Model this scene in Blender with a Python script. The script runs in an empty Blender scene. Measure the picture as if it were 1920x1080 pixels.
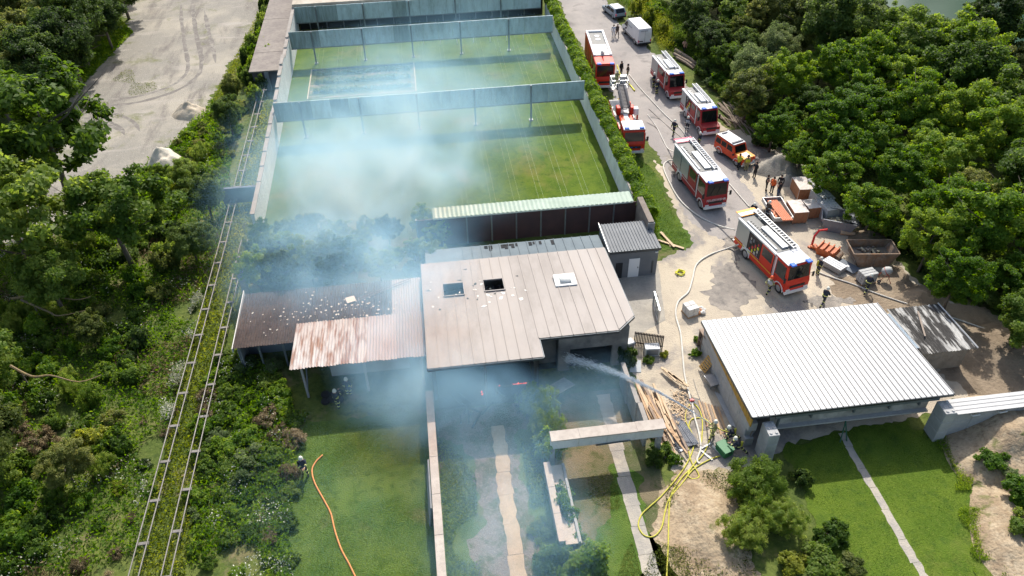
import bpy, bmesh, math, random
import numpy as np
from mathutils import Vector, Matrix, noise as mnoise
from mathutils.geometry import tessellate_polygon
R = math.radians
rng = random.Random(7)
scene = bpy.context.scene
col = scene.collection

# ------------------------------------------------------------------ camera
CAMH = 44.0
FPX = 1462.7068
PITCH, ROLL, YAW = 0.70215575, -0.01866952, 0.11959763
fw = Vector((math.sin(YAW)*math.cos(PITCH), math.cos(YAW)*math.cos(PITCH), -math.sin(PITCH)))
r0 = Vector((math.cos(YAW), -math.sin(YAW), 0)); u0 = r0.cross(fw)
cr = math.cos(ROLL)*r0 + math.sin(ROLL)*u0
cu = -math.sin(ROLL)*r0 + math.cos(ROLL)*u0
cam = bpy.data.cameras.new('camera'); cam_o = bpy.data.objects.new('camera', cam); col.objects.link(cam_o)
M = Matrix((cr, cu, -fw)).transposed().to_4x4(); M.translation = Vector((0, 0, CAMH))
cam_o.matrix_world = M
cam.sensor_width = 36; cam.lens = FPX/1920*36; cam.clip_end = 3000; cam.clip_start = 0.5
scene.camera = cam_o

def at(px, py, z=0.0):
    """a point of the place at height z that the survey of the photograph gives"""
    d = (px-960)/FPX*cr - (py-540)/FPX*cu + fw
    t = (z-CAMH)/d.z
    return Vector((0, 0, CAMH)) + t*d

# ------------------------------------------------------------------ light
SUN_EL, SUN_AZ = R(47), R(14)            # azimuth from +Y towards +X
sd = Vector((math.sin(SUN_AZ)*math.cos(SUN_EL), math.cos(SUN_AZ)*math.cos(SUN_EL), math.sin(SUN_EL)))
sun = bpy.data.lights.new('sun', 'SUN'); sun.energy = 4.3; sun.angle = R(0.6); sun.color = (1, .95, .87)
sun_o = bpy.data.objects.new('sun', sun); col.objects.link(sun_o)
sun_o.rotation_euler = (-sd).to_track_quat('-Z', 'Y').to_euler(); sun_o.location = (20, 40, 60)
w = bpy.data.worlds.new('World'); scene.world = w; w.use_nodes = True
nt = w.node_tree; bg = nt.nodes['Background']
sky = nt.nodes.new('ShaderNodeTexSky'); sky.sky_type = 'NISHITA'; sky.sun_disc = False
sky.sun_elevation = SUN_EL; sky.sun_rotation = SUN_AZ; sky.air_density = 1.3; sky.dust_density = 3.5
nt.links.new(sky.outputs[0], bg.inputs[0]); bg.inputs[1].default_value = 0.15
scene.view_settings.view_transform = 'Standard'; scene.view_settings.look = 'None'
scene.view_settings.exposure = 0.38; scene.view_settings.gamma = 1; scene.view_settings.use_curve_mapping = False
cy = scene.cycles
cy.max_bounces = 6; cy.diffuse_bounces = 3; cy.glossy_bounces = 3; cy.transmission_bounces = 4
cy.transparent_max_bounces = 12; cy.volume_bounces = 2; cy.use_denoising = True
cy.volume_step_rate = 1.0; cy.volume_max_steps = 96

# ------------------------------------------------------------------ materials
MATS = {}
def hexc(c):
    return tuple(c) + (1,) if len(c) == 3 else c
def mat(name, c, rough=.7, metal=0, c2=None, scale=2.0, detail=6, lo=.35, hi=.65, bump=0, bscale=None, coords='Object', spec=.4, stretch=None, emit=None, c3=None, s3=20, a3=.5, fleck=None):
    """principled material: colour c mixed with c2 by noise, optional second fine mix, bump"""
    if name in MATS: return MATS[name]
    m = bpy.data.materials.new(name); m.use_nodes = True; MATS[name] = m
    n = m.node_tree; L = n.links; p = n.nodes['Principled BSDF']
    p.inputs['Roughness'].default_value = rough; p.inputs['Metallic'].default_value = metal
    p.inputs['Specular IOR Level'].default_value = spec
    p.inputs['Base Color'].default_value = hexc(c)
    if emit:
        p.inputs['Emission Color'].default_value = hexc(c); p.inputs['Emission Strength'].default_value = emit
    vec = None
    if c2 is not None or bump or c3 is not None:
        if coords == 'World':
            g = n.nodes.new('ShaderNodeNewGeometry'); vec = g.outputs['Position']
        else:
            t = n.nodes.new('ShaderNodeTexCoord'); vec = t.outputs['Object']
        if stretch:
            mp = n.nodes.new('ShaderNodeMapping'); mp.inputs['Scale'].default_value = stretch
            L.new(vec, mp.inputs[0]); vec = mp.outputs[0]
    out = None
    if c2 is not None:
        t = n.nodes.new('ShaderNodeTexNoise'); t.inputs['Scale'].default_value = scale; t.inputs['Detail'].default_value = detail; t.inputs['Roughness'].default_value = .62
        L.new(vec, t.inputs['Vector'])
        mr = n.nodes.new('ShaderNodeMapRange'); mr.inputs[1].default_value = lo; mr.inputs[2].default_value = hi; L.new(t.outputs[0], mr.inputs[0])
        mx = n.nodes.new('ShaderNodeMix'); mx.data_type = 'RGBA'; mx.inputs[6].default_value = hexc(c); mx.inputs[7].default_value = hexc(c2)
        L.new(mr.outputs[0], mx.inputs[0]); out = mx.outputs[2]
    if c3 is not None:
        t = n.nodes.new('ShaderNodeTexNoise'); t.inputs['Scale'].default_value = s3; t.inputs['Detail'].default_value = 4; t.inputs['Roughness'].default_value = .7
        L.new(vec, t.inputs['Vector'])
        mr = n.nodes.new('ShaderNodeMapRange'); mr.inputs[1].default_value = .45; mr.inputs[2].default_value = .7; mr.inputs[4].default_value = a3; L.new(t.outputs[0], mr.inputs[0])
        mx = n.nodes.new('ShaderNodeMix'); mx.data_type = 'RGBA'; mx.inputs[7].default_value = hexc(c3)
        if out: L.new(out, mx.inputs[6])
        else: mx.inputs[6].default_value = hexc(c)
        L.new(mr.outputs[0], mx.inputs[0]); out = mx.outputs[2]
    if out: L.new(out, p.inputs['Base Color'])
    if bump:
        t = n.nodes.new('ShaderNodeTexNoise'); t.inputs['Scale'].default_value = bscale or scale*4; t.inputs['Detail'].default_value = 5
        L.new(vec, t.inputs['Vector'])
        b = n.nodes.new('ShaderNodeBump'); b.inputs['Strength'].default_value = min(1, bump); b.inputs['Distance'].default_value = .08*max(1, bump)
        L.new(t.outputs[0], b.inputs['Height']); L.new(b.outputs[0], p.inputs['Normal'])
    return m

def leaf_mat(name, a, b, c, trans=.6):
    if name in MATS: return MATS[name]
    m = bpy.data.materials.new(name); m.use_nodes = True; MATS[name] = m
    n = m.node_tree; L = n.links; n.nodes.remove(n.nodes['Principled BSDF']); out = n.nodes['Material Output']
    at_ = n.nodes.new('ShaderNodeAttribute'); at_.attribute_name = 'tone'
    oi = n.nodes.new('ShaderNodeObjectInfo')
    ad = n.nodes.new('ShaderNodeMath'); ad.operation = 'MULTIPLY_ADD'; ad.inputs[1].default_value = .75; L.new(oi.outputs['Random'], ad.inputs[0])
    sb = n.nodes.new('ShaderNodeMath'); sb.operation = 'SUBTRACT'; sb.inputs[1].default_value = .37; L.new(at_.outputs['Fac'], sb.inputs[0]); L.new(sb.outputs[0], ad.inputs[2])
    cr_ = n.nodes.new('ShaderNodeValToRGB'); e = cr_.color_ramp.elements
    e[0].position = .1; e[0].color = hexc(a); e[1].position = .95; e[1].color = hexc(c)
    k = cr_.color_ramp.elements.new(.5); k.color = hexc(b)
    L.new(ad.outputs[0], cr_.inputs[0])
    d = n.nodes.new('ShaderNodeBsdfPrincipled'); d.inputs['Roughness'].default_value = .55; d.inputs['Specular IOR Level'].default_value = .25; L.new(cr_.outputs[0], d.inputs['Base Color'])
    t = n.nodes.new('ShaderNodeBsdfTranslucent'); hs = n.nodes.new('ShaderNodeHueSaturation'); hs.inputs['Hue'].default_value = .48; hs.inputs['Value'].default_value = 1.7; hs.inputs['Saturation'].default_value = 1.1
    L.new(cr_.outputs[0], hs.inputs['Color']); L.new(hs.outputs[0], t.inputs[0])
    mx = n.nodes.new('ShaderNodeMixShader'); mx.inputs[0].default_value = trans
    L.new(d.outputs[0], mx.inputs[1]); L.new(t.outputs[0], mx.inputs[2]); L.new(mx.outputs[0], out.inputs[0])
    return m

def ground_mix(name, layers, bump=.5, bscale=6, rough=.95):
    """layers: [(colour, noise scale, lo, hi)], each laid over the last where its noise is high"""
    if name in MATS: return MATS[name]
    m = bpy.data.materials.new(name); m.use_nodes = True; MATS[name] = m
    n = m.node_tree; L = n.links; p = n.nodes['Principled BSDF']; p.inputs['Roughness'].default_value = rough; p.inputs['Specular IOR Level'].default_value = .15
    g = n.nodes.new('ShaderNodeNewGeometry'); prev = None
    for i, (c, s, lo, hi) in enumerate(layers):
        if prev is None:
            rgb = n.nodes.new('ShaderNodeRGB'); rgb.outputs[0].default_value = hexc(c); prev = rgb.outputs[0]; continue
        mp = n.nodes.new('ShaderNodeMapping'); mp.inputs['Location'].default_value = (i*17.3, i*9.1, 0); L.new(g.outputs['Position'], mp.inputs[0])
        if isinstance(s, tuple): mp.inputs['Scale'].default_value = (s[0], s[1], 1); sc_ = 1.0
        else: sc_ = s
        t = n.nodes.new('ShaderNodeTexNoise'); t.inputs['Scale'].default_value = sc_; t.inputs['Detail'].default_value = 8; t.inputs['Roughness'].default_value = .65; t.inputs['Distortion'].default_value = .3
        L.new(mp.outputs[0], t.inputs['Vector'])
        mr = n.nodes.new('ShaderNodeMapRange'); mr.inputs[1].default_value = lo; mr.inputs[2].default_value = hi; L.new(t.outputs[0], mr.inputs[0])
        mx = n.nodes.new('ShaderNodeMix'); mx.data_type = 'RGBA'; mx.inputs[7].default_value = hexc(c); L.new(prev, mx.inputs[6]); L.new(mr.outputs[0], mx.inputs[0]); prev = mx.outputs[2]
    L.new(prev, p.inputs['Base Color'])
    if bump:
        t = n.nodes.new('ShaderNodeTexNoise'); t.inputs['Scale'].default_value = bscale; t.inputs['Detail'].default_value = 6; L.new(g.outputs['Position'], t.inputs['Vector'])
        b = n.nodes.new('ShaderNodeBump'); b.inputs['Strength'].default_value = bump; b.inputs['Distance'].default_value = .12; L.new(t.outputs[0], b.inputs['Height']); L.new(b.outputs[0], p.inputs['Normal'])
    return m

# ------------------------------------------------------------------ helpers
def tag(o, label=None, cat=None, group=None, kind=None):
    if label: o['label'] = label
    if cat: o['category'] = cat
    if group: o['group'] = group
    if kind: o['kind'] = kind
    return o
def thing(name, label, cat, loc=(0, 0, 0), rz=0, group=None):
    o = bpy.data.objects.new(name, None); col.objects.link(o); o.empty_display_size = .3
    o.location = loc; o.rotation_euler = (0, 0, rz)
    return tag(o, label, cat, group)
def link(name, me, parent=None, loc=None, rz=None):
    o = bpy.data.objects.new(name, me); col.objects.link(o)
    if parent: o.parent = parent
    if loc is not None: o.location = loc
    if rz is not None: o.rotation_euler = (0, 0, rz)
    return o
def copy_tree(o, parent=None):
    c = o.copy(); col.objects.link(c)
    if parent: c.parent = parent
    for ch in o.children: copy_tree(ch, c)
    return c

class MB:
    def __init__(s): s.bm = bmesh.new()
    def box(s, c, d, rot=None, bev=0, taper=None):
        b = bmesh.new(); bmesh.ops.create_cube(b, size=1)
        for v in b.verts:
            v.co = Vector((v.co.x*d[0], v.co.y*d[1], v.co.z*d[2]))
            if taper and v.co.z > 0: v.co.x *= taper; v.co.y *= taper
        if bev: bmesh.ops.bevel(b, geom=b.edges[:], offset=bev, segments=1, affect='EDGES')
        if rot is not None:
            if isinstance(rot, (int, float)): rot = Matrix.Rotation(rot, 3, 'Z')
            bmesh.ops.rotate(b, verts=b.verts, matrix=rot)
        bmesh.ops.translate(b, verts=b.verts, vec=Vector(c)); return s.add(b)
    def span(s, x0, x1, y0, y1, z0, z1, bev=0):
        return s.box(((x0+x1)/2, (y0+y1)/2, (z0+z1)/2), (abs(x1-x0), abs(y1-y0), abs(z1-z0)), bev=bev)
    def add(s, b):
        me = bpy.data.meshes.new('tmp'); b.to_mesh(me); b.free(); s.bm.from_mesh(me); bpy.data.meshes.remove(me); return s
    def tube(s, pts, r, n=8, cap=True):
        pts = [Vector(p) for p in pts]; rs = r if isinstance(r, (list, tuple)) else [r]*len(pts)
        rings = []; prevx = None
        for i, p in enumerate(pts):
            d = (pts[min(i+1, len(pts)-1)] - pts[max(i-1, 0)])
            if d.length < 1e-6: d = Vector((0, 0, 1))
            d.normalize()
            x = prevx - d*prevx.dot(d) if prevx else d.orthogonal()
            if x.length < 1e-4: x = d.orthogonal()
            x.normalize(); y = d.cross(x); prevx = x
            rings.append([s.bm.verts.new(p + (x*math.cos(2*math.pi*k/n) + y*math.sin(2*math.pi*k/n))*rs[i]) for k in range(n)])
        for a, b in zip(rings, rings[1:]):
            for k in range(n): s.bm.faces.new((a[k], a[(k+1) % n], b[(k+1) % n], b[k]))
        if cap:
            s.bm.faces.new(rings[0][::-1]); s.bm.faces.new(rings[-1])
        return s
    def prism(s, pts, y0, y1, axis='Y'):
        """outline in (x,z) pushed from y0 to y1 (axis Y), in (x,y) along z (axis Z), in (y,z) along x (axis X)"""
        f = {'Y': lambda p, t: (p[0], t, p[1]), 'Z': lambda p, t: (p[0], p[1], t), 'X': lambda p, t: (t, p[0], p[1])}[axis]
        a = [s.bm.verts.new(f(p, y0)) for p in pts]; b = [s.bm.verts.new(f(p, y1)) for p in pts]
        n = len(pts)
        for k in range(n): s.bm.faces.new((a[k], a[(k+1) % n], b[(k+1) % n], b[k]))
        s.bm.faces.new(a[::-1]); s.bm.faces.new(b); return s
    def lathe(s, prof, o=(0, 0, 0), n=16, axis='Z'):
        o = Vector(o); rings = []
        for (r, h) in prof:
            ring = []
            for k in range(n):
                a = 2*math.pi*k/n; c, q = r*math.cos(a), r*math.sin(a)
                ring.append(s.bm.verts.new(o + Vector({'Z': (c, q, h), 'Y': (c, h, q), 'X': (h, c, q)}[axis])))
            rings.append(ring)
        for a, b in zip(rings, rings[1:]):
            for k in range(n): s.bm.faces.new((a[k], a[(k+1) % n], b[(k+1) % n], b[k]))
        s.bm.faces.new(rings[0][::-1]); s.bm.faces.new(rings[-1]); return s
    def blob(s, c, d, seed=0, sub=2, amp=.25, freq=1.5):
        b = bmesh.new(); bmesh.ops.create_icosphere(b, subdivisions=sub, radius=1)
        for v in b.verts:
            k = 1 + amp*mnoise.noise(v.co*freq + Vector((seed*3.1, seed*1.7, seed)))
            v.co = Vector((v.co.x*d[0], v.co.y*d[1], v.co.z*d[2]))*k + Vector(c)
        return s.add(b)
    def face(s, pts):
        s.bm.faces.new([s.bm.verts.new(p) for p in pts]); return s
    def mesh(s, name, m, smooth=False):
        bmesh.ops.recalc_face_normals(s.bm, faces=s.bm.faces)
        me = bpy.data.meshes.new(name); s.bm.to_mesh(me); s.bm.free()
        if m: me.materials.append(m)
        if smooth:
            me.polygons.foreach_set('use_smooth', [True]*len(me.polygons))
        return me
    def build(s, name, m, parent=None, loc=None, rz=None, smooth=False):
        return link(name, s.mesh(name, m, smooth), parent, loc, rz)

def slab_quad(p, t):
    """thin plate from four corners (top), thickness t downwards"""
    mb = MB(); top = [mb.bm.verts.new(q) for q in p]; bot = [mb.bm.verts.new((q[0], q[1], q[2]-t)) for q in p]
    n = len(p); mb.bm.faces.new(top); mb.bm.faces.new(bot[::-1])
    for k in range(n): mb.bm.faces.new((top[k], bot[k], bot[(k+1) % n], top[(k+1) % n]))
    return mb
def smooth_path(pts, k=6):
    pts = [Vector(p) for p in pts]; out = []
    for i in range(len(pts)-1):
        p0, p1, p2, p3 = pts[max(i-1, 0)], pts[i], pts[i+1], pts[min(i+2, len(pts)-1)]
        for j in range(k):
            t = j/k
            out.append(.5*((2*p1) + (p2-p0)*t + (2*p0-5*p1+4*p2-p3)*t*t + (3*p1-p0-3*p2+p3)*t**3))
    out.append(pts[-1]); return out
def sheet(name, pts, z, m, jag=.25, seed=1, step=.3, kind='structure', world=False):
    """a flat ground sheet with a ragged outline"""
    P = [Vector(p).to_2d() if world else at(*p).to_2d() for p in pts]; out = []
    for a, b in zip(P, P[1:]+P[:1]):
        n = max(1, int((b-a).length/step)); t = (b-a).normalized() if (b-a).length > 0 else Vector((1, 0)); nrm = Vector((-t.y, t.x))
        for i in range(n):
            q = a.lerp(b, i/n)
            out.append(q + nrm*jag*(mnoise.noise(Vector((q.x*.5, q.y*.5, seed)))+.7*mnoise.noise(Vector((q.x*1.7, q.y*1.7, seed+9)))+.45*mnoise.noise(Vector((q.x*4.3, q.y*4.3, seed+19)))))
    tri = tessellate_polygon([[Vector((q.x, q.y, 0)) for q in out]])
    me = bpy.data.meshes.new(name); me.from_pydata([(q.x, q.y, z) for q in out], [], [t for t in tri]); me.update()
    b = bmesh.new(); b.from_mesh(me); bmesh.ops.recalc_face_normals(b, faces=b.faces)
    if sum(f.normal.z for f in b.faces) < 0: bmesh.ops.reverse_faces(b, faces=b.faces)
    b.to_mesh(me); b.free(); me.materials.append(m)
    return tag(link(name, me), kind=kind)
def text_mesh(s, size, m, name='lettering', ext=.004):
    c = bpy.data.curves.new(name, 'FONT'); c.body = s; c.size = size; c.align_x = 'CENTER'; c.align_y = 'CENTER'; c.extrude = ext; c.resolution_u = 2
    o = bpy.data.objects.new('tmp', c); col.objects.link(o); bpy.context.view_layer.update()
    me = bpy.data.meshes.new_from_object(o.evaluated_get(bpy.context.evaluated_depsgraph_get())); bpy.data.objects.remove(o); bpy.data.curves.remove(c)
    me.materials.clear(); me.materials.append(m); me.name = name; return me
# ------------------------------------------------------------------ ground, river
SOIL = (.16, .115, .075)
m_ground = ground_mix('ground_weeds', [((.07, .1, .022), 1, 0, 1), ((.12, .145, .035), .25, .45, .6), ((.19, .155, .085), .35, .54, .68), ((.045, .07, .018), 1.6, .5, .68), ((.14, .165, .05), 5, .55, .75)], bump=1, bscale=3)
def river_d(x, y):      # signed distance from the river's near bank, positive over the water
    a, b = Vector((77.5, 150.0)), Vector((75.0, 78.0)); t = (b-a).normalized(); n = Vector((-t.y, t.x))
    return (Vector((x, y))-a).dot(n) + 1.5*math.sin(y*.13)
def ground_z(x, y):
    d = river_d(x, y); z = 0.0
    if d > -6: z -= 2.6*min(1, (d+6)/6)
    if d > 15: z += 3.2*min(1, (d-15)/6)
    return z
xs = np.concatenate([np.linspace(-900, -80, 12), np.arange(-72, 60, 3.0), np.arange(60, 126, 2.0), np.linspace(140, 900, 12)])
ys = np.concatenate([np.linspace(-300, 0, 8), np.arange(8, 180, 3.0), np.linspace(190, 1500, 14)])
gv = [(x, y, ground_z(x, y)) for y in ys for x in xs]
nx = len(xs); gf = [(j*nx+i, j*nx+i+1, (j+1)*nx+i+1, (j+1)*nx+i) for j in range(len(ys)-1) for i in range(nx-1)]
me = bpy.data.meshes.new('ground'); me.from_pydata(gv, [], gf); me.materials.append(m_ground); me.polygons.foreach_set('use_smooth', [True]*len(gf))
tag(link('ground', me), kind='structure')
m_water = mat('river_water', (.016, .05, .03), rough=.3, c2=(.024, .065, .04), scale=.15, bump=.15, bscale=2, coords='World', spec=.25)
a, b = Vector((77.5, 150.0)), Vector((75.0, 78.0)); t = (b-a).normalized(); nn = Vector((-t.y, t.x))
q = [a - t*60 + nn*-3, b + t*80 + nn*-3, b + t*80 + nn*19, a - t*60 + nn*19]
me = bpy.data.meshes.new('river'); me.from_pydata([(p.x, p.y, -1.7) for p in q], [], [(0, 1, 2, 3)]); me.materials.append(m_water)
tag(link('river', me), kind='structure')

# ------------------------------------------------------------------ ground sheets
m_gravel = ground_mix('gravel_lot', [((.25, .235, .205), 1, 0, 1), ((.35, .32, .265), .12, .45, .62), ((.17, .155, .14), (.45, .1), .5, .66), ((.36, .33, .29), (.1, .4), .56, .7), ((.15, .16, .07), .22, .56, .7), ((.36, .335, .3), 3, .55, .75), ((.16, .15, .14), 9, .6, .75)], bump=.8, bscale=7)
m_yard = ground_mix('sandy_yard', [((.41, .355, .28), 1, 0, 1), ((.5, .435, .335), .16, .42, .6), ((.25, .23, .215), .13, .53, .6), ((.3, .265, .22), .35, .56, .68), ((.52, .46, .36), .7, .58, .78), ((.2, .18, .15), 4.5, .6, .8), ((.3, .26, .2), 14, .5, .8)], bump=.5, bscale=8)
m_asph = ground_mix('old_asphalt', [((.28, .26, .245), 1, 0, 1), ((.35, .32, .295), .2, .42, .62), ((.2, .185, .175), .35, .56, .7), ((.33, .3, .27), 1.4, .6, .8), ((.15, .14, .135), 12, .55, .8)], bump=.35, bscale=12)
m_lawn = ground_mix('range_lawn', [((.068, .118, .012), 1, 0, 1), ((.1, .15, .016), .35, .4, .6), ((.15, .15, .04), .14, .54, .68), ((.048, .092, .012), 1.1, .5, .7), ((.125, .165, .028), 5, .52, .75)], bump=.6, bscale=14)
m_lawn2 = ground_mix('rough_lawn', [((.06, .115, .02), 1, 0, 1), ((.1, .155, .03), .3, .4, .6), ((.14, .135, .055), .2, .58, .72), ((.045, .09, .015), 1.3, .5, .7), ((.12, .155, .04), 6, .52, .75)], bump=.9, bscale=12)
m_dry = ground_mix('dry_lane', [((.10, .11, .05), 1, 0, 1), ((.19, .155, .095), .3, .42, .6), ((.06, .085, .025), .7, .5, .65), ((.24, .2, .14), 5, .56, .8)], bump=.7, bscale=12)
m_sand = ground_mix('pale_soil', [((.37, .29, .195), 1, 0, 1), ((.27, .2, .13), .35, .42, .6), ((.46, .38, .27), 1.1, .5, .7), ((.17, .125, .085), 2.2, .54, .7), ((.1, .12, .035), .5, .58, .66), ((.22, .17, .11), 7, .5, .75)], bump=1, bscale=3.5)
m_soil = ground_mix('brown_soil', [((.2, .155, .11), 1, 0, 1), ((.29, .23, .165), .2, .42, .62), ((.13, .1, .07), .5, .52, .7), ((.34, .28, .2), 2.5, .58, .8)], bump=1, bscale=4)
m_lanegrav = ground_mix('lane_gravel', [((.19, .175, .16), 1, 0, 1), ((.08, .1, .03), .45, .48, .58), ((.3, .28, .26), 6, .52, .7), ((.09, .11, .035), 1.3, .52, .62), ((.13, .115, .105), 13, .5, .75)], bump=1, bscale=10)
m_conc = mat('old_concrete', (.36, .33, .28), rough=.9, c2=(.27, .25, .22), scale=.7, c3=(.2, .19, .17), s3=4, a3=.5, bump=.3, bscale=9, coords='World')
m_concpath = ground_mix('worn_concrete_path', [((.4, .36, .3), 1, 0, 1), ((.3, .28, .25), .5, .45, .6), ((.47, .43, .35), 1.5, .55, .75), ((.2, .19, .16), 5, .6, .8)], bump=.4, bscale=9)

sheet('gravel_lot', [(250, -40), (500, -40), (490, 40), (440, 110), (412, 165), (392, 195), (335, 262), (275, 320), (200, 375), (60, 470), (-80, 520), (-80, 330), (60, 245), (110, 190), (180, 112), (235, 60)], .012, m_gravel, jag=1.6, seed=3)
sheet('lot_verge', [(228, 45), (250, 60), (185, 125), (118, 200), (60, 250), (52, 236), (100, 185), (170, 105)], .020, m_lawn2, jag=.8, seed=4)
sheet('asphalt_road', [(1040, -45), (1128, -45), (1140, 10), (1170, 55), (1232, 105), (1240, 150), (1290, 205), (1345, 265), (1385, 330), (1450, 420), (1400, 470), (1330, 440), (1280, 400), (1250, 330), (1225, 280), (1190, 240), (1120, 130), (1060, 40)], .016, m_asph, jag=.5, seed=5)
sheet('yard', [(1225, 300), (1250, 315), (1262, 270), (1230, 150), (1260, 120), (1310, 190), (1360, 240), (1440, 265), (1520, 290), (1560, 380), (1640, 440), (1700, 505), (1760, 560), (1850, 590), (1990, 650), (1990, 760), (1800, 745), (1700, 790), (1480, 830), (1440, 870), (1330, 890), (1262, 880), (1245, 830), (1215, 760), (1190, 700), (1150, 650), (1160, 560), (1175, 500), (1240, 488), (1296, 462), (1270, 400)], .012, m_yard, jag=.5, seed=6)
sheet('brown_track', [(1560, 520), (1680, 500), (1760, 560), (1850, 590), (1990, 650), (1990, 770), (1840, 745), (1760, 700), (1690, 590), (1560, 560)], .018, m_soil, jag=.9, seed=8)
sheet('range_lawn', [(-16.4, 60.5), (19, 60.5), (19, 112), (-16.4, 112)], .012, m_lawn, jag=0, world=True)
sheet('left_lawn', [(-11.6, 20), (-1.75, 20), (-1.75, 38.5), (-10.8, 39), (-12, 34)], .012, m_lawn2, jag=.5, seed=9, world=True)
sheet('middle_lane', [(-1.2, 18), (5.9, 18), (6.4, 38.5), (-1.2, 38.5)], .012, m_lanegrav, jag=0, world=True)
sheet('middle_lane_weeds', [(-1.2, 18), (.5, 18), (.8, 24), (.2, 27.5), (1.3, 28.5), (1.2, 33), (.4, 35), (-1.2, 36)], .017, m_lawn2, jag=.5, seed=12, world=True)
sheet('middle_lane_bank', [(5.9, 18), (4.6, 19), (4.2, 25), (4.7, 29), (4.1, 33), (4.6, 36), (6.4, 36)], .017, m_lawn2, jag=.5, seed=13, world=True)
sheet('right_lane', [(6.2, 18), (13.2, 18), (13.8, 33), (13, 38.8), (6.6, 38.8)], .012, m_dry, jag=.1, seed=14, world=True)
sheet('right_lane_grass', [(8.6, 18), (13.2, 18), (12.7, 24), (11.6, 27), (12, 31), (10.6, 32), (9.4, 28), (8, 26), (7.2, 22)], .017, m_lawn2, jag=.6, seed=15, world=True)
sheet('pale_bank', [(1262, 878), (1330, 886), (1360, 880), (1400, 1000), (1420, 1120), (1190, 1120), (1220, 1000)], .017, m_sand, jag=.6, seed=16)
sheet('far_right_lane', [(1478, 838), (1600, 800), (1700, 790), (1790, 850), (1850, 1000), (1900, 1120), (1560, 1120), (1520, 960)], .02, m_lawn, jag=.6, seed=17)
sheet('roadside_verge', [(1190, 290), (1222, 312), (1240, 350), (1262, 400), (1300, 455), (1285, 468), (1240, 470), (1220, 420), (1190, 350)], .02, m_lawn2, jag=.5, seed=18)
sheet('hut_apron', [(1150, 500), (1233, 495), (1240, 540), (1248, 600), (1175, 640), (1130, 560)], .02, m_conc, jag=.08, seed=19)

def strip_path(name, x0, x1, wdt, y0, y1, seed, m=m_concpath, z=.024, wob=.12):
    """old concrete walkway laid as short slabs, every slab a piece of its own"""
    o = thing(name, None, None); o['kind'] = 'structure'
    y = y0; k = 0; rr = random.Random(seed)
    while y < y1-.3:
        L = min(rr.uniform(1.5, 2.6), y1-y); t = (y-y0)/(y1-y0); xc = x0+(x1-x0)*t+rr.uniform(-.05, .05); ww = wdt*rr.uniform(.9, 1.08)
        n = 6; pl = []
        for i in range(n): pl.append((xc-ww/2+wob*mnoise.noise(Vector((y+i, seed, 1))), y+L*i/(n-1)-.02*(i == n-1)))
        for i in range(n-1, -1, -1): pl.append((xc+ww/2+wob*mnoise.noise(Vector((y+i, seed, 7))), y+L*i/(n-1)-.02*(i == n-1)))
        MB().prism(pl, -.05, z+rr.uniform(0, .02), 'Z').build('slab', m, o); y += L; k += 1
    return o
strip_path('dirt_path', 3.0, 3.1, .95, 18, 36.5, 3, m=ground_mix('beige_path', [((.42, .36, .26), 1, 0, 1), ((.34, .29, .2), .7, .45, .65), ((.5, .44, .34), 3, .5, .75)], bump=.3, bscale=9), z=.026, wob=.16)
strip_path('concrete_path', 11.0, 11.3, .95, 18, 38.5, 5)
lane0, lane1 = at(1578, 812), at(1745, 1105)
strip_path("lane_path", lane1.x, lane0.x, .55, lane1.y, lane0.y, 8)

# damp ground round the pumps and couplings
m_wet = ground_mix('damp_ground', [((.19, .17, .15), 1, 0, 1), ((.27, .24, .205), .6, .45, .6), ((.13, .12, .11), 1.4, .5, .65), ((.3, .27, .23), 7, .55, .75)], bump=.4, bscale=8, rough=.6)
for k, pts in enumerate(([(1325, 505), (1372, 492), (1400, 512), (1420, 545), (1385, 590), (1345, 580), (1318, 548)], [(1365, 455), (1392, 440), (1402, 470), (1380, 490)], [(1280, 745), (1310, 748), (1322, 800), (1305, 850), (1285, 830)], [(1240, 292), (1275, 290), (1285, 320), (1262, 335)], [(1500, 560), (1560, 545), (1600, 560), (1540, 585)])): sheet('damp_patch', pts, .024+.001*k, m_wet, jag=.9, seed=30+k)
# wheel tracks worn into the gravel lot
m_track = ground_mix('wheel_track', [((.18, .165, .15), 1, 0, 1), ((.28, .26, .23), .8, .45, .6), ((.14, .13, .12), 3, .5, .7)], bump=.6, bscale=8)
def track(pts, wd, seed):
    P = smooth_path([at(*p) for p in pts], 8)
    for s in (-1, 1):
        L_ = []; R_ = []
        for i, p in enumerate(P):
            d = (P[min(i+1, len(P)-1)]-P[max(i-1, 0)]).normalized(); n = Vector((-d.y, d.x, 0)); c = p+n*s*.85; w_ = wd*(.6+.9*abs(mnoise.noise(Vector((p.x*.4, p.y*.4, seed+s)))))*min(1, i/4, (len(P)-1-i)/4)+.01
            L_.append(c+n*w_); R_.append(c-n*w_)
        n_ = len(P); me = bpy.data.meshes.new('wheel_track'); me.from_pydata([(q.x, q.y, .018+.002*(seed % 3)) for q in L_+R_], [], [(i, n_+i, n_+i+1, i+1) for i in range(n_-1)]); me.materials.append(m_track)
        tag(link('wheel_track', me), kind='structure')
for k, pts in enumerate(([(350, 5), (352, 40), (358, 80), (365, 125), (350, 150), (315, 170), (250, 188), (190, 192)], [(372, 20), (380, 60), (388, 95), (392, 120)], [(160, 215), (200, 218), (235, 232), (248, 250)], [(150, 236), (190, 240), (215, 252)])): track(pts, .3, k)
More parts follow.
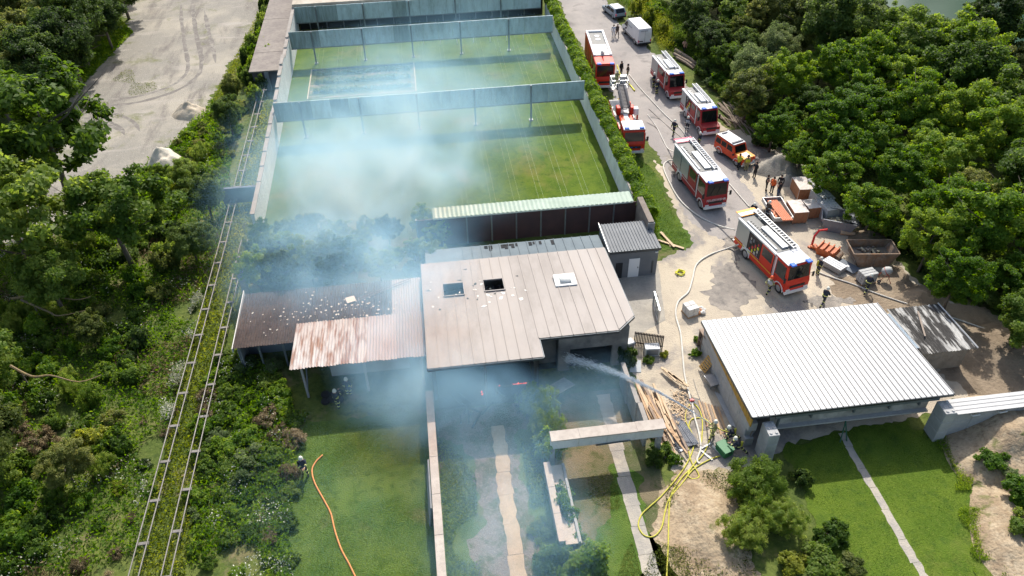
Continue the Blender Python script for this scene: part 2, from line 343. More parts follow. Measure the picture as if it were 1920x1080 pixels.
# heaps and banks
def heap(name, c, d, m, label, cat='heap', seed=1, group=None, kind=None, amp=.35, n=28):
    mb = MB(); bmv = []
    for j in range(n+1):
        row = []
        for i in range(n+1):
            u, v = i/n*2-1, j/n*2-1; rr_ = math.hypot(u, v); rr_ *= 1+.3*mnoise.noise(Vector((u/(rr_+.1)*1.3, v/(rr_+.1)*1.3, seed*1.9)))+.12
            h = max(0, 1-rr_**1.25) if rr_ < 1 else 0
            k = 1+amp*mnoise.noise(Vector((u*2.2+seed, v*2.2, seed)))+.15*mnoise.noise(Vector((u*7+seed, v*7, seed)))
            row.append(mb.bm.verts.new((c[0]+u*d[0]*(1+.12*mnoise.noise(Vector((u, v, seed)))), c[1]+v*d[1], c[2]-.04+max(-.05, h*d[2]*k) - (.1 if rr_ >= 1 else 0))))
        bmv.append(row)
    for j in range(n):
        for i in range(n): mb.bm.faces.new((bmv[j][i], bmv[j][i+1], bmv[j+1][i+1], bmv[j+1][i]))
    o = mb.build(name, m, smooth=True)
    return tag(o, label if kind is None else None, cat if kind is None else None, group, kind)
m_heap = ground_mix('sand_heap', [((.5, .43, .33), 1, 0, 1), ((.42, .35, .26), .8, .45, .65), ((.56, .5, .4), 4, .5, .75)], bump=.4, bscale=10)
m_heapw = ground_mix('white_sand_heap', [((.6, .55, .46), 1, 0, 1), ((.5, .45, .37), 1.2, .45, .65)], bump=.3, bscale=9)
m_heapg = ground_mix('grey_gravel_heap', [((.33, .3, .25), 1, 0, 1), ((.42, .38, .31), .8, .45, .65), ((.24, .215, .185), 6, .5, .75)], bump=.7, bscale=12)
p = at(357, 214); heap('sand_heap', (p.x, p.y, 0), (2.6, 1.9, 1.5), m_heap, 'low tan sand heap on the edge of the gravel lot by a shrub', seed=2)
p = at(309, 312); heap('sand_heap', (p.x, p.y, 0), (2.3, 2.4, 2.3), m_heapw, 'tall pale sand heap among weeds beside the gravel lot', seed=5)
p = at(1462, 318); heap('gravel_heap', (p.x, p.y, 0), (3.2, 2.6, 1.9), m_heapg, 'grey gravel heap at the edge of the wood by the orange off-roader', seed=7)
p = at(1500, 345); heap('gravel_heap', (p.x-1, p.y+.8, 0), (2.2, 1.6, .7), m_heapg, 'low flat gravel heap behind the brick pallets', seed=9)
p = at(1728, 560); heap('soil_heap', (p.x, p.y, 0), (2.6, 1.8, .9), m_soil, 'brown soil heap beside the white fire hose at the wood', seed=11)
p = at(1630, 460); heap('soil_heap', (p.x+.5, p.y+1, 0), (2.4, 1.6, .8), m_soil, 'dark soil heap behind the rusty skip', seed=12)
p = at(1860, 800); heap('bank', (p.x+1, p.y-1.5, 0), (6, 5.5, 2.3), m_sand, None, seed=13, kind='structure', amp=.5, n=50)
p = at(1900, 1000); heap('bank', (p.x+1, p.y-1, 0), (4.2, 6.5, 1.2), m_sand, None, seed=15, kind='structure', amp=.5, n=50)
p = at(1320, 960); heap('bank', (p.x, p.y-1, 0), (2.6, 5, .7), m_sand, None, seed=14, kind='structure', amp=.5, n=40)
p = at(1860, 660); heap('bank', (p.x+3, p.y, 0), (7, 3.5, .9), m_soil, None, seed=18, kind='structure', amp=.5, n=40)

# ------------------------------------------------------------------ shooting range: walls, baffles
m_blue = mat('blue_grey_panel', (.46, .58, .62), rough=.6, c2=(.36, .47, .51), scale=.6, c3=(.13, .17, .17), s3=1.3, a3=.45, coords='World', stretch=(1.6, 1, .5))
m_bluedk = mat('weathered_panel', (.17, .22, .22), rough=.7, c2=(.26, .34, .36), scale=1.5, coords='World', stretch=(3, 1, .4))
m_steel = mat('grey_steel', (.13, .15, .17), rough=.5, metal=.3, c2=(.18, .2, .22), scale=3)
m_white = mat('white_plaster', (.68, .7, .7), rough=.9, c2=(.55, .58, .58), scale=.5, c3=(.35, .38, .37), s3=1.5, a3=.4, coords='World', stretch=(1, 1, .5))
m_grey = mat('grey_plaster', (.3, .32, .34), rough=.85, c2=(.25, .27, .29), scale=.8, coords='World')
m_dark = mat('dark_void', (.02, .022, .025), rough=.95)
m_capst = mat('concrete_coping', (.33, .3, .27), rough=.9, c2=(.24, .22, .2), scale=1, coords='World')

def seg_wall(name, x, w, ylist, hlist, m, cap, label):
    o = thing(name, label, 'wall')
    for (y0, y1), h in zip(ylist, hlist):
        MB().span(x-w/2, x+w/2, y0, y1-.01, 0, h).build('wall_panel', m, o)
        MB().span(x-w/2-.05, x+w/2+.05, y0, y1-.01, h, h+.09).build('coping', cap, o)
    return o
ylw = [(62.2+i*2.78, 62.2+(i+1)*2.78) for i in range(18)]
hl = [2.6+.0*i for i in range(18)]
for i in range(18):
    y = ylw[i][0]; hl[i] = 2.9+.5*max(0, (y-66)/15) if y < 81 else (3.2+.07*(y-82) if y < 93 else (3.4+.06*(y-93) if y < 103 else 3.9))
seg_wall('range_wall', -16.6, .32, ylw, hl, m_white, m_capst, 'long white stepped wall along the rails side of the shooting range')
ylr = [(60.5+i*2.85, 60.5+(i+1)*2.85) for i in range(18)]
seg_wall('range_wall', 19.15, .26, ylr, [2.6]*18, m_white, m_capst, 'white wall under the leafy hedge beside the fire engines')
# short stub wall across the rails
MB().span(-20.6, -16.8, 68.2, 68.5, 0.5, 2.2).build('cross_panel', mat('blue_dark_board', (.07, .08, .13), rough=.7, c2=(.1, .11, .17), scale=1))
tag(bpy.data.objects['cross_panel'], 'dark blue board bridging the rails beside the white wall', 'board')
MB().span(-20.55, -20.4, 68.25, 68.45, 0, .5).build('foot', m_steel, bpy.data.objects['cross_panel'])
MB().span(-17.1, -16.95, 68.25, 68.45, 0, .5).build('foot', m_steel, bpy.data.objects['cross_panel'])

def baffle(y, z0, z1, x0, x1, npan, posts, label, seed):
    o = thing('bullet_baffle', label, 'baffle', group='overhead baffles of the shooting range'); rr = random.Random(seed)
    w = (x1-x0)/npan
    for i in range(npan):
        mb = MB(); a = x0+i*w+.012; b = x0+(i+1)*w-.012
        mb.box(((a+b)/2, y+rr.uniform(-.008, .008), (z0+z1)/2), (b-a, .1, z1-z0+rr.uniform(-.03, .03)))
        mb.build('panel', m_bluedk if i < 2 or rr.random() < .07 else m_blue, o)
    MB().span(x0, x1, y-.09, y+.09, z0-.12, z0-.02).build('lower_beam', m_steel, o)
    for x in posts:
        MB().span(x-.09, x+.09, y-.24, y-.07, 0, z1-.05).build('post', m_steel, o)
        MB().span(x-.22, x+.22, y-.4, y+.1, 0.01, .12).build('foot_plate', m_steel, o)
    return o
PX = [-13.5, -7, -.6, 5.9, 12.4]
baffle(81.6, 2.2, 4.4, -16.4, 18.6, 17, PX, 'blue-grey overhead baffle across the lawn in front of the planted bed', 1)
baffle(101.6, 2.2, 4.4, -16.4, 18.4, 18, PX, 'blue-grey overhead baffle across the lawn behind the planted bed', 2)
baffle(110.5, 2.2, 4.4, -16.4, 18.2, 18, PX, 'blue-grey overhead baffle in front of the flat tan roof', 3)
# the range building behind the last baffle
o = thing('range_building', 'long flat-roofed building with tan roof at the far end of the range', 'building')
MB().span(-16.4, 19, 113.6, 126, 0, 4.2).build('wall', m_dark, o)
m_tan = mat('tan_roofing', (.46, .41, .35), rough=.9, c2=(.38, .33, .27), scale=.4, c3=(.25, .22, .16), s3=1.2, a3=.6, coords='World')
MB().span(-16.7, 19.2, 111.3, 126.3, 4.2, 4.5).build('roof', m_tan, o)
for i in range(14):
    MB().span(-15+i*2.4-.06, -15+i*2.4+.06, 113.3, 113.55, 0, 4.2).build('post', m_steel, o)
# flat roofs left of the range
m_felt = mat('roofing_felt', (.2, .175, .16), rough=.95, c2=(.27, .24, .21), scale=.5, c3=(.14, .12, .11), s3=2.5, a3=.6, coords='World')
o = thing('lean_to', 'low brown felt-roofed annex outside the white range wall under ivy', 'building')
MB().span(-20.6, -16.9, 94.5, 128, 0, 2.5).build('wall', mat('annex_wall', (.08, .08, .1), rough=.9, c2=(.12, .11, .12), scale=1), o)
for i in range(6):
    MB().span(-20.9, -16.82, 94.2+i*5.7, 94.2+(i+1)*5.7-.03, 2.5, 2.66+.02*(i % 2)).build('roof_panel', m_felt, o)
MB().span(-19.1, -18.6, 94.2, 94.48, 0, 2.5).build('post', m_grey, o)
# planted bed
o = thing('planted_bed', 'timber-edged bed with three planted rows on the range lawn', 'planting bed')
m_edge = mat('pale_timber_edge', (.45, .4, .28), rough=.8)
m_bedsoil = ground_mix('bed_soil', [((.09, .12, .04), 1, 0, 1), ((.3, .25, .19), (.25, 1.2), .5, .62), ((.05, .08, .03), 2, .5, .7)], bump=1, bscale=6)
MB().span(-13.9, -.7, 91, 99.1, .02, .06).build('soil', m_bedsoil, o)
MB().span(-14.03, -13.91, 90.8, 99.2, 0.02, .22).build('edge_board', m_edge, o); MB().span(-.69, -.57, 90.8, 99.2, .02, .22).build('edge_board', m_edge, o)
MB().span(-13.9, -.7, 99.11, 99.22, .02, .2).build('edge_board', m_steel, o)
# target wires over the lawn, one run per baffle bay
m_wire = mat('white_line', (.4, .46, .32), rough=.6)
xs_ = [-13.2, -12.6, -10.6, -10.1, -8.1, -7.5, -5.3, -2.6, -2.1, .2, .7, 3.0, 3.5, 5.8, 6.3, 8.1, 8.7, 10.6, 11.1, 13.0, 13.6, 15.2, 15.7, 17.6]
for i, x in enumerate(xs_):
    mb = MB(); mb.tube([(x, 61.2, .5), (x, 81.2, .55), (x, 101.3, .6), (x, 112.8, .6)], .006, 4)
    o = mb.build('target_wire', m_wire)
    for yy in (61.2, 81.2, 101.3, 112.8): MB().tube([(x, yy, 0), (x, yy, .62)], .02, 4).build('peg', m_steel, o)
    tag(o, 'thin pale guide wire stretched along the shooting range lawn', 'wire', 'guide wires over the range lawn')
for i in range(7):
    p = at(795+i*31, 85-i*1.7)
    tag(MB().span(p.x-.05, p.x+.05, p.y-.02, p.y+.02, 0, .75).build('marker_stake', mat('white_paint', (.75, .78, .72), rough=.6)), 'small white marker stake on the lawn behind the planted bed', 'marker', 'marker stakes on the far lawn')

# ------------------------------------------------------------------ rails on the left
m_rail = mat('galvanised_rail', (.2, .19, .18), rough=.6, metal=.3, c2=(.13, .12, .11), scale=2)
for lab, x0, x1, s in (('twin rail track beside the thicket outside the range wall', -19.9, -19.3, 0), ('twin rail track nearest the corrugated sheds', -17.95, -17.4, 1)):
    o = thing('rail_track', lab, 'rail track')
    y1 = 96 if s == 0 else 61
    for x in (x0, x1): MB().tube([(x-.35, 16, 1.0), (x-.2, 36, 1.0), (x+.05, 60, 1.0), (x+.1, y1, 1.0)], .045, 6).build('rail', m_rail, o)
    y = 17.0 + s*.6
    while y < y1-1:
        dx = -.35+(y-16)/44*.4
        MB().span(x0+dx-.06, x1+dx+.06, y-.1, y+.1, .86, .94).build('tie', m_rail, o)
        MB().span((x0+x1)/2+dx-.05, (x0+x1)/2+dx+.05, y-.05, y+.05, 0, .86).build('post', m_steel, o)
        y += 3.15
# ------------------------------------------------------------------ burning building
m_roof = mat('beige_sheet_roof', (.275, .245, .228), rough=.6, c2=(.23, .205, .19), scale=.35, c3=(.17, .145, .13), s3=.7, a3=.55, coords='World', stretch=(1, .35, 1), spec=.4)
m_roof_b = mat('beige_sheet_roof_worn', (.25, .222, .205), rough=.6, c2=(.295, .265, .247), scale=.5, c3=(.3, .26, .235), s3=1.1, a3=.5, coords='World', stretch=(1, .3, 1))
m_ash = mat('pale_ash_wall', (.3, .29, .27), rough=.9, c2=(.12, .12, .12), scale=.5, coords='World')
m_soot = mat('sooty_wall', (.06, .058, .056), rough=.95, c2=(.025, .025, .025), scale=.8, coords='World')
m_flash = mat('dark_flashing', (.05, .06, .07), rough=.4, metal=.5)
RS = .1
def rz_(y): return 4.5 - RS*(y-41.85)
o = thing('burning_building', 'smoking building with broad beige sheet-metal roof and broken skylights', 'building')
BX0, BX1, BYB = -1.4, 14.2, 51.7
def front(x): return 38.2 if x < 6.75 else (40.3 if x < 12.7 else 40.4+(x-12.7)*.97)
edges = [BX0+(6.75-BX0)*i/10 for i in range(11)] + [6.75+(12.7-6.75)*i/7 for i in range(1, 8)] + [13.45, 14.2]
rr = random.Random(4)
holes = [(.2, 1.85, 46.6, 48.3), (3.45, 5.05, 46.75, 48.35)]     # skylights broken through (x0,x1,y0,y1)
for i, (a, b) in enumerate(zip(edges, edges[1:])):
    mid = (a+b)/2; fa, fb = front(a+.001), front(b-.001)
    m = m_roof if rr.random() < .65 else m_roof_b
    cuts = [h for h in holes if h[0] < mid < h[1]]
    runs = [(None, BYB)] if not cuts else [(None, cuts[0][2]), (cuts[0][3], BYB)]
    for (s, e) in runs:
        ya, yb = (fa, fb) if s is None else (s, s)
        slab_quad([(a+.004, ya, rz_(ya)), (b-.004, yb, rz_(yb)), (b-.004, e, rz_(e)), (a+.004, e, rz_(e))], .05).build('roof_sheet', m, o)
        q = MB(); q.prism([(a-.022, .045), (a+.022, .045), (a+.022, -.02), (a-.022, -.02)], 0, 1)
        for v in q.bm.verts:
            yy = ya+(e-ya)*v.co.y; v.co = Vector((v.co.x, yy, rz_(yy)+.012+v.co.z))
        q.build('seam', m_roof_b, o)
    # overlapping cross joints
# eaves
def edge_bar(p, q, name='fascia', h=.22, t=.06, m=m_flash):
    a, b = Vector(p), Vector(q); d = (b-a); mb = MB(); mb.box((0, 0, 0), (d.length, t, h))
    e = mb.build(name, m, o); e.location = (a+b)/2; e.rotation_euler = (0, -math.atan2(d.z, math.hypot(d.x, d.y)), math.atan2(d.y, d.x)); return e
fz = lambda x, y: (x, y, rz_(y)-.17)
edge_bar(fz(BX0, 38.16), fz(6.75, 38.16)); edge_bar(fz(6.8, 38.2), fz(6.8, 40.22)); edge_bar(fz(6.85, 40.26), fz(12.7, 40.26)); edge_bar(fz(12.75, 40.35), fz(14.24, 41.8)); edge_bar(fz(14.24, 41.9), fz(14.24, 51.7)); edge_bar(fz(BX0-.04, 38.2), fz(BX0-.04, 51.7))
# walls
def wall(x0, x1, y0, y1, z0, z1, m, name='wall'): return MB().span(x0, x1, y0, y1, z0, z1).build(name, m, o)
wall(-1.2, 14, 51.2, 51.5, 0, 3.3, m_ash); wall(13.75, 14.0, 41.9, 51.2, 0, 3.35, m_white)
wall(-1.2, -.95, 39.6, 51.2, 0, 3.3, m_soot)
wall(-.95, 6.4, 43.2, 43.5, 0, 4.0, m_soot); wall(6.4, 6.65, 39.6, 43.5, 0, 4.0, m_soot)
wall(6.65, 8.4, 42.2, 42.5, 0, 4.0, m_ash); wall(8.4, 8.65, 41.2, 42.5, 0, 4.05, m_ash)
wall(8.65, 13.75, 41.2, 41.5, 2.25, 4.05, m_ash, 'lintel'); wall(12.6, 13.75, 41.2, 41.5, 0, 2.25, m_ash); wall(8.65, 9.3, 41.2, 41.5, 0, 2.25, m_ash)
wall(9.3, 12.6, 43.2, 43.4, 0, 2.6, m_dark, 'doorway')
wall(6.65, 13.7, 41.6, 51.1, .0, .03, m_soot, 'floor'); wall(-.9, 6.35, 38.6, 43.1, .0, .03, m_soot, 'floor')
for x in (2.6, 6.2): MB().span(x-.1, x+.1, 38.5, 38.7, 0, 4.4).build('post', m_soot, o)
# charred rafters showing through the broken skylights
for (x0, x1, y0, y1) in holes:
    MB().span(x0-.2, x1+.2, y0-.3, y1+.3, 2.9, 2.95).build('charred_ceiling', m_dark, o)
    for s in (0, 1): MB().span(x0, x1, (y0, y1)[s]-.04, (y0, y1)[s]+.04, rz_((y0, y1)[s])-.04, rz_((y0, y1)[s])+.12).build('skylight_kerb', m_roof_b, o)
    for s in (0, 1): MB().prism([(y0, rz_(y0)-.02), (y1, rz_(y1)-.02), (y1, rz_(y1)+.1), (y0, rz_(y0)+.1)], (x0, x1)[s]-.03, (x0, x1)[s]+.03, 'X').build('skylight_kerb', m_roof_b, o)
    for k in range(3):
        t = x0+(x1-x0)*(k+.5)/3; MB().box((t, (y0+y1)/2, 3.25), (.1, y1-y0, .14), rot=Matrix.Rotation(rr.uniform(-.1, .1), 3, 'X')).build('charred_rafter', m_soot, o)
# the whole skylight
q = Vector((9.95, 47.2, rz_(47.2)))
MB().box(q+Vector((0, 0, .09)), (1.75, 1.5, .2), bev=.03).build('skylight_frame', mat('white_frame', (.6, .6, .58), rough=.5), o)
d = MB(); d.lathe([(.66, 0), (.62, .12), (.45, .25), (.2, .31), (.02, .33)], q+Vector((0, 0, .19)), n=4)
bmesh.ops.rotate(d.bm, verts=d.bm.verts, cent=q, matrix=Matrix.Rotation(R(45), 3, 'Z')); d.build('skylight_dome', mat('acrylic_dome', (.62, .62, .58), rough=.25), o, smooth=True)
# broken bits on the roof: flat splinters with uneven corners
def shard(x, y, z, s):
    n = rr.choice([3, 4, 4, 5]); a0 = rr.uniform(0, 6.28); st = rr.uniform(.35, 1); ca, sa = math.cos(a0), math.sin(a0); P = []
    for k in range(n):
        a = 6.28*k/n+rr.uniform(-.3, .3); q = s*rr.uniform(.5, 1.1); u, v = q*math.cos(a), q*st*math.sin(a); P.append((x+u*ca-v*sa, y+u*sa+v*ca))
    return MB().prism(P, z, z+.018, 'Z')
m_frag = mat('pale_fragment', (.6, .57, .52), rough=.6); m_fragd = mat('charred_fragment', (.06, .07, .07), rough=.9)
for k in range(46):
    h = holes[k % 2]; x = rr.gauss((h[0]+h[1])/2, 1.5); y = rr.gauss((h[2]+h[3])/2-.3, 1.2)
    if h[0]-.15 < x < h[1]+.15 and h[2]-.15 < y < h[3]+.15 or x < -1.2 or y < 39 or y > 51.3: continue
    s = rr.uniform(.08, .28)
    tag(shard(x, y, rz_(y)+.008, s).build('skylight_shard', m_frag if rr.random() < .72 else m_fragd), 'small shard of broken skylight lying on the beige roof', 'shard', 'shards around the broken skylights')

# grey strip roof behind, hut, panel screen
m_bluegrey = mat('blue_grey_sheet', (.15, .185, .205), rough=.75, c2=(.115, .145, .165), scale=.6, coords='World', spec=.2)
o = thing('rear_lean_to', 'long blue-grey sheet roof behind the burning building with tar streaks', 'building')
for i in range(19):
    a = -1.0+i*.81; b = a+.80
    slab_quad([(a, 51.95, 2.95), (b, 51.95, 2.95), (b, 54.7, 2.62), (a, 54.7, 2.62)], .05).build('roof_sheet', m_bluegrey, o)
    q = MB().span(a-.03, a+.015, 51.95, 54.7, 0, .06)
    for v in q.bm.verts: v.co.z += 2.95-.12*(v.co.y-51.95)+.004
    q.build('seam', m_bluegrey, o)
MB().span(-.9, 14.2, 54.2, 54.4, 0, 2.55).build('wall', m_grey, o)
for k in range(16):
    x = rr.uniform(3.5, 10.5); L = rr.uniform(.3, .9)
    q = MB().box((0, 0, 0), (rr.uniform(.1, .3), L, .012)); e = q.build('tar_streak', m_dark, o); e.location = (x, 54.5-L/2, 2.65+.12*L/2+.02); e.rotation_euler = (-math.atan(.12), 0, 0)
m_hutroof = mat('zinc_ribbed_roof', (.2, .21, .22), rough=.7, c2=(.16, .17, .18), scale=.8, coords='World', spec=.2)
o = thing('hut', 'small grey hut with ribbed zinc roof and white door', 'hut')
HX0, HX1, HY0, HY1 = 14.6, 19.15, 51.5, 55.6
MB().span(HX0+.1, HX1-.1, HY0+.1, HY1-.1, 0, 2.95).build('wall', mat('hut_wall', (.12, .13, .145), rough=.85, c2=(.15, .16, .175), scale=.8), o)
for i in range(17):
    a = HX0+i*(HX1-HX0)/17; b = a+(HX1-HX0)/17
    slab_quad([(a, HY0-.15, 3.2), (b, HY0-.15, 3.2), (b, HY1, 3.05), (a, HY1, 3.05)], .04).build('roof_sheet', m_hutroof, o)
    q = MB().span(a-.03, a+.03, HY0-.15, HY1, 0, .07)
    for v in q.bm.verts: v.co.z += 3.2-.036*(v.co.y-HY0)
    q.build('rib', m_hutroof, o)
MB().span(HX0, HX1, HY0-.2, HY0-.16, 2.92, 3.2).build('fascia', m_flash, o); MB().span(HX0-.05, HX0-.005, HY0-.2, HY1, 2.92, 3.28).build('fascia', mat('zinc_edge', (.4, .4, .4), rough=.4, metal=.4), o)
dr = MB().span(16.5, 17.45, HY0+.05, HY0+.098, .02, 2.05).build('door', mat('white_door', (.66, .67, .68), rough=.5), o)
MB().span(17.3, 17.36, HY0+.0, HY0+.05, 1.0, 1.14).build('handle', m_flash, dr)
MB().span(15.35, 15.95, HY0+.05, HY0+.098, .02, 1.7).build('opening', m_dark, o)
MB().span(18.6, 18.7, HY0+.04, HY0+.098, .3, 1.6).build('conduit', m_flash, o)
MB().span(18.75, 19.0, HY0+.0, HY0+.098, 2.5, 2.62).build('lamp', mat('white_frame', (.6, .6, .58)), o)
# dark panel screen with green ribbed roof
m_brown = mat('dark_brown_panel', (.05, .03, .032), rough=.75, c2=(.075, .04, .04), scale=.7, coords='World')
m_green = mat('green_ribbed_sheet', (.26, .33, .28), rough=.5, c2=(.2, .27, .22), scale=.7, coords='World', metal=.1)
o = thing('panel_screen', 'dark brown panel screen with narrow green corrugated roof on the range edge', 'screen')
for i in range(9):
    a = -1.6+i*2.3
    if a > 18: break
    MB().span(a+.05, a+2.22, 58.75, 58.85, 0, 3.0).build('panel', m_brown, o)
    MB().span(a-.06, a+.05, 58.65, 58.9, 0, 3.1).build('post', m_steel, o)
rib = MB(); n = 90
pr = []
for i in range(n+1): pr.append((-.05+i*18.6/n, 3.25+.05*(i % 2)))
rib.prism(pr + [(p[0], p[1]-.02) for p in pr[::-1]], 58.5, 60.2, 'Y'); rib.build('roof', m_green, o)
MB().span(-.05, 18.5, 58.46, 58.5, 3.12, 3.24).build('fascia', mat('pale_green_trim', (.5, .56, .5), rough=.5), o)
o = thing('brick_pier', 'ivy-covered brown pier at the hedge end beside the hut roof', 'pier')
MB().span(18.75, 19.25, 54.2, 58.2, 0, 3.9).build('wall', mat('pier_wall', (.16, .13, .11), rough=.9, c2=(.22, .19, .16), scale=2), o)
MB().span(18.7, 19.3, 54.1, 54.2, 0, 3.8).build('end_plate', m_steel, o)

# ------------------------------------------------------------------ corrugated canopy and mossy roof
def corrugated(x0, x1, y0, z0, y1, z1, pitch=.22, amp=.045):
    n = int((x1-x0)/pitch*4); pr_ = [(x0+(x1-x0)*i/n, amp*math.sin(i*math.pi/2)) for i in range(n+1)]
    mb = MB(); rows = [[mb.bm.verts.new((x, y, z+h-th)) for (x, h) in pr_] for (y, z, th) in ((y0, z0, 0), (y1, z1, 0), (y1, z1, .012), (y0, z0, .012))]
    for a, b in zip(rows, rows[1:]+rows[:1]):
        for i in range(n): mb.bm.faces.new((a[i], a[i+1], b[i+1], b[i]))
    return mb
def rust_mat(name, base, rust, lo, hi):
    m = mat(name, base, rough=.6, c2=rust, scale=1.2, lo=lo, hi=hi, c3=(.3, .27, .26), s3=2, a3=.5, coords='World', stretch=(2.2, .28, 1)); return m
m_rust = [rust_mat('rusty_corrugate', (.48, .44, .42), (.25, .13, .085), .46, .6), rust_mat('pale_corrugate', (.42, .38, .38), (.31, .22, .19), .55, .75), rust_mat('grey_corrugate', (.34, .32, .335), (.27, .22, .21), .6, .8)]
o = thing('corrugated_canopy', 'canopy of pale rust-streaked corrugated sheets over the smoky yard', 'canopy')
cxs = [-11.3+i*1.1 for i in range(10)]
for i, x in enumerate(cxs[:-1]):
    corrugated(x, x+1.12, 40.7+(.04 if i % 2 else 0), 3.65+.02*(i % 2), 46.2, 3.12+.02*(i % 2), pitch=.22).build('corrugated_sheet', m_rust[0 if i < 5 else (1 if i < 7 else 2)], o)
for (x, y, zt) in ((-10.6, 41.3, 3.45), (-6.1, 41.3, 3.45), (-1.9, 41.3, 3.45), (-10.6, 46.0, 3.0)):
    MB().span(x-.08, x+.08, y-.08, y+.08, 0, zt).build('post', mat('bleached_post', (.3, .3, .31), rough=.8), o)
MB().span(-10.8, -1.5, 41.15, 41.35, 3.3, 3.5).build('beam', m_soot, o)
MB().span(-8.6, -2.8, 41.5, 41.62, 1.75, 3.0).build('front_board', mat('pale_board', (.25, .26, .27), rough=.85, c2=(.19, .2, .21), scale=1), o)
MB().tube([(-10.6, 41.3, .3), (-10.6, 44.6, 3.1)], .06, 6).build('brace', m_steel, o)
MB().span(-10.2, -1.6, 44.9, 45.05, 0, 2.9).build('wall', m_soot, o)
m_moss = mat('mossy_dark_roof', (.06, .045, .042), rough=.95, c2=(.1, .075, .066), scale=.5, c3=(.025, .022, .02), s3=3, a3=.7, bump=.8, bscale=6, coords='World')
o = thing('mossy_shed', 'low shed with dark mossy corrugated roof behind the rusty canopy', 'shed')
for i in range(12):
    x = -16.0+i*1.2
    corrugated(x, x+1.21, 44.5, 2.75+.015*(i % 2), 51.4, 2.35+.015*(i % 2), pitch=.2, amp=.035).build('corrugated_sheet', m_moss if i < 10 else m_rust[2], o)
MB().span(-15.9, -1.6, 51.0, 51.2, 0, 2.3).build('wall', m_grey, o); MB().span(-15.8, -15.6, 44.8, 51, 0, 2.3).build('wall', m_grey, o); MB().span(-15.6, -10.4, 46.6, 46.8, 0, 2.4).build('wall', mat('dark_blue_grey_wall', (.12, .14, .17), rough=.9), o)  # set-back front wall in one even dark blue-grey
MB().span(-16.08, -16.02, 44.5, 51.4, 2.3, 2.72).build('barge_board', mat('white_frame', (.6, .6, .58)), o)
for x in (-15.7, -14.2, -12.4): MB().span(x-.07, x+.07, 44.8, 44.94, 0, 2.6).build('post', m_steel, o)
for k in range(170):
    x = rr.triangular(-15.6, -2.5, -6.5); y = rr.gauss(47.6-(x+16)*.02, 1.3)
    if not (46.4 < y < 51 or (x < -11.6 and 44.9 < y < 51)): continue
    z = 2.75-.058*(y-44.5)+.075; s = rr.uniform(.05, .15)
    tag(shard(x, y, z-.03, s).build('roof_flake', m_frag), 'pale flake lying on the dark mossy roof', 'flake', 'flakes scattered over the mossy roof')
tag(MB().box((-7.3, 49.1, 2.6), (.75, .7, .04), rot=.3).build('white_tile', m_frag), 'pale square sheet lying on the dark mossy roof', 'sheet')
for k in (0, 1): tag(MB().tube([(-6.6, 48.9+.25*k, 2.62), (-2.4, 50.9+.25*k, 2.55)], .04, 6).build('loose_pole', mat('rusty_pole', (.2, .13, .11), rough=.8)), 'thin brown pole lying slantwise on the mossy roof', 'pole', 'poles on the mossy roof')
o = thing('end_post', 'weathered grey concrete post by the rails behind the mossy shed', 'post')
MB().span(-16.9, -16.4, 53.6, 54.1, 0, 2.9).build('shaft', m_conc, o); MB().span(-16.95, -16.35, 53.55, 54.15, 2.9, 3.0).build('cap', m_capst, o)

# ------------------------------------------------------------------ lane walls
m_wallg = mat('lane_wall', (.34, .34, .33), rough=.9, c2=(.26, .27, .27), scale=.7, c3=(.18, .18, .18), s3=2.2, a3=.5, coords='World')
m_copb = mat('beige_coping', (.46, .41, .36), rough=.9, c2=(.38, .33, .29), scale=.9, c3=(.28, .24, .2), s3=3, a3=.5, coords='World')
o = thing('lane_wall', 'long low wall with beige coping between the green lawn and the gravel lane', 'wall')
for i in range(7):
    y0 = 18+i*2.95
    MB().span(-1.7, -1.3, y0, y0+2.93, 0, 2.05).build('wall_panel', m_wallg, o); MB().span(-1.78, -1.24, y0+.01, y0+2.93, 2.05, 2.15).build('coping', m_copb, o)
tag(MB().box((-2.0, 30.8, .98), (.1, 3.8, 2.0), rot=Matrix.Rotation(.12, 3, 'Y')).build('leaning_board', mat('pale_board', (.25, .26, .27))), 'pale board leaning against the long lane wall', 'board')
o = thing('lane_baffle', 'pale concrete baffle spanning the narrow lane in front of the burning building', 'baffle')
for i in range(4):
    a = 6.3+i*1.95; MB().span(a, a+1.93, 32.55, 32.75, 1.7, 2.9).build('panel', m_white, o)
    MB().span(a, a+1.94, 32.2, 33.05, 2.9, 3.0+.012*(i % 2)).build('coping', m_copb, o)
MB().span(6.3, 6.6, 32.45, 32.85, 0, 1.7).build('post', m_wallg, o); MB().span(13.7, 14.0, 32.45, 32.85, 0, 1.7).build('post', m_wallg, o)
MB().tube([(9.4, 32.46, 1.72), (11.8, 32.46, 1.8)], .05, 6).build('rail', m_flash, o)
o = thing('side_wall', 'grey concrete side wall between the narrow lane and the timber pile', 'wall')
for i in range(3):
    a = 33.2+i*2.0; MB().span(13.0-i*.12, 13.22-i*.12, a, a+1.98, 0, 2.3).build('wall_panel', m_wallg, o); MB().span(12.95-i*.12, 13.27-i*.12, a, a+1.98, 2.3, 2.38).build('coping', m_capst, o)
o = thing('planter_wall', 'pair of low weathered walls with shrubs between them beside the narrow lane', 'planter wall')
for i in range(3):
    a = 25.8+i*2.0
    MB().span(5.75, 6.0, a, a+1.97, 0, 1.35).build('wall_panel', m_wallg, o); MB().span(5.7, 6.15, a, a+1.97, 1.35, 1.44).build('coping', m_copb, o)
    MB().span(6.95, 7.1, a, a+1.97, 0, 1.15).build('wall_panel', m_wallg, o); MB().span(6.15, 7.15, a, a+1.97, .9, .98).build('shelf', m_copb, o)
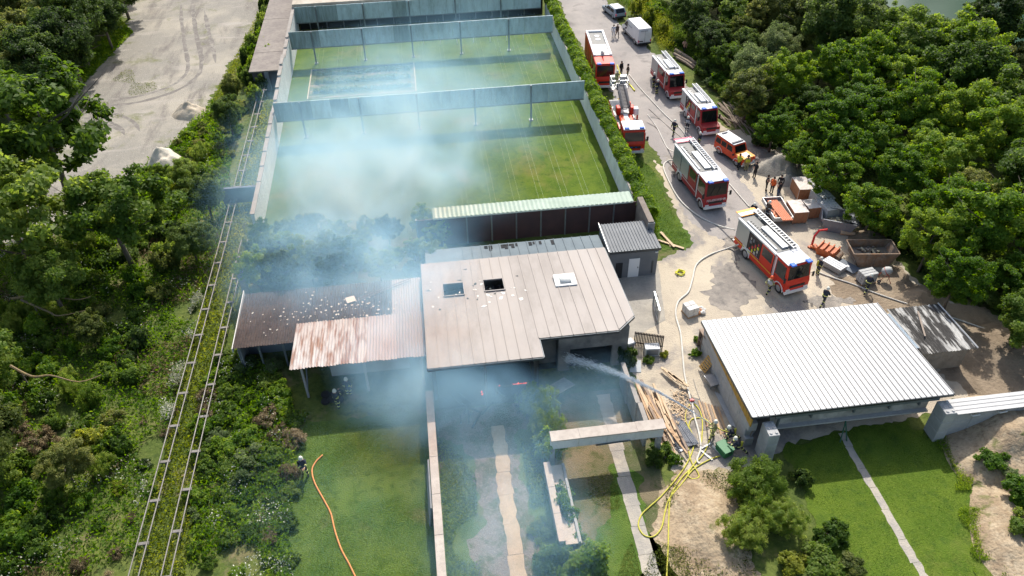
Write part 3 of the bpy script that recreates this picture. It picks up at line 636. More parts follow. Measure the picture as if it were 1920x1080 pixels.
lp = tag(MB().box((7.9, 38.7, .9), (2.3, 1.3, .08), rot=Matrix.Rotation(.5, 3, 'Z') @ Matrix.Rotation(-.25, 3, 'X')).build('fallen_board', m_ash), 'pale fallen panel leaning by the bush under the beige roof', 'panel')
MB().tube([(7.4, 38.6, 0), (7.4, 38.6, .88)], .05, 5).build('prop', m_soot, lp)

# ------------------------------------------------------------------ white shed
m_wroof = mat('white_trapezoid_roof', (.46, .465, .47), rough=.45, c2=(.41, .415, .42), scale=.25, c3=(.33, .33, .32), s3=1.1, a3=.4, stretch=(1, .16, 1), coords='World', metal=.1)
m_seam = mat('roof_seam', (.2, .205, .21), rough=.5, metal=.2)
m_block = mat('grey_concrete_block', (.42, .42, .41), rough=.9, c2=(.34, .34, .335), scale=1.2, c3=(.27, .27, .26), s3=6, a3=.4)
m_gold = mat('ochre_boarding', (.46, .27, .04), rough=.6, c2=(.38, .21, .03), scale=2)
o = thing('white_roof_shed', 'shed of concrete blocks under a broad white ribbed metal roof', 'shed')
def wz(y): return 3.65-.075*(y-31.8)
WX0, WX1, WY0, WY1 = 19.8, 34.1, 31.8, 42.2
N = 36
for i in range(N):
    a = WX0+(WX1-WX0)*i/N; b = WX0+(WX1-WX0)*(i+1)/N
    slab_quad([(a+.004, WY0, wz(WY0)), (b-.004, WY0, wz(WY0)), (b-.004, WY1, wz(WY1)), (a+.004, WY1, wz(WY1))], .06).build('roof_sheet', m_wroof, o)
    q = MB().span(b-.035, b+.02, WY0, WY1, -.02, .05)
    for v in q.bm.verts: v.co.z += wz(v.co.y)
    q.build('seam', m_seam, o)
MB().span(WX0, WX1, WY0-.06, WY0-.005, wz(WY0)-.2, wz(WY0)-.01).build('fascia', m_flash, o)
for x in (WX0-.05, WX1+.005):
    q = MB().span(x, x+.05, WY0, WY1, -.22, .02)
    for v in q.bm.verts: v.co.z += wz(v.co.y)
    q.build('barge_board', m_flash, o)
MB().span(21.6, 33.3, WY0+.1, WY0+.28, 3.02, 3.28).build('gutter_beam', m_steel, o)
MB().span(21.6, 33.2, WY0+.75, WY0+1.0, 1.55, 2.95).build('lintel', mat('stained_lintel', (.3, .29, .27), rough=.9, c2=(.44, .42, .4), scale=.4, lo=.5, hi=.6, c3=(.17, .16, .15), s3=2, coords='World'), o)
MB().span(21.6, 33.2, WY0+.45, WY0+1.05, 1.42, 1.54).build('lintel_foot', m_block, o)
for x in (24.5, 27.6, 30.2, 32.4): MB().span(x-.06, x+.06, WY0+.55, WY0+.74, 2.1, 2.95).build('bracket', m_steel, o)
# left side: block courses, ochre boarding
for k, (y0, y1) in enumerate([(32.2+i*1.62, 32.2+(i+1)*1.62) for i in range(6)]):
    for c in range(3): MB().span(20.0, 20.6, y0+.01+(.3*(c % 2)), y1-.01+(.3*(c % 2)) if k < 5 else y1-.01, c*.8+.005, (c+1)*.8-.005, bev=.02).build('concrete_block', m_block, o)
for i in range(40):
    y0 = 31.95+i*.24; MB().span(19.9+.012*(i % 2), 19.99, y0, y0+.22, 2.42, wz(y0)-.22).build('board', m_gold, o)
for c in range(2): MB().span(20.8, 33.2, 41.6, 42.0, c*1.3, c*1.3+1.28).build('rear_wall', m_block, o)
for c in range(3): MB().span(33.3, 33.8, 34.5, 41.9, c*.8+.005, c*.8+.795).build('side_wall', m_block, o)
# the front pillars of stacked studded blocks
def pillar(name, x0, x1, y0, y1, n, par):
    h = 2.95/n
    for c in range(n):
        MB().span(x0, x1, y0, y1, c*h+.006, (c+1)*h-.006, bev=.025).build('pillar_block', m_block, par)
    for i in range(2):
        for j in range(3):
            x = x0+(x1-x0)*(i+.5)/2; y = y0+(y1-y0)*(j+.5)/3
            MB().lathe([(.11, 0), (.1, .04), (.07, .07)], (x, y, n*h-.006), n=8).build('stud', m_block, par)
pillar('l', 20.65, 21.4, 30.6, 31.85, 3, o); pillar('r', 33.15, 33.95, 30.7, 31.9, 3, o)
MB().tube([(22.0, 32.3, 0), (22.05, 32.2, 3.0)], .09, 8).build('prop', m_steel, o); MB().lathe([(.22, .01), (.22, .06), (.1, .1)], (22, 32.3, 0), 10).build('prop_foot', m_steel, o)
MB().tube([(26.8, 31.6, 0), (27.1, 32.2, 1.5)], .045, 6).build('trestle_leg', mat('green_paint', (.03, .1, .06)), o); MB().tube([(27.3, 31.6, 0), (27.1, 32.2, 1.5)], .045, 6).build('trestle_leg', MATS['green_paint'], o)
# capped wall to the right
o = thing('capped_wall', 'wall of concrete blocks with pale metal capping running from the white shed', 'wall')
for i in range(6):
    x = 34.0+i*1.6
    for c in range(3): MB().span(x+.008, x+1.592, 31.0-.0*i, 31.7, c*.8+.005, (c+1)*.8-.005, bev=.02).build('concrete_block', m_block, o)
for i in range(4):
    y0 = 30.75+i*.36
    q = slab_quad([(34.1, y0, 2.72-.03*i), (46, y0, 2.72-.03*i), (46, y0+.34, 2.71-.03*i), (34.1, y0+.34, 2.71-.03*i)], .05); q.build('capping_sheet', m_wroof, o)
for i in range(1, 4): MB().span(34.1, 46, 30.75+i*.36-.03, 30.75+i*.36+.015, 2.62, 2.735-.03*i+.02).build('capping_joint', m_seam, o)
for x in (35.6, 37.6, 39.5): MB().tube([(x-.3, 30.94, 2.3), (x-.25, 30.8, 2.3), (x+.25, 30.8, 2.36), (x+.3, 30.94, 2.36)], .06, 6).build('bracket', mat('white_frame', (.6, .6, .58)), o)
# small fibre-cement shed on the right
m_fc = mat('stained_fibre_cement', (.5, .49, .46), rough=.9, c2=(.04, .038, .035), scale=.9, lo=.43, hi=.5, c3=(.1, .095, .09), s3=4, a3=.6, coords='World', stretch=(2.2, .3, 1))
o = thing('corrugated_shed', 'small stone shed with black-stained corrugated roof behind the white shed', 'shed')
for i in range(4):
    x = 35.0+i*1.08
    corrugated(x, x+1.09, 36.7, 2.45+.015*(i % 2), 42.0, 2.25+.015*(i % 2), pitch=.25, amp=.05).build('corrugated_sheet', m_fc, o)
MB().span(35.2, 39.1, 37.2, 37.5, 0, 2.3).build('wall', mat('rubble_wall', (.2, .18, .15), rough=.95, c2=(.28, .26, .22), scale=1.5, bump=.6), o); MB().span(35.2, 35.5, 37.5, 41.8, 0, 2.15).build('wall', m_block, o); MB().span(38.8, 39.1, 37.5, 41.8, 0, 2.15).build('wall', m_block, o)
MB().tube([(39.35, 36.7, 2.5), (39.35, 42.05, 2.3)], .07, 6).build('ridge_cap', mat('zinc_edge', (.4, .4, .4)), o)
for k in range(3):
    q = tag(MB().tube([(34.7+.1*k, 37.2, 2.62), (34.5+.1*k, 41.2, 2.5)], .05, 6).build('roof_pipe', mat('pale_blue_pipe', (.35, .42, .48), rough=.4)), 'pale blue pipe lying between the white roof and the stained roof', 'pipe', 'pipes between the two shed roofs')
    MB().tube([(34.68+.1*k, 37.4, 0), (34.68+.1*k, 37.4, 2.58)], .03, 4).build('prop', m_steel, q)
tag(MB().box((36.6, 39.8, 2.5), (.12, 3.0, .06), rot=Matrix.Rotation(-.35, 3, 'Z') @ Matrix.Rotation(-.038, 3, 'X')).build('loose_batten', mat('grey_wood', (.27, .22, .18), rough=.9)), 'single weathered batten lying across the black-stained roof', 'batten')
# ------------------------------------------------------------------ vegetation
nr = np.random.default_rng(11)
def leaf_mesh(name, cen, nrm, size, tone, m, aspect=.62):
    """one diamond leaf per row of cen"""
    n = len(cen)
    up = nr.normal(size=(n, 3)); t = np.cross(nrm, up); t /= np.linalg.norm(t, axis=1, keepdims=True)+1e-9
    b = np.cross(nrm, t); s = size[:, None]
    bend = nrm*s*.18
    v = np.stack([cen-t*s-bend, cen+b*s*aspect, cen+t*s-bend, cen-b*s*aspect], 1).reshape(-1, 3)
    me = bpy.data.meshes.new(name); me.vertices.add(4*n); me.vertices.foreach_set('co', v.astype(np.float32).ravel())
    me.loops.add(4*n); me.loops.foreach_set('vertex_index', np.arange(4*n, dtype=np.int32))
    me.polygons.add(n); me.polygons.foreach_set('loop_start', np.arange(0, 4*n, 4, dtype=np.int32))
    at_ = me.attributes.new('tone', 'FLOAT', 'POINT'); at_.data.foreach_set('value', np.repeat(tone, 4).astype(np.float32))
    me.materials.append(m); me.update(calc_edges=True); return me
def crown(name, seed, rx, rz, zc, nlobe, nleaf, leaf, m, lobe=.2, flat=.8, narrow=.62, rise=0.0):
    """foliage in many small clumps spread through an uneven ellipsoid: gaps, light and dark clumps"""
    g = np.random.default_rng(seed)
    d = g.normal(size=(nlobe, 3)); d /= np.linalg.norm(d, axis=1, keepdims=True); d[:, 2] = d[:, 2]*.85+.12
    az = np.arctan2(d[:, 1], d[:, 0]); bump_ = 1+.16*np.sin(az*2+seed)+.12*np.sin(az*3+2.1*seed)+.1*np.sin(az*5+seed*.7)
    rad = (g.uniform(.12, 1, nlobe)**.45)*bump_; lc = d*rad[:, None]*np.array([rx, rx, rz])*.86
    lr = g.uniform(.5, 1.35, nlobe)*lobe*rx
    k = g.choice(nlobe, nleaf, p=lr**2/np.sum(lr**2))
    e = g.normal(size=(nleaf, 3)); e /= np.linalg.norm(e, axis=1, keepdims=True)
    p = lc[k] + e*(lr[k]*g.uniform(.02, 1.1, nleaf)**.5)[:, None]*np.array([1, 1, flat]); p[:, 2] += zc + rise*g.random(nleaf)
    p += g.normal(size=p.shape)*.05*rx/4
    o = p-np.array([0, 0, zc]); o /= np.linalg.norm(o, axis=1, keepdims=True)+1e-6
    nn_ = o*.5 + e*.25 + g.normal(size=e.shape)*.5 + np.array([0, 0, .5]); nn_ /= np.linalg.norm(nn_, axis=1, keepdims=True)
    lt = g.uniform(.22, .8, nlobe); tone = np.clip(lt[k]+g.normal(size=nleaf)*.15, 0, 1)
    p[:, 2] = np.maximum(p[:, 2], .03)
    return leaf_mesh(name, p, nn_, g.uniform(.55, 1.35, nleaf)*leaf, tone, m, aspect=narrow)
m_bark = mat('bark', (.1, .08, .06), rough=.95, c2=(.16, .14, .115), scale=3, stretch=(3, 3, .6))
LM = dict(
    dark=leaf_mat('leaf_dark', (.032, .064, .015), (.065, .118, .025), (.125, .185, .045)),
    mid=leaf_mat('leaf_mid', (.054, .108, .015), (.1, .178, .026), (.185, .255, .052)),
    bright=leaf_mat('leaf_bright', (.056, .13, .012), (.11, .21, .02), (.21, .3, .042)),
    olive=leaf_mat('leaf_olive', (.066, .1, .02), (.12, .158, .036), (.22, .24, .075)),
    grey=leaf_mat('leaf_greygreen', (.07, .115, .042), (.13, .185, .07), (.23, .28, .13)),
    yellow=leaf_mat('leaf_yellow', (.09, .135, .013), (.16, .21, .024), (.26, .29, .05)),
    feather=leaf_mat('leaf_feather', (.11, .185, .03), (.185, .27, .05), (.29, .35, .09), .7),
    brown=leaf_mat('leaf_brown', (.09, .072, .034), (.17, .13, .065), (.26, .205, .11), .2),
    flower=leaf_mat('flower_white', (.35, .36, .25), (.5, .5, .4), (.65, .65, .55), .2))
def trunk_mesh(seed, h, r, n=7, spread=.35):
    rr = random.Random(seed); mb = MB()
    top = Vector((rr.uniform(-.4, .4), rr.uniform(-.4, .4), h*.72))
    mb.tube([(0, 0, -.15), top*.35+Vector((rr.uniform(-.15, .15), 0, 0)), top*.7, top], [r*1.2, r*.9, r*.6, r*.2], 8)
    for i in range(n):
        t = rr.uniform(.3, .9); b = top*t; a = rr.uniform(0, 6.28); L = h*spread*rr.uniform(.7, 1.2)
        e = b+Vector((math.cos(a)*L, math.sin(a)*L, L*rr.uniform(.3, .9)))
        mb.tube([b, b.lerp(e, .5)+Vector((0, 0, -.08*L)), e], [r*.4, r*.26, r*.08], 5)
    return mb.mesh('trunk', m_bark, smooth=True)
# tree kinds: shared meshes, built once at their own size
KIND = {}
def kind(key, colr, rx, rz, h, nlobe, nleaf, leaf, nvar=2, **kw):
    KIND[key] = [(trunk_mesh(sum(map(ord, key))+v, h, .035*h*.6), crown('crown', sum(map(ord, key))+v*7, rx, rz, h-rz*.9, nlobe, nleaf, leaf, LM[colr], **kw)) for v in range(nvar)]
kind('dark', 'dark', 4.3, 4.6, 10.2, 140, 25000, .15, nvar=3, lobe=.16)
kind('mid', 'mid', 4.3, 4.2, 9.8, 140, 25000, .15, nvar=3, lobe=.16)
kind('locust', 'bright', 4.2, 3.9, 9, 170, 26000, .135, nvar=3, lobe=.135, flat=.6)
kind('willow', 'grey', 3.8, 3.8, 8.5, 100, 20000, .14, nvar=2, lobe=.19, narrow=.35)
kind('olive', 'olive', 4.2, 4.4, 10, 140, 25000, .15, nvar=2, lobe=.16)
kind('open', 'mid', 5.4, 4.2, 11, 70, 15000, .19, nvar=2, lobe=.15, flat=.7)
SH = {}
def shrub_kind(key, colr, nleaf=3600, leaf=.085, rz=.62, nlobe=40, lobe=.24, nvar=3, **kw):
    SH[key] = [crown('foliage', sum(map(ord, key))*3+v, 1, rz, rz*.72, nlobe, nleaf, leaf, LM[colr], lobe=lobe, **kw) for v in range(nvar)]
for k_, c_ in (('dark', 'dark'), ('mid', 'mid'), ('bright', 'bright'), ('olive', 'olive'), ('grey', 'grey'), ('yellow', 'yellow')): shrub_kind(k_, c_)
shrub_kind('brown', 'brown', nleaf=2400, leaf=.09, narrow=.25)
shrub_kind('feather', 'feather', nleaf=13000, leaf=.07, rz=.8, nlobe=190, lobe=.1, narrow=.16, flat=1.9)
shrub_kind('reed', 'yellow', nleaf=5000, leaf=.12, rz=1.1, nlobe=50, lobe=.16, narrow=.16, flat=2.2)
stem_me = MB().tube([(0, 0, -.05), (.05, 0, .45), (0, .06, .8)], [.07, .05, .015], 5).tube([(.03, 0, .25), (.3, .2, .7)], [.04, .012], 4).tube([(.03, 0, .3), (-.25, -.2, .7)], [.04, .012], 4).mesh('stem', m_bark)
def tree(x, y, key, sc=1.0, sz=None, label=None, group=None, v=None, name='tree'):
    tr, cr_ = KIND[key][v if v is not None else rng.randrange(len(KIND[key]))]
    o = thing(name, label, 'tree', (x, y, ground_z(x, y)-.02), rng.uniform(0, 6.28), group); o.scale = (sc, sc, sz or sc)
    link('trunk', tr, o); link('crown', cr_, o); return o
def shrub(x, y, key, r, label, group, sz=None, name='shrub', cat='shrub', z=0):
    o = thing(name, label, cat, (x, y, z), rng.uniform(0, 6.28), group); o.scale = (r, r, (sz or r)*rng.uniform(.85, 1.15))
    link('stem', stem_me, o); link('foliage', rng.choice(SH[key]), o); return o
def inside(p, poly):
    x, y = p; c = False; n = len(poly)
    for i in range(n):
        (x1, y1), (x2, y2) = poly[i], poly[(i+1) % n]
        if (y1 > y) != (y2 > y) and x < (x2-x1)*(y-y1)/(y2-y1)+x1: c = not c
    return c
def scatter(poly, dmin, n, seed, z=0):
    """points at least dmin apart inside a polygon given in survey points at height z"""
    P = [at(q[0], q[1], z) for q in poly]; P = [(q.x, q.y) for q in P]; g = random.Random(seed); out = []
    x0, x1 = min(q[0] for q in P), max(q[0] for q in P); y0, y1 = min(q[1] for q in P), max(q[1] for q in P)
    for _ in range(n):
        q = (g.uniform(x0, x1), g.uniform(y0, y1))
        if inside(q, P) and all((q[0]-r_[0])**2+(q[1]-r_[1])**2 > dmin*dmin for r_ in out): out.append(q)
    return out
TL = dict(dark='dark green broadleaf tree in the wood along the river', mid='mid green broadleaf tree in the wood along the river', locust='bright green feathery-leaved tree in the wood beside the yard', willow='grey-green willow in the wood along the river', olive='olive green broadleaf tree in the wood along the river', open='open-crowned tree on the wooded bank')
# the wood on the right
WOOD = [(1262, -60), (1700, -60), (1745, 60), (1800, 120), (1870, 190), (2100, 330), (2200, 620), (1990, 640), (1800, 545), (1720, 480), (1640, 400), (1560, 310), (1500, 245), (1420, 190), (1370, 95), (1290, 45)]
for (x, y) in scatter(WOOD, 3.9, 5000, 21, z=4.5) + [(70.5, 84), (71, 78.5), (70, 73), (74, 68), (69, 89.5), (70.5, 94), (78, 72), (80, 66), (75, 63), (84, 60), (81, 77)]:
    d = river_d(x, y)
    if (d > 2 and y > 79) or (y > 84 and d > -13): continue
    # kinds change across the wood: dark by the logs, feathery trees by the yard, willows at the water's side
    a = mnoise.noise(Vector((x*.08, y*.08, 3)))
    if x < 46 and y > 80: k = 'dark' if a < .2 else 'mid'
    elif x > 62 and y < 82: k = 'willow' if a > -.1 else 'olive'
    elif y > 92: k = 'olive' if a > .05 else 'mid'
    elif y < 84 and x < 62: k = 'locust' if a > -.32 else 'mid'
    else: k = 'mid' if a > 0 else 'dark'
    if rng.random() < .3: k = rng.choice(['mid', 'olive', 'willow', 'locust'])
    edge = min(1, max(.62, .62+(x-38)*.025))
    s = rng.uniform(.62, 1.2)*edge
    tree(x, y, k, s, s*rng.uniform(.85, 1.12), TL[k], 'trees of the wood on the river side: '+k)
for (x, y) in ((97, 113), (103, 118), (98, 106), (106, 108), (98, 122), (104, 99), (108, 92), (110, 101), (100, 131), (97, 138), (112, 112), (99, 98)):
    tree(x, y, 'dark', rng.uniform(.95, 1.2), None, 'dark tree on the far bank of the green river', 'trees on the far river bank')
# wood on the upper left
for (x, y) in scatter([(-60, -60), (245, -60), (232, 30), (165, 85), (110, 150), (40, 190), (-120, 200)], 4.6, 3000, 22, z=4):
    k = 'dark' if x > -46 else ('olive' if rng.random() < .45 else 'mid')
    tree(x, y, k, rng.uniform(.8, 1.1), None, {'dark': 'dark tree bordering the gravel lot', 'olive': 'olive tree in the grove behind the gravel lot', 'mid': 'leafy green tree in the grove behind the gravel lot'}[k], 'grove beside the gravel lot: '+k)
# single trees on the left
for (px, py, z, k, s, lab) in ((95, 300, 7, 'open', 1.5, 'large open-crowned tree with bare limbs beside the gravel lot'), (225, 440, 4, 'open', .95, 'spreading tree with thin crown above the white-flowered weeds'), (10, 400, 8, 'open', 1.3, 'tall open tree at the lot corner behind the thicket'),
                               (-90, 640, 7, 'mid', .8, 'tall tree on the thicket edge above bare fallen limbs'), (-70, 800, 6, 'olive', .8, 'dark leafy tree with a forked trunk at the thicket'), (110, 860, 3, 'olive', .4, 'small rounded tree in the thicket near brown dead brush'), (160, 600, 3, 'olive', .36, 'small brown-tinged tree in the middle of the thicket'), (60, 470, 7, 'mid', .75, 'leafy tree overhanging the gravel lot edge')):
    p = at(px, py, z); tree(p.x, p.y, k, s, None, lab)
for (px, py, z, k, s, sz, lab) in ((428, 220, 2.5, 'dark', .42, .5, 'dark conical tree beside the felt-roofed annex'), (432, 165, 3, 'olive', .34, .5, 'yellowing slim tree beside the ivy-covered annex'), (385, 370, 2.5, 'dark', .5, .5, 'dark bushy tree beside the dark blue board'), (360, 460, 2, 'dark', .5, .42, 'dense dark bushy tree by the rails'), (345, 330, 2, 'mid', .42, .4, 'rounded bushy tree near the pale sand heap')):
    p = at(px, py, z); tree(p.x, p.y, k, s, sz, lab)
# overgrown gap behind the mossy shed
for (x, y) in scatter([(472, 430), (820, 400), (835, 470), (800, 520), (720, 505), (480, 530)], 2.0, 900, 24, z=2):
    k = rng.choice(['mid', 'bright', 'dark']); s = rng.uniform(.36, .5)*(.72 if x > -5 or y > 58 else 1)
    tree(x, y, {'mid': 'mid', 'bright': 'locust', 'dark': 'dark'}[k], s, s, 'small '+{'mid': 'green', 'bright': 'bright green', 'dark': 'dark green'}[k]+' tree in the smoky thicket behind the mossy shed', 'thicket behind the mossy shed: '+k, name='small_tree')
# thicket on the left, in zones
SL = dict(dark='dark green shrub in the thicket beside the rails', mid='mid green shrub in the thicket beside the rails', bright='bright green shrub in the thicket beside the rails', olive='olive shrub in the thicket beside the rails', grey='grey-green shrub in the thicket beside the rails', brown='brown withered shrub in the thicket beside the rails', feather='tall feathery shrub in the thicket beside the rails', yellow='yellow-green shrub in the thicket beside the rails')
LEFT = [(-60, 470), (120, 440), (240, 350), (330, 330), (420, 270), (440, 380), (425, 420), (385, 560), (318, 830), (240, 1130), (-60, 1130)]
for (x, y) in scatter(LEFT, 1.75, 2600, 25):
    a = mnoise.noise(Vector((x*.16, y*.16, 5))); b = mnoise.noise(Vector((x*.3, y*.3, 8)))
    near = x > -23.5
    k = 'feather' if a > .22 and y > 36 else ('brown' if a < -.34 and y < 46 else ('dark' if b < -.36 else ('yellow' if b > .38 else ('olive' if b > .25 else ('mid' if b < .06 else 'bright')))))
    r = rng.uniform(.6, 1.1)*(.6 if near else 1.25); shrub(x, y, k, r, SL[k], 'thicket left of the rails: '+k, sz=r*(1.25 if not near else .8))
RIGHTS = [(395, 690), (440, 660), (520, 690), (560, 790), (555, 900), (545, 1000), (560, 1130), (350, 1130), (370, 880)]
for (x, y) in scatter(RIGHTS, 1.35, 1200, 26):
    b = mnoise.noise(Vector((x*.3, y*.3, 18))); k = 'grey' if b > .3 else ('bright' if b > .05 else ('mid' if b > -.32 else 'brown'))
    r = rng.uniform(.6, .95)*(1.25 if y > 33 else .85); shrub(x, y, k, r, {'grey': 'grey-green', 'mid': 'green', 'bright': 'bright green', 'brown': 'brown'}[k]+' shrub between the rails and the left lawn', 'shrubs between rails and lawn: '+k, sz=r*.9)
# ivy and bushes along the annex, lot edge
for (x, y) in scatter([(500, -20), (515, 60), (500, 150), (478, 190), (455, 120), (480, 40)], 1.3, 600, 27, z=1.5):
    k = rng.choice(['mid', 'bright', 'dark']); shrub(x, y, k, rng.uniform(.8, 1.1), {'mid': 'green', 'bright': 'bright green', 'dark': 'dark green'}[k]+' climbing shrub against the felt-roofed annex', 'climbers on the annex: '+k, sz=2.3)
for (x, y) in scatter([(420, 200), (470, 195), (430, 330), (300, 345), (255, 330), (330, 270)], 1.5, 500, 28):
    k = rng.choice(['mid', 'bright', 'yellow', 'olive']); shrub(x, y, k, rng.uniform(.6, 1.0), {'mid': 'green', 'bright': 'bright green', 'yellow': 'yellow-green', 'olive': 'olive'}[k]+' weed clump around the pale sand heap', 'weeds around the sand heap: '+k, sz=.7)
# shrubs at the wood's edge by the road
for (px, py, k, r, sz, lab) in ((1190, 30, 'reed', 1.2, 1.5, 'yellow-green reed clump behind the grey car'), (1215, 55, 'reed', 1.3, 1.7, 'tall reed clump right beside the white van'), (1240, 70, 'reed', 1.2, 1.6, 'yellow-green reed clump near the log pile'), (1228, 28, 'bright', 1.5, 1.6, 'bright green bush behind the reeds'), (1265, 85, 'mid', 1.2, 1.2, 'low green bush beside the log pile end'),
                           (1205, 8, 'yellow', 1.3, 1.5, 'yellowish bush at the road top'), (1340, 160, 'grey', 1.5, 1.3, 'silvery shrub beside the second small fire engine'), (1365, 185, 'grey', 1.3, 1.1, 'silvery shrub above the bare branches'), (1320, 140, 'mid', 1.3, 1.0, 'green bush between the logs and the small fire engines'), (1400, 215, 'olive', 1.4, 1.2, 'olive shrub over the branch pile'), (1430, 270, 'dark', 1.6, 1.3, 'dark shrub above the gravel heap'), (1395, 180, 'dark', 1.7, 1.5, 'dark shrub behind the silvery ones'), (1480, 275, 'mid', 1.7, 1.4, 'green shrub behind the gravel heap'), (1560, 330, 'bright', 1.7, 1.5, 'bright shrub behind the studded blocks'), (1610, 400, 'bright', 1.8, 1.5, 'bright shrub beside the grey tipping skip'), (1690, 450, 'dark', 1.8, 1.5, 'dark shrub behind the rusty skip'), (1760, 520, 'dark', 1.9, 1.5, 'dark shrub at the soil heap'), (1830, 545, 'dark', 1.9, 1.6, 'dark shrub above the brown track'), (1900, 580, 'mid', 1.8, 1.4, 'green shrub at the end of the brown track')):
    p = at(px, py); shrub(p.x, p.y, k, r, lab, None, sz=sz, name='bush', cat='bush')
# low growth closing the wood edge
EDGE = [(1300, 120), (1330, 110), (1400, 170), (1450, 225), (1520, 270), (1600, 350), (1680, 440), (1780, 500), (1900, 545), (1990, 600), (1980, 625), (1850, 575), (1750, 530), (1660, 460), (1580, 372), (1500, 292), (1420, 240), (1360, 180)]
for (x, y) in scatter(EDGE, 1.9, 1500, 29):
    k = rng.choice(['mid', 'bright', 'dark', 'olive']); r = rng.uniform(1.2, 1.9)
    shrub(x, y, k, r, {'mid': 'green', 'bright': 'bright green', 'dark': 'dark green', 'olive': 'olive'}[k]+' undergrowth shrub closing the edge of the wood', 'undergrowth of the wood edge: '+k, sz=r*1.25)
# foreground right
for (px, py, k, r, sz, lab) in ((1410, 930, 'feather', 2.3, 1.9, 'large feathery tamarisk-like bush beside the studded pillar'), (1455, 985, 'feather', 1.9, 1.5, 'feathery bush below the large one on the lane edge'), (1395, 1010, 'feather', 1.8, 1.4, 'feathery bush on the pale bank'), (1502, 905, 'dark', .75, 1.1, 'slim dark shrub with reddish tips beside the lane'), (1555, 1010, 'mid', 1.2, .9, 'leafy low bush along the lane'), (1540, 1060, 'mid', 1.3, .9, 'dark low bush at the lane edge'), (1480, 1065, 'yellow', 1.0, .8, 'yellow-flowered weed clump below the feathery bushes'), (1595, 1065, 'olive', .9, .6, 'olive weed clump on the lane edge'),
                           (1850, 880, 'bright', 1.0, .8, 'bright weed clump on the pale bank'), (1900, 950, 'bright', 1.3, 1.0, 'bright green shrub on the slope by the bank'), (1905, 800, 'olive', .9, .8, 'olive shrub on top of the pale bank'), (1880, 900, 'grey', .8, .6, 'white-flowered weed clump on the bank'), (1915, 1010, 'mid', 1.2, .9, 'green shrub low on the bank')):
    p = at(px, py); shrub(p.x, p.y, k, r, lab, None, sz=sz, name='bush', cat='bush', z=.1 if px < 1800 else .7)
# bushes in the lanes
for (x, y, k, r, sz, lab) in ((6.2, 37.0, 'feather', 1.6, 2.3, 'rounded pale bush under the front of the beige roof'), (6.5, 35.0, 'feather', 1.4, 1.9, 'pale bush just behind the lane baffle'), (6.3, 33.3, 'bright', 1.1, 2.0, 'bush growing over the left end of the lane baffle'), (6.6, 29.8, 'bright', .85, 1.3, 'bush between the planter walls next to the baffle'), (6.5, 28.3, 'bright', .95, 1.4, 'bush in the middle of the planter walls'), (6.7, 26.9, 'bright', .85, 1.1, 'bush spilling over the planter wall end'), (6.9, 24.4, 'bright', 1.7, 1.9, 'large rounded bush below the planter walls'), (5.2, 25.5, 'bright', 1.2, .9, 'low bush on the gravel lane edge'), (5.0, 27.6, 'mid', .9, .6, 'low spreading bush beside the planter wall'), (5.2, 22.8, 'bright', 1.2, .9, 'low bush along the gravel lane'), (13.6, 31.7, 'dark', .8, 1.3, 'dark bush under the right end of the lane baffle'), (13.4, 34.8, 'mid', .6, .7, 'bush between the side wall and timber pile'), (13.8, 41.0, 'dark', .8, 1.8, 'ivy on the chamfered corner of the burning building')):
    shrub(x, y, k, r, lab, None, sz=sz, name='bush', cat='bush')
for (px, py, k, r, lab) in ((1303, 665, 'bright', .5, 'small weed clump against the white shed corner'), (1308, 640, 'bright', .4, 'weed clump at the shed corner by leaning boards'), (1215, 680, 'mid', .5, 'weed clump between the white appliances'), (1245, 668, 'yellow', .4, 'weed clump at the dark fence end'), (1262, 866, 'bright', .6, 'grass clump below the grey sheets'), (1240, 850, 'mid', .8, 'green clump beside the grey metal sheets')):
    p = at(px, py); shrub(p.x, p.y, k, r, lab, None, sz=r, name='weed_clump', cat='weeds')
# hedge on the right range wall
g = np.random.default_rng(5); n = 60000
yy = g.uniform(57, 113, n); bul = .12*np.sin(yy*1.3)+.14*np.sin(yy*.57+1)+.1*np.sin(yy*2.9)
ang = g.uniform(-.35, math.pi+.5, n); rr_ = (.72+bul*.5)*g.uniform(.7, 1.06, n)
cen = np.stack([19.75+np.cos(ang)*rr_*1.05, yy, np.maximum(.1, 2.75+np.sin(ang)*rr_*.9+bul*.6)], 1)
k2 = g.random(n) < .3; cen[k2, 2] = g.uniform(.1, 2.8, k2.sum()); cen[k2, 0] = 20.5+g.normal(size=k2.sum())*.2+bul[k2]*.4
nrm = np.stack([np.cos(ang), g.normal(size=n)*.4, np.sin(ang)+.3], 1)+g.normal(size=(n, 3))*.45; nrm /= np.linalg.norm(nrm, axis=1, keepdims=True)
tone = np.clip(.45+bul*.6+g.normal(size=n)*.18, 0, 1)
o = thing('hedge', 'long ivy hedge along the white range wall beside the fire engines', 'hedge', (0, 0, 0))
link('foliage', leaf_mesh('foliage', cen, nrm, g.uniform(.08, .16, n), tone, LM['bright']), o)
for y in range(58, 113, 3): MB().tube([(19.8, y, 0), (19.75, y+.2, 1.4), (19.7, y, 2.6)], [.06, .05, .03], 5).build('stem', m_bark, o)
# bed rows
for j, y in enumerate((92.6, 95.2, 97.7)):
    n = 1500; g = np.random.default_rng(40+j); x = g.uniform(-13.4, -1.2, n); cen = np.stack([x, y+g.normal(size=n)*.28, .1+np.abs(g.normal(size=n))*.22], 1)
    nrm = g.normal(size=(n, 3))+np.array([0, 0, 1]); nrm /= np.linalg.norm(nrm, axis=1, keepdims=True)
    tag(link('plant_row', leaf_mesh('plant_row', cen, nrm, g.uniform(.08, .16, n), g.uniform(.1, .6, n), LM['grey'])), 'row of low plants in the timber-edged bed', 'plants', 'plant rows in the bed')
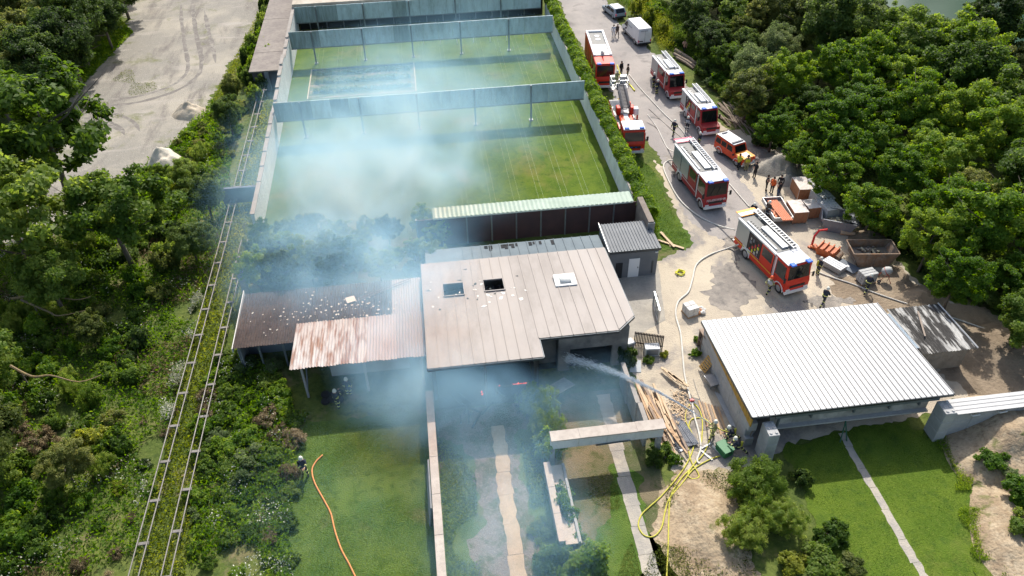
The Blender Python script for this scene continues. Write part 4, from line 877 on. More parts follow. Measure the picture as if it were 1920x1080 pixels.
# ground cover: weeds, long grass, lawn tufts
def cover(name, poly, n, size, hmax, m, seed, label, world=False, patch=.2, thr=-.1, z=0.0, narrow=.3, skip=None):
    P = [(q[0], q[1]) if world else tuple(at(*q).to_2d()) for q in poly]; g = np.random.default_rng(seed); pts = []
    x0, x1 = min(q[0] for q in P), max(q[0] for q in P); y0, y1 = min(q[1] for q in P), max(q[1] for q in P)
    while len(pts) < n:
        x, y = g.uniform(x0, x1), g.uniform(y0, y1)
        if inside((x, y), P) and mnoise.noise(Vector((x*patch, y*patch, seed))) > thr and not (skip and skip(x, y)): pts.append((x, y))
    pts = np.array(pts); hgt = np.abs(g.normal(size=n))*.5*hmax+.03
    cen = np.column_stack([pts, z+hgt]); nrm = g.normal(size=(n, 3)); nrm[:, 2] = np.abs(nrm[:, 2])*.8; nrm /= np.linalg.norm(nrm, axis=1, keepdims=True)
    tn = np.array([mnoise.noise(Vector((a*.5, b*.5, seed+3))) for a, b in pts])*.6+.5
    return tag(link(name, leaf_mesh(name, cen, nrm, g.uniform(.6, 1.3, n)*size, np.clip(tn+g.normal(size=n)*.15, 0, 1), m, aspect=narrow)), label, 'ground cover', kind='stuff')
RAILS = [(450, 300), (500, 190), (520, 190), (480, 420), (440, 560), (400, 760), (340, 1130), (240, 1130), (320, 800), (395, 520)]
cover('rail_weeds', RAILS, 15000, .11, .5, LM['yellow'], 61, 'low yellow-green weeds growing between the rails', thr=-1, narrow=.5)
cover('thicket_weeds', LEFT, 34000, .13, .9, LM['bright'], 62, 'tangled green weeds covering the thicket floor', thr=-.25, narrow=.5)
cover('dead_weeds', LEFT, 9000, .17, .6, LM['brown'], 63, 'brown dead weeds in the thicket', thr=.15, narrow=.25)
cover('shrub_weeds', RIGHTS, 12000, .12, .8, LM['bright'], 64, 'grey-green weeds between the rails and lawn', thr=-.3, narrow=.5)
cover('lot_edge_weeds', [(395, 195), (480, 150), (500, 30), (488, 20), (440, 110), (410, 165)], 6000, .12, .4, LM['yellow'], 65, 'yellow-green weeds along the gravel lot edge', thr=-1)
cover('lot_weeds', [(330, 265), (400, 190), (435, 300), (420, 400), (330, 380), (210, 420), (200, 375)], 12000, .14, .6, LM['bright'], 66, 'green weeds around the sand heaps', thr=-.3, narrow=.5)
cover('grove_weeds', [(228, 40), (250, 62), (185, 128), (118, 203), (60, 253), (20, 250), (100, 170)], 9000, .16, .5, LM['bright'], 67, 'green weeds along the grove edge', thr=-1, narrow=.5)
cover('lawn_tufts', [(-11.8, 20), (-1.8, 20), (-1.8, 38), (-11, 38.5)], 26000, .042, .09, LM['mid'], 68, 'short grass of the left lawn', world=True, thr=-.35, narrow=.3)
cover('lane_tufts', [(7.2, 18), (13.3, 18), (13.6, 32), (7.4, 31)], 9000, .05, .1, LM['olive'], 69, 'short dry grass of the narrow lane', world=True, thr=-.1, skip=lambda x, y: 10.45 < x < 11.85)
cover('lane_bank_weeds', [(4.3, 19), (6, 18), (6.2, 33), (4.6, 35)], 6000, .09, .35, LM['mid'], 70, 'weeds beside the gravel lane', world=True, thr=-.2, narrow=.5)
cover('lane_edge_weeds', [(-1.2, 18), (.5, 18), (1.2, 33), (-1.2, 36)], 5000, .08, .25, LM['mid'], 71, 'weeds along the long lane wall', world=True, thr=-.2, narrow=.5)
cover('far_lane_tufts', [(1480, 840), (1600, 802), (1700, 792), (1790, 850), (1850, 1000), (1900, 1110), (1560, 1110), (1520, 960)], 16000, .038, .08, LM['mid'], 72, 'short grass of the far right lane', thr=-.3, patch=.5, skip=lambda x, y: abs(x-(lane1.x+(lane0.x-lane1.x)*(y-lane1.y)/(lane0.y-lane1.y))) < .38)
cover('verge_tufts', [(1190, 292), (1222, 315), (1240, 350), (1262, 400), (1296, 455), (1240, 468), (1220, 420), (1190, 350)], 7000, .06, .15, LM['mid'], 73, 'short grass of the roadside verge', thr=-.4)
cover('wood_floor', [(1235, 60), (1290, 100), (1370, 190), (1420, 260), (1520, 300), (1600, 400), (1700, 490), (1800, 560), (1950, 620), (2000, 500), (1700, 300), (1500, 150), (1400, 40)], 22000, .16, .7, LM['dark'], 74, 'dark undergrowth along the wood edge', thr=-.4, narrow=.5)
cover('road_edge_weeds', [(1150, 0), (1205, 30), (1245, 90), (1300, 120), (1340, 160), (1380, 210), (1430, 260), (1420, 225), (1350, 110), (1290, 50), (1230, -10)], 16000, .12, .5, LM['mid'], 84, 'green weeds between the road and the wood', thr=-.5, narrow=.4)
cover('reed_weeds', [(1180, 5), (1215, 5), (1260, 60), (1265, 95), (1235, 95), (1222, 60)], 7000, .15, 1.4, LM['yellow'], 85, 'tall yellow-green reeds beside the white van', thr=-1, narrow=.15)
cover('white_umbels', LEFT, 2200, .06, 1.1, LM['flower'], 75, 'white umbel flowers scattered through the thicket', thr=.3, patch=.35, narrow=.9, z=.25)
cover('rail_umbels', [(318, 830), (385, 560), (430, 430), (400, 440), (330, 700), (230, 1080), (200, 1080)], 1700, .06, .9, LM['flower'], 76, 'white umbel flowers along the rails', thr=.15, patch=.5, narrow=.9, z=.3)
cover('shrub_umbels', RIGHTS, 900, .055, .9, LM['flower'], 77, 'white umbel flowers between rails and lawn', thr=.25, patch=.5, narrow=.9, z=.3)
cover('lot_tufts', [(150, 200), (260, 110), (300, 170), (270, 240), (190, 260), (130, 240)], 2600, .07, .12, LM['olive'], 81, 'sparse weeds growing through the gravel lot', thr=.12)
cover('bank_weeds', [(1262, 880), (1400, 890), (1420, 1100), (1200, 1100)], 2600, .09, .2, LM['olive'], 82, 'sparse dry weeds on the pale bank', thr=.1)
cover('lane_side_weeds', [(1745, 815), (1800, 830), (1850, 900), (1850, 1000), (1920, 1110), (1840, 1110), (1790, 980), (1790, 900)], 9000, .07, .16, LM['bright'], 83, 'ragged grass edge of the far right lane', thr=-.05, patch=.6, z=.1)
# bare fallen limbs in the thicket
for k, pts in enumerate(([(20, 686), (60, 706), (95, 704), (148, 716), (190, 703)], [(22, 560), (80, 553), (140, 562), (170, 556)], [(40, 562), (90, 584), (112, 592), (170, 580)])):
    P = smooth_path([at(a, b, 2.2+.3*math.sin(i)) for i, (a, b) in enumerate(pts)], 4)
    o = tag(MB().tube(P, [.11-.09*i/len(P) for i in range(len(P))], 6).build('bare_limb', mat('lichen_bark', (.26, .19, .08), rough=.9, c2=(.14, .11, .08), scale=3)), ['long crooked bare limb over the brown thicket patch', 'upper bare limb reaching over the feathery shrubs', 'lower bare limb drooping beneath the upper one'][k], 'branch')
    q = P[2]; MB().tube([(q.x, q.y, 0), (q.x, q.y, q.z)], .06, 5).build('snag', m_bark, o)
# ------------------------------------------------------------------ vehicles
def paint(name, c, rough=.42): return mat(name, c, rough=rough, spec=.35, c2=tuple(x*.86 for x in c), scale=1.2)
P_OR = paint('signal_red', (.64, .036, .015)); P_DK = paint('dark_red', (.34, .015, .02)); P_W = paint('white_lacquer', (.72, .72, .72)); P_RO = paint('orange_red', (.68, .07, .02))
P_BLUE = mat('blue_beacon', (.02, .13, .6), rough=.2, spec=.6); P_BLK = mat('black_rubber', (.018, .018, .019), rough=.75, c2=(.03, .03, .03), scale=4); P_GL = mat('dark_glass', (.015, .02, .022), rough=.08, spec=.6)
P_AL = mat('aluminium', (.5, .51, .52), rough=.4, metal=.6, c2=(.42, .43, .44), scale=3); P_SH = mat('shutter_grey', (.36, .38, .39), rough=.4, metal=.4); P_DECK = mat('chequer_deck', (.22, .22, .21), rough=.7, metal=.2, c2=(.17, .17, .165), scale=6)
P_YEL = mat('reflex_yellow', (.62, .6, .04), rough=.5); P_ORG = mat('orange_flap', (.75, .3, .03), rough=.4); P_PINK = mat('reflex_red', (.62, .05, .12), rough=.4); P_LAMP = mat('clear_lamp', (.7, .7, .68), rough=.15); P_GREY = mat('machine_grey', (.2, .2, .21), rough=.6)
_wheel = {}
m_redp_ = mat('equipment_red', (.5, .02, .02), rough=.4)
def wheel(par, x, y, r, w, side):
    key = (r, w)
    if key not in _wheel:
        t = MB().lathe([(r*.6, -w/2), (r*.93, -w/2), (r, -w*.32), (r, w*.32), (r*.93, w/2), (r*.6, w/2)], n=20, axis='Y').mesh('tyre', P_BLK, True)
        rm = MB().lathe([(r*.6, -w*.51), (r*.58, -w*.53), (r*.5, -w*.52), (r*.3, -w*.56), (r*.26, -w*.62), (.02, -w*.63)], n=16, axis='Y').mesh('rim', mat('grey_rim', (.33, .33, .33), rough=.5, metal=.3))
        _wheel[key] = (t, rm)
    o = bpy.data.objects.new('wheel', None); col.objects.link(o); o.parent = par; o.location = (x, y, r); o.rotation_euler = (0, 0, 0 if side < 0 else math.pi)
    link('tyre', _wheel[key][0], o); link('rim', _wheel[key][1], o)
def ladder(mb, x0, x1, yc, z, w, nr_, r=.035, tilt=0):
    for s in (-1, 1): mb.box(((x0+x1)/2, yc+s*w/2, z), (x1-x0, .06, .09))
    for i in range(nr_):
        x = x0+(x1-x0)*(i+.5)/nr_; mb.box((x, yc, z), (.05, w, .05))
    return mb
def arch(par, x, y, r, m, side, W):
    pts = [(x+math.cos(a)*r*1.28, r+math.sin(a)*r*1.28) for a in [math.pi*k/10 for k in range(11)]]+[(x+math.cos(a)*r*1.1, r+math.sin(a)*r*1.1) for a in [math.pi*(10-k)/10 for k in range(11)]]
    MB().prism(pts, side*(W/2-.25), side*(W/2+.03)).build('wheel_arch', m, par)

def fire_engine(name, label, cx, cyy, hd, L, W, H, red, cabL, nosed=False, shutters=2, roof='ladder', flap=None, wr=.5, axles=None, front_text=None, side='shutter', cabroof=None, group=None):
    t = thing(name, label, 'fire engine', (cx, cyy, .02), R(hd), group)
    xr, xf = -L/2, L/2; xc = xf-cabL; z0 = .62
    hb = W/2
    cabr = cabroof or P_W
    # body
    MB().span(xr, xc-.06, -hb+.05, hb-.05, z0, H-.02, bev=.03).build('body', P_W if side != 'red' else red, t)
    MB().span(xr+.2, xf-.5, -hb+.35, hb-.35, .4, z0).build('chassis', P_GREY, t)
    for s in (-1, 1):
        # skirt pieces between the wheel arches
        ax = axles or (xr+L*.24, xf-cabL*.42)
        xs_ = [xr+.02]+[v for a in sorted(ax) for v in (a-wr*1.25, a+wr*1.25)]+[xc-.08]
        for a, b in zip(xs_[0::2], xs_[1::2]):
            b = min(b, xc-.08)
            if b-a > .15: MB().span(a, b, s*(hb-.06), s*(hb), .55, 1.22, bev=.02).build('skirt_panel', red, t)
        n = shutters+1; w_ = (xc-.1-xr-.08)/n
        for i in range(n):
            a = xr+.06+i*w_+.04; b = a+w_-.08
            if i < shutters and side == 'shutter':
                q = MB()
                for j in range(9): q.span(a, b, s*(hb-.055), s*(hb-.005-.012*(j % 2)), 1.26+j*(H-1.5)/9, 1.26+(j+1)*(H-1.5)/9)
                q.build('roller_shutter', P_SH, t)
            elif i < shutters and side == 'open' and s < 0 and i > 0:
                MB().span(a, b, s*(hb-.055), s*(hb-.03), 1.26, H-.24).build('open_locker', mat('locker_dark', (.05, .04, .04), rough=.8, c2=(.25, .06, .04), scale=4, lo=.5, hi=.6), t)
            elif i < shutters and side == 'open':
                MB().span(a, b, s*(hb-.055), s*(hb-.005), 1.26, H-.24).build('roller_shutter', P_SH, t)
            else:
                d = MB().span(a, b, s*(hb-.055), s*(hb-.002), 1.0 if i == shutters else 1.22, H-.1, bev=.01).build('crew_door' if i == shutters else 'side_panel', red, t)
                if i == shutters: MB().span(a+.2, b-.2, s*(hb-.01), s*(hb+.008), 2.0, H-.36).build('window', P_GL, d)
        if side != 'red': MB().span(xr, xc-.06, s*(hb-.05), s*(hb+.012), H-.18, H-.02).build('roof_rail', P_W, t)
        MB().span(xr+.05, xc-.08, s*(hb-.01), s*(hb+.006), 1.05, 1.11).build('reflex_stripe', P_W if red is not P_OR else P_YEL, t)
        for a in ax: arch(t, a, s*hb, wr, P_W if side != 'red' else red, s, W); wheel(t, a, s*(hb-.19), wr, .32, s)
    # gear in the open lockers, locker seams and lettering band on the sides
    if side == 'open':
        for k in range(16):
            n = shutters+1; w_ = (xc-.1-xr-.08)/n; x = xr+.06+w_+.2+(w_-.4)*((k % 4)+.5)/4; z = 1.35+.36*(k//4)
            MB().box((x, -hb+.025, z+.12), (.12+.1*((k*7) % 3)/2, .07, .2+.05*((k*5) % 3))).build('stowed_gear', [m_redp_, P_AL, P_BLK, P_YEL, P_GREY][(k*3) % 5], t)
    for s in (-1, 1):
        for i in range(1, shutters+2):
            x = xr+.06+i*(xc-.1-xr-.08)/(shutters+1); MB().span(x-.015, x+.015, s*(hb-.05), s*(hb+.008), 1.2, H-.2).build('door_gap', P_BLK, t)
        MB().span(xc+.1, xc+.22, s*(hb-.04), s*(hb+.012), .7, H-.15).build('cab_pillar', P_W if side != 'red' else red, t)
        MB().box((xr-.02, s*(hb-.12), 1.0), (.05, .16, .3)).build('tail_light', P_PINK, t)
    # rear
    MB().span(xr-.03, xr, -hb+.25, hb-.25, 1.0, H-.25).build('rear_locker', mat('locker_dark', (.05, .04, .04)), t)
    MB().span(xr-.35, xr, -hb+.15, hb-.15, .5, .6).build('rear_step', P_AL, t)
    if flap: 
        f = MB().box((xr-.35, 0, H+.06), (1.0, W*.8, .05), rot=Matrix.Rotation(-.1, 3, 'Y')).build('raised_flap', flap, t)
        MB().box((xr-.2, 0, H+.1), (.5, W*.82, .03), rot=Matrix.Rotation(-.1, 3, 'Y')).build('flap_band', P_W, f)
    # cab
    if nosed:
        prof = [(xc, .6), (xf, .6), (xf+.02, 1.25), (xf-.75, 1.42), (xf-1.15, H-.22), (xf-1.3, H-.1), (xc, H-.08)]
    else:
        prof = [(xc, .62), (xf-.02, .62), (xf, 1.45), (xf-.1, 1.75), (xf-.3, H-.2), (xf-.45, H-.1), (xc, H-.08)]
    MB().prism(prof, -hb+.03, hb-.03).build('cab', red, t)
    a, b = (prof[3], prof[4]); dx, dz = b[0]-a[0], b[1]-a[1]
    ws = MB(); n_ = Vector((dz, 0, -dx)).normalized()*.018
    p = [Vector((a[0]+dx*.04, -hb+.14, a[1]+dz*.04))+n_, Vector((a[0]+dx*.04, hb-.14, a[1]+dz*.04))+n_, Vector((a[0]+dx*.97, hb-.2, a[1]+dz*.97))+n_, Vector((a[0]+dx*.97, -hb+.2, a[1]+dz*.97))+n_]
    ws.face(p); bmesh.ops.solidify(ws.bm, geom=ws.bm.faces[:], thickness=.02); w_o = ws.build('windscreen', P_GL, t)
    for s in (-1, 1): MB().tube([p[0]+Vector((0, .35+(.75 if s > 0 else 0), .03)), p[0].lerp(p[3], .75)+Vector((.02, .75+(.6 if s > 0 else 0), 0))], .018, 4).build('wiper', P_BLK, w_o)
    MB().box(((prof[-1][0]+prof[5][0])/2+.02, 0, H-.055), (prof[5][0]-xc+.15, W-.1, .09), bev=.03).build('cab_roof', cabr, t)
    for s in (-1, 1):
        d = MB().span(xc+.25, (a[0] if not nosed else b[0])-.15, s*(hb-.035), s*(hb-.01), .95, H-.22).build('door', red, t)
        wpts = [(xc+.32, 1.62), ((a[0]-.22) if not nosed else a[0]-.45, 1.62), (b[0]-.1, H-.32), (xc+.32, H-.32)]
        MB().prism(wpts, s*(hb-.03), s*(hb+.0)).build('window', P_GL, d)
        MB().box((xc+.4, s*(hb+.0), 1.4), (.16, .03, .04)).build('handle', P_BLK, d)
        mx_ = (a[0]-.05) if not nosed else b[0]+.05
        m_ = MB().tube([(mx_, s*(hb-.05), 2.0), (mx_+.1, s*(hb+.2), 2.1)], .02, 5); m_.box((mx_+.12, s*(hb+.22), 1.95), (.1, .2, .5), bev=.02); m_.build('mirror', P_BLK, t)
        hl_ = MB().span(xf-.02, xf+.06, s*(hb-.5), s*(hb-.12), .72, .9, bev=.02).build('headlight', P_LAMP, t)
        MB().box((xf-.25 if not nosed else b[0]-.1, s*(hb-.42), H+.06), (.5, .5, .15), bev=.05).build('blue_light', P_BLUE, t)
    MB().span(xf-.12, xf+.09, -hb+.02, hb-.02, .38, .70, bev=.05).build('bumper', P_W, t)
    MB().span(xf-.02, xf+.035, -hb+.45, hb-.45, 1.0, 1.22).build('grille', P_BLK, t)
    MB().span(xf+.085, xf+.1, -.28, .28, .5, .62).build('number_plate', P_LAMP, t)
    if front_text:
        me = text_mesh(front_text, .36, P_W); e = link('lettering', me, t); e.rotation_euler = (R(90), 0, R(90)); e.location = (xf+.03, 0, 1.36)
    # roof kit
    if roof == 'ladder':
        MB().span(xr+.1, xc-.15, -hb+.22, hb-.22, H-.02, H+.012).build('roof_deck', P_DECK, t)
        lad = MB(); ladder(lad, xr-.25, xc+.1, hb-.55, H+.28, .48, 17); ladder(lad, xr-.15, xc-.3, hb-.55, H+.16, .4, 15); lad.build('ladder', P_W if red is P_DK else P_AL, t)
        for x in (xr+.4, (xr+xc)/2, xc-.4): MB().span(x-.05, x+.05, hb-.85, hb-.25, H+.0, H+.11).build('ladder_rest', P_GREY, t)
        MB().span(xr+.9, xc-.5, -hb+.3, -hb+.42, H+.012, H+.12).build('handrail', P_W, t)
        MB().span(xr+L*.28, xc-.4, -.35, .28, H+.012, H+.2, bev=.03).build('roof_box', P_W if nosed else P_AL, t)
        q = MB()
        for i in range(8): q.box((xr+1.0+i*.33, -hb+.62, H+.03), (.05, .26, .03))
        q.build('hook_ladder', P_BLK if not nosed else P_AL, t)
        MB().tube([(xr+1.2, .35, H+.1), (xc-.5, .2, H+.1)], .07, 6).build('suction_hose', P_BLK, t)
    elif roof == 'tanker':
        q = MB()
        for (x0, x1, y0, y1) in ((xr+.05, xc-.1, -hb+.04, -hb+.3), (xr+.05, xc-.1, hb-.3, hb-.04), (xr+.05, xr+.4, -hb+.3, hb-.3)): q.span(x0, x1, y0, y1, H-.02, H+.2, bev=.03)
        q.build('roof_rim', P_W, t)
        MB().span(xr+.4, xr+L*.42, -hb+.3, hb-.3, H-.02, H+.01).build('roof_deck', P_DECK, t)
        MB().span(xr+L*.42+.02, xc-.15, -hb+.3, hb-.3, H-.02, H+.1, bev=.03).build('tank_cover', mat('tank_grey', (.42, .41, .4), rough=.5, c2=(.34, .33, .32), scale=2), t)
        for i in range(2): MB().lathe([(.32, 0), (.3, .05), (.26, .05), (.24, .01)], (xr+1.6+i*1.1, .1, H+.01), 14).build('hatch', P_AL, t)
        m_ = MB().lathe([(.25, 0), (.2, .25), (.12, .45)], (xc-.5, 0, H+.1), 10).tube([(xc-.5, 0, H+.5), (xc+.6, 0, H+.72)], [.1, .07], 8); m_.build('water_monitor', P_AL, t)
    return t
fire_engine('fire_engine', 'large red tanker fire engine with white roof rim parked beside the hedge', 22.9, 92.7, -94.4, 10.4, 2.4, 3.35, P_OR, 2.5, shutters=3, roof='tanker', wr=.52, side='red', axles=(-3.4, -1.9, 3.6), cabroof=P_OR)
fire_engine('fire_engine', 'small dark red fire engine with white roof ladders by the log pile', 30.35, 86.9, -85.7, 7.0, 2.1, 2.95, P_DK, 2.3, nosed=True, wr=.42, shutters=1, side='shutter')
fire_engine('fire_engine', 'small dark red fire engine with open side lockers behind the orange off-roader', 31.35, 77.6, -85.0, 6.6, 2.1, 2.95, P_DK, 2.3, nosed=True, wr=.42, shutters=2, side='open')
fire_engine('fire_engine', 'dark red and white fire engine with grey shutters and lettering on its front', 26.9, 64.2, -83.7, 8.0, 2.4, 3.3, P_DK, 2.1, shutters=2, flap=P_PINK, front_text='FEUERWEHR')
fire_engine('fire_engine', 'bright red and white fire engine with open lockers and an orange rear flap', 29.15, 50.9, -77.5, 7.8, 2.4, 3.3, P_OR, 2.0, shutters=2, side='open', flap=P_ORG)

# turntable ladder truck
t = thing('ladder_truck', 'red turntable ladder truck with rescue cage and outriggers set out', 'fire engine', (22.45, 76.7, .02), R(-94))
L, W = 10.2, 2.4; xr, xf = -L/2, L/2
MB().span(xr, 2.7, -1.15, 1.15, .7, 1.55, bev=.04).build('body', P_OR, t); MB().span(xr+.1, 4.8, -.6, .6, .4, .7).build('chassis', P_GREY, t)
MB().span(xr+.05, 2.65, -1.1, 1.1, 1.55, 1.62).build('deck', mat('pale_deck', (.5, .5, .5), rough=.5, c2=(.42, .42, .42), scale=3), t)
for s in (-1, 1):
    for i in range(4): MB().span(xr+.2+i*1.8, xr+1.9+i*1.8, s*1.14, s*1.17, .8, 1.45).build('locker_door', P_AL if i % 2 else P_OR, t)
    for x in (-3.2, 3.7): arch(t, x, s*1.2, .5, P_OR, s, 2.4); wheel(t, x, s*1.0, .5, .32, s)
    for x in (-2.9, 1.6):
        o_ = MB().span(x-.11, x+.11, s*1.1, s*2.0, .75, .95).build('outrigger', P_W, t)
        MB().span(x-.09, x+.09, s*1.82, s*2.0, .1, .8).build('jack', P_OR, o_); MB().lathe([(.25, 0), (.25, .06), (.1, .1)], (x, s*1.91, .0), 10).build('foot', P_BLK, o_)
prof = [(2.75, .62), (xf-.02, .62), (xf, 1.45), (xf-.12, 1.75), (xf-.32, 2.85), (xf-.45, 2.95), (2.75, 2.98)]
MB().prism(prof, -1.17, 1.17).build('cab', P_OR, t); MB().box((3.75, 0, 3.03), (2.0, 2.3, .1), bev=.03).build('cab_roof', P_W, t)
MB().prism([(xf-.1, 1.78), (xf-.3, 2.75), (xf-.33, 2.75), (xf-.13, 1.78)], -1.02, 1.02).build('windscreen', P_GL, t).location = (.022, 0, 0)
for s in (-1, 1):
    d = MB().span(3.0, 4.75, s*1.165, s*1.19, .95, 2.7).build('door', P_OR, t); MB().prism([(3.1, 1.7), (4.65, 1.7), (4.55, 2.6), (3.1, 2.6)], s*1.185, s*1.205).build('window', P_GL, d)
    MB().box((4.55, s*.8, 3.15), (.4, .5, .16), bev=.05).build('blue_light', P_BLUE, t); MB().span(xf-.02, xf+.06, s*.75, s*1.08, .72, .9).build('headlight', P_LAMP, t)
    m_ = MB().tube([(4.9, s*1.15, 2.1), (5.0, s*1.4, 2.2)], .02, 5); m_.box((5.0, s*1.42, 2.05), (.1, .2, .5)); m_.build('mirror', P_BLK, t)
    MB().span(xf+.02, xf+.05, s*.15, s*.35, 1.08, 1.16).build('strobe', P_BLUE, t)
MB().span(xf-.12, xf+.09, -1.17, 1.17, .38, .7, bev=.05).build('bumper', P_W, t); MB().span(xf-.02, xf+.035, -.75, .75, .98, 1.25).build('grille', P_BLK, t)
MB().box((2.2, .1, 1.95), (.8, 1.5, .62), bev=.1).build('locker_box', P_AL, t)
MB().span(2.55, 4.0, -1.5, -1.42, 1.3, 2.8).build('open_door', P_OR, t)
tt = MB().lathe([(.95, 0), (.9, .2), (.6, .35)], (-.6, 0, 1.62), 20).build('turntable', P_GREY, t)
MB().box((.4, -.05, 2.0), (1.7, 1.5, .35), bev=.12).build('counterweight', P_RO, t); MB().box((.4, -.05, 2.19), (1.68, .5, .03)).build('counterweight_stripe', P_W, t)
MB().box((-1.1, .75, 2.35), (.9, .5, .9), bev=.08).build('pedestal', P_OR, t); MB().box((-1.1, -.75, 2.35), (.9, .5, .9), bev=.08).build('pedestal', P_OR, t)
MB().box((-.6, 1.15, 2.45), (.8, .55, .8), bev=.1).build('operator_seat', P_W, t); MB().lathe([(.42, -.05), (.42, .05)], (-1.0, .5, 2.95), 18, axis='Y').build('sheave_disc', P_OR, t)
bx0, bz0, bx1, bz1 = -.6, 2.7, -4.6, 3.6
bm_ = MB()
for k, (w_, dz) in enumerate(((.95, 0), (.8, .12), (.66, .24))):
    for s in (-1, 1):
        bm_.tube([(bx0+.2, s*w_/2, bz0+dz), (bx1+.6*(2-k), s*w_/2, bz1+dz-.08*(2-k))], .05, 5); bm_.tube([(bx0+.2, s*w_/2, bz0+dz+.35), (bx1+.6*(2-k), s*w_/2, bz1+dz+.25)], .035, 5)
    for i in range(18):
        u_ = i/17; x = bx0+(bx1-bx0)*u_; z = bz0+(bz1-bz0)*u_+dz; bm_.box((x, 0, z), (.05, w_, .05))
bm_.build('ladder_boom', mat('ladder_grey', (.11, .11, .12), rough=.5, metal=.4), t)
q = MB(); bx = -5.5; bz = 3.1
for s in (-1, 1):
    for zz in (0, .5, 1.0): q.tube([(bx-.7, s*.95, bz+zz), (bx+.7, s*.95, bz+zz)], .045, 5); q.tube([(bx+s*.7, -.95, bz+zz), (bx+s*.7, .95, bz+zz)], .045, 5)
    for yy in (-.95, 0, .95): q.tube([(bx+s*.7, yy, bz), (bx+s*.7, yy, bz+1.0)], .045, 5)
q.box((bx, 0, bz), (1.4, 1.9, .07)); q.box((bx-.75, .55, bz+.45), (.1, .7, .8)); q.box((bx-.75, -.55, bz+.45), (.1, .7, .8)); q.build('rescue_cage', P_AL, t)
MB().box((bx+.9, 0, bz+.35), (.4, .9, .7), bev=.05).build('cage_mount', P_GREY, t); cage_pt = t.matrix_basis @ Vector((bx, -.3, bz+.04))

# off-roader, van, cars
def car(name, label, cat, cx, cyy, hd, L, W, prof, roofz, glass, m, roofm, wr, axles, extra=None, low=None):
    """outline prof (x,z), side windows glass [(x,z)...]"""
    t = thing(name, label, cat, (cx, cyy, .02), R(hd)); hb = W/2
    b = MB().prism(prof, -hb, hb)
    for v in b.bm.verts:
        if v.co.z > roofz*.62: v.co.y *= 1-.1*(v.co.z-roofz*.62)/(roofz*.38)
    bmesh.ops.recalc_face_normals(b.bm, faces=b.bm.faces); bmesh.ops.bevel(b.bm, geom=b.bm.edges[:], offset=.035, segments=2, affect='EDGES'); b.build('body', m, t)
    MB().span(-L/2+.2, L/2-.2, -hb+.1, hb-.1, .25, .45).build('underbody', P_BLK, t)
    for s in (-1, 1):
        for g_ in glass:
            z_ = lambda z: hb*(1-.1*max(0, z-roofz*.62)/(roofz*.38))
            q = MB(); q.face([(x, s*(z_(z)+.006), z) for (x, z) in g_]); bmesh.ops.solidify(q.bm, geom=q.bm.faces[:], thickness=.012); q.build('window', P_GL, t)
        for a in axles: arch(t, a, s*hb, wr, low or P_BLK, s, W-.02); wheel(t, a, s*(hb-.13), wr, .24, s)
        MB().span(L/2-.06, L/2+.02, s*(hb-.38), s*(hb-.08), .62, .82).build('headlight', P_LAMP, t); MB().span(-L/2-.02, -L/2+.05, s*(hb-.2), s*(hb-.05), .7, 1.0).build('tail_light', P_PINK, t)
        MB().box((prof[0][0] if False else L*.2, s*(hb+.1), 1.15), (.14, .2, .2), bev=.03).build('mirror', P_BLK, t)
    MB().span(L/2-.1, L/2+.08, -hb+.03, hb-.03, .35, .6, bev=.03).build('bumper', low or P_BLK, t); MB().span(-L/2-.08, -L/2+.1, -hb+.03, hb-.03, .35, .6, bev=.03).build('bumper', low or P_BLK, t)
    return t
def screen(t, p0, p1, hw, name='windscreen'):
    d = Vector((p1[0]-p0[0], 0, p1[1]-p0[1])); n_ = Vector((d.z, 0, -d.x)).normalized()*.02
    if p0[0] < 0: n_ = -n_ if n_.x > 0 else n_
    q = MB(); a, b = Vector((p0[0], 0, p0[1]))+d*.08+n_, Vector((p0[0], 0, p0[1]))+d*.92+n_
    q.face([a+Vector((0, -hw, 0)), a+Vector((0, hw, 0)), b+Vector((0, hw*.93, 0)), b+Vector((0, -hw*.93, 0))]); bmesh.ops.solidify(q.bm, geom=q.bm.faces[:], thickness=.012); q.build(name, P_GL, t)
# orange off-roader: roof rear at (31.9,71.7), front of roof (32.9,69.0)
hd = -70; dv = Vector((math.cos(R(hd)), math.sin(R(hd)))); c = Vector((31.9, 71.7))+dv*(2.3-.1)
t = car('off_roader', 'bright orange-red boxy off-roader with white roof and yellow bonnet', 'car', c.x, c.y, hd, 4.6, 1.8, [(-2.3, .5), (2.3, .5), (2.3, 1.12), (.95, 1.2), (.6, 1.95), (-2.2, 2.0), (-2.3, 1.2)], 2.0, [[(-2.1, 1.25), (-1.35, 1.25), (-1.35, 1.8), (-2.05, 1.8)], [(-1.2, 1.25), (-.45, 1.25), (-.45, 1.8), (-1.2, 1.8)], [(-.3, 1.25), (.62, 1.25), (.42, 1.8), (-.3, 1.8)]], P_RO, P_W, .4, (-1.4, 1.45), low=P_W)
MB().span(-2.2, .55, -.78, .78, 2.0, 2.06, bev=.02).build('roof', P_W, t); MB().span(.95, 2.3, -.8, .8, 1.2, 1.235).build('bonnet', P_ORG, t); MB().span(1.3, 2.1, -.4, .4, 1.236, 1.25).build('bonnet_plate', P_W, t)
MB().span(.1, .35, -.7, .7, 2.06, 2.2, bev=.03).build('light_bar', P_GREY, t); MB().span(-2.0, -1.8, -.35, .35, 2.06, 2.18, bev=.03).build('light_bar', P_GREY, t); screen(t, (.95, 1.2), (.6, 1.95), .72)
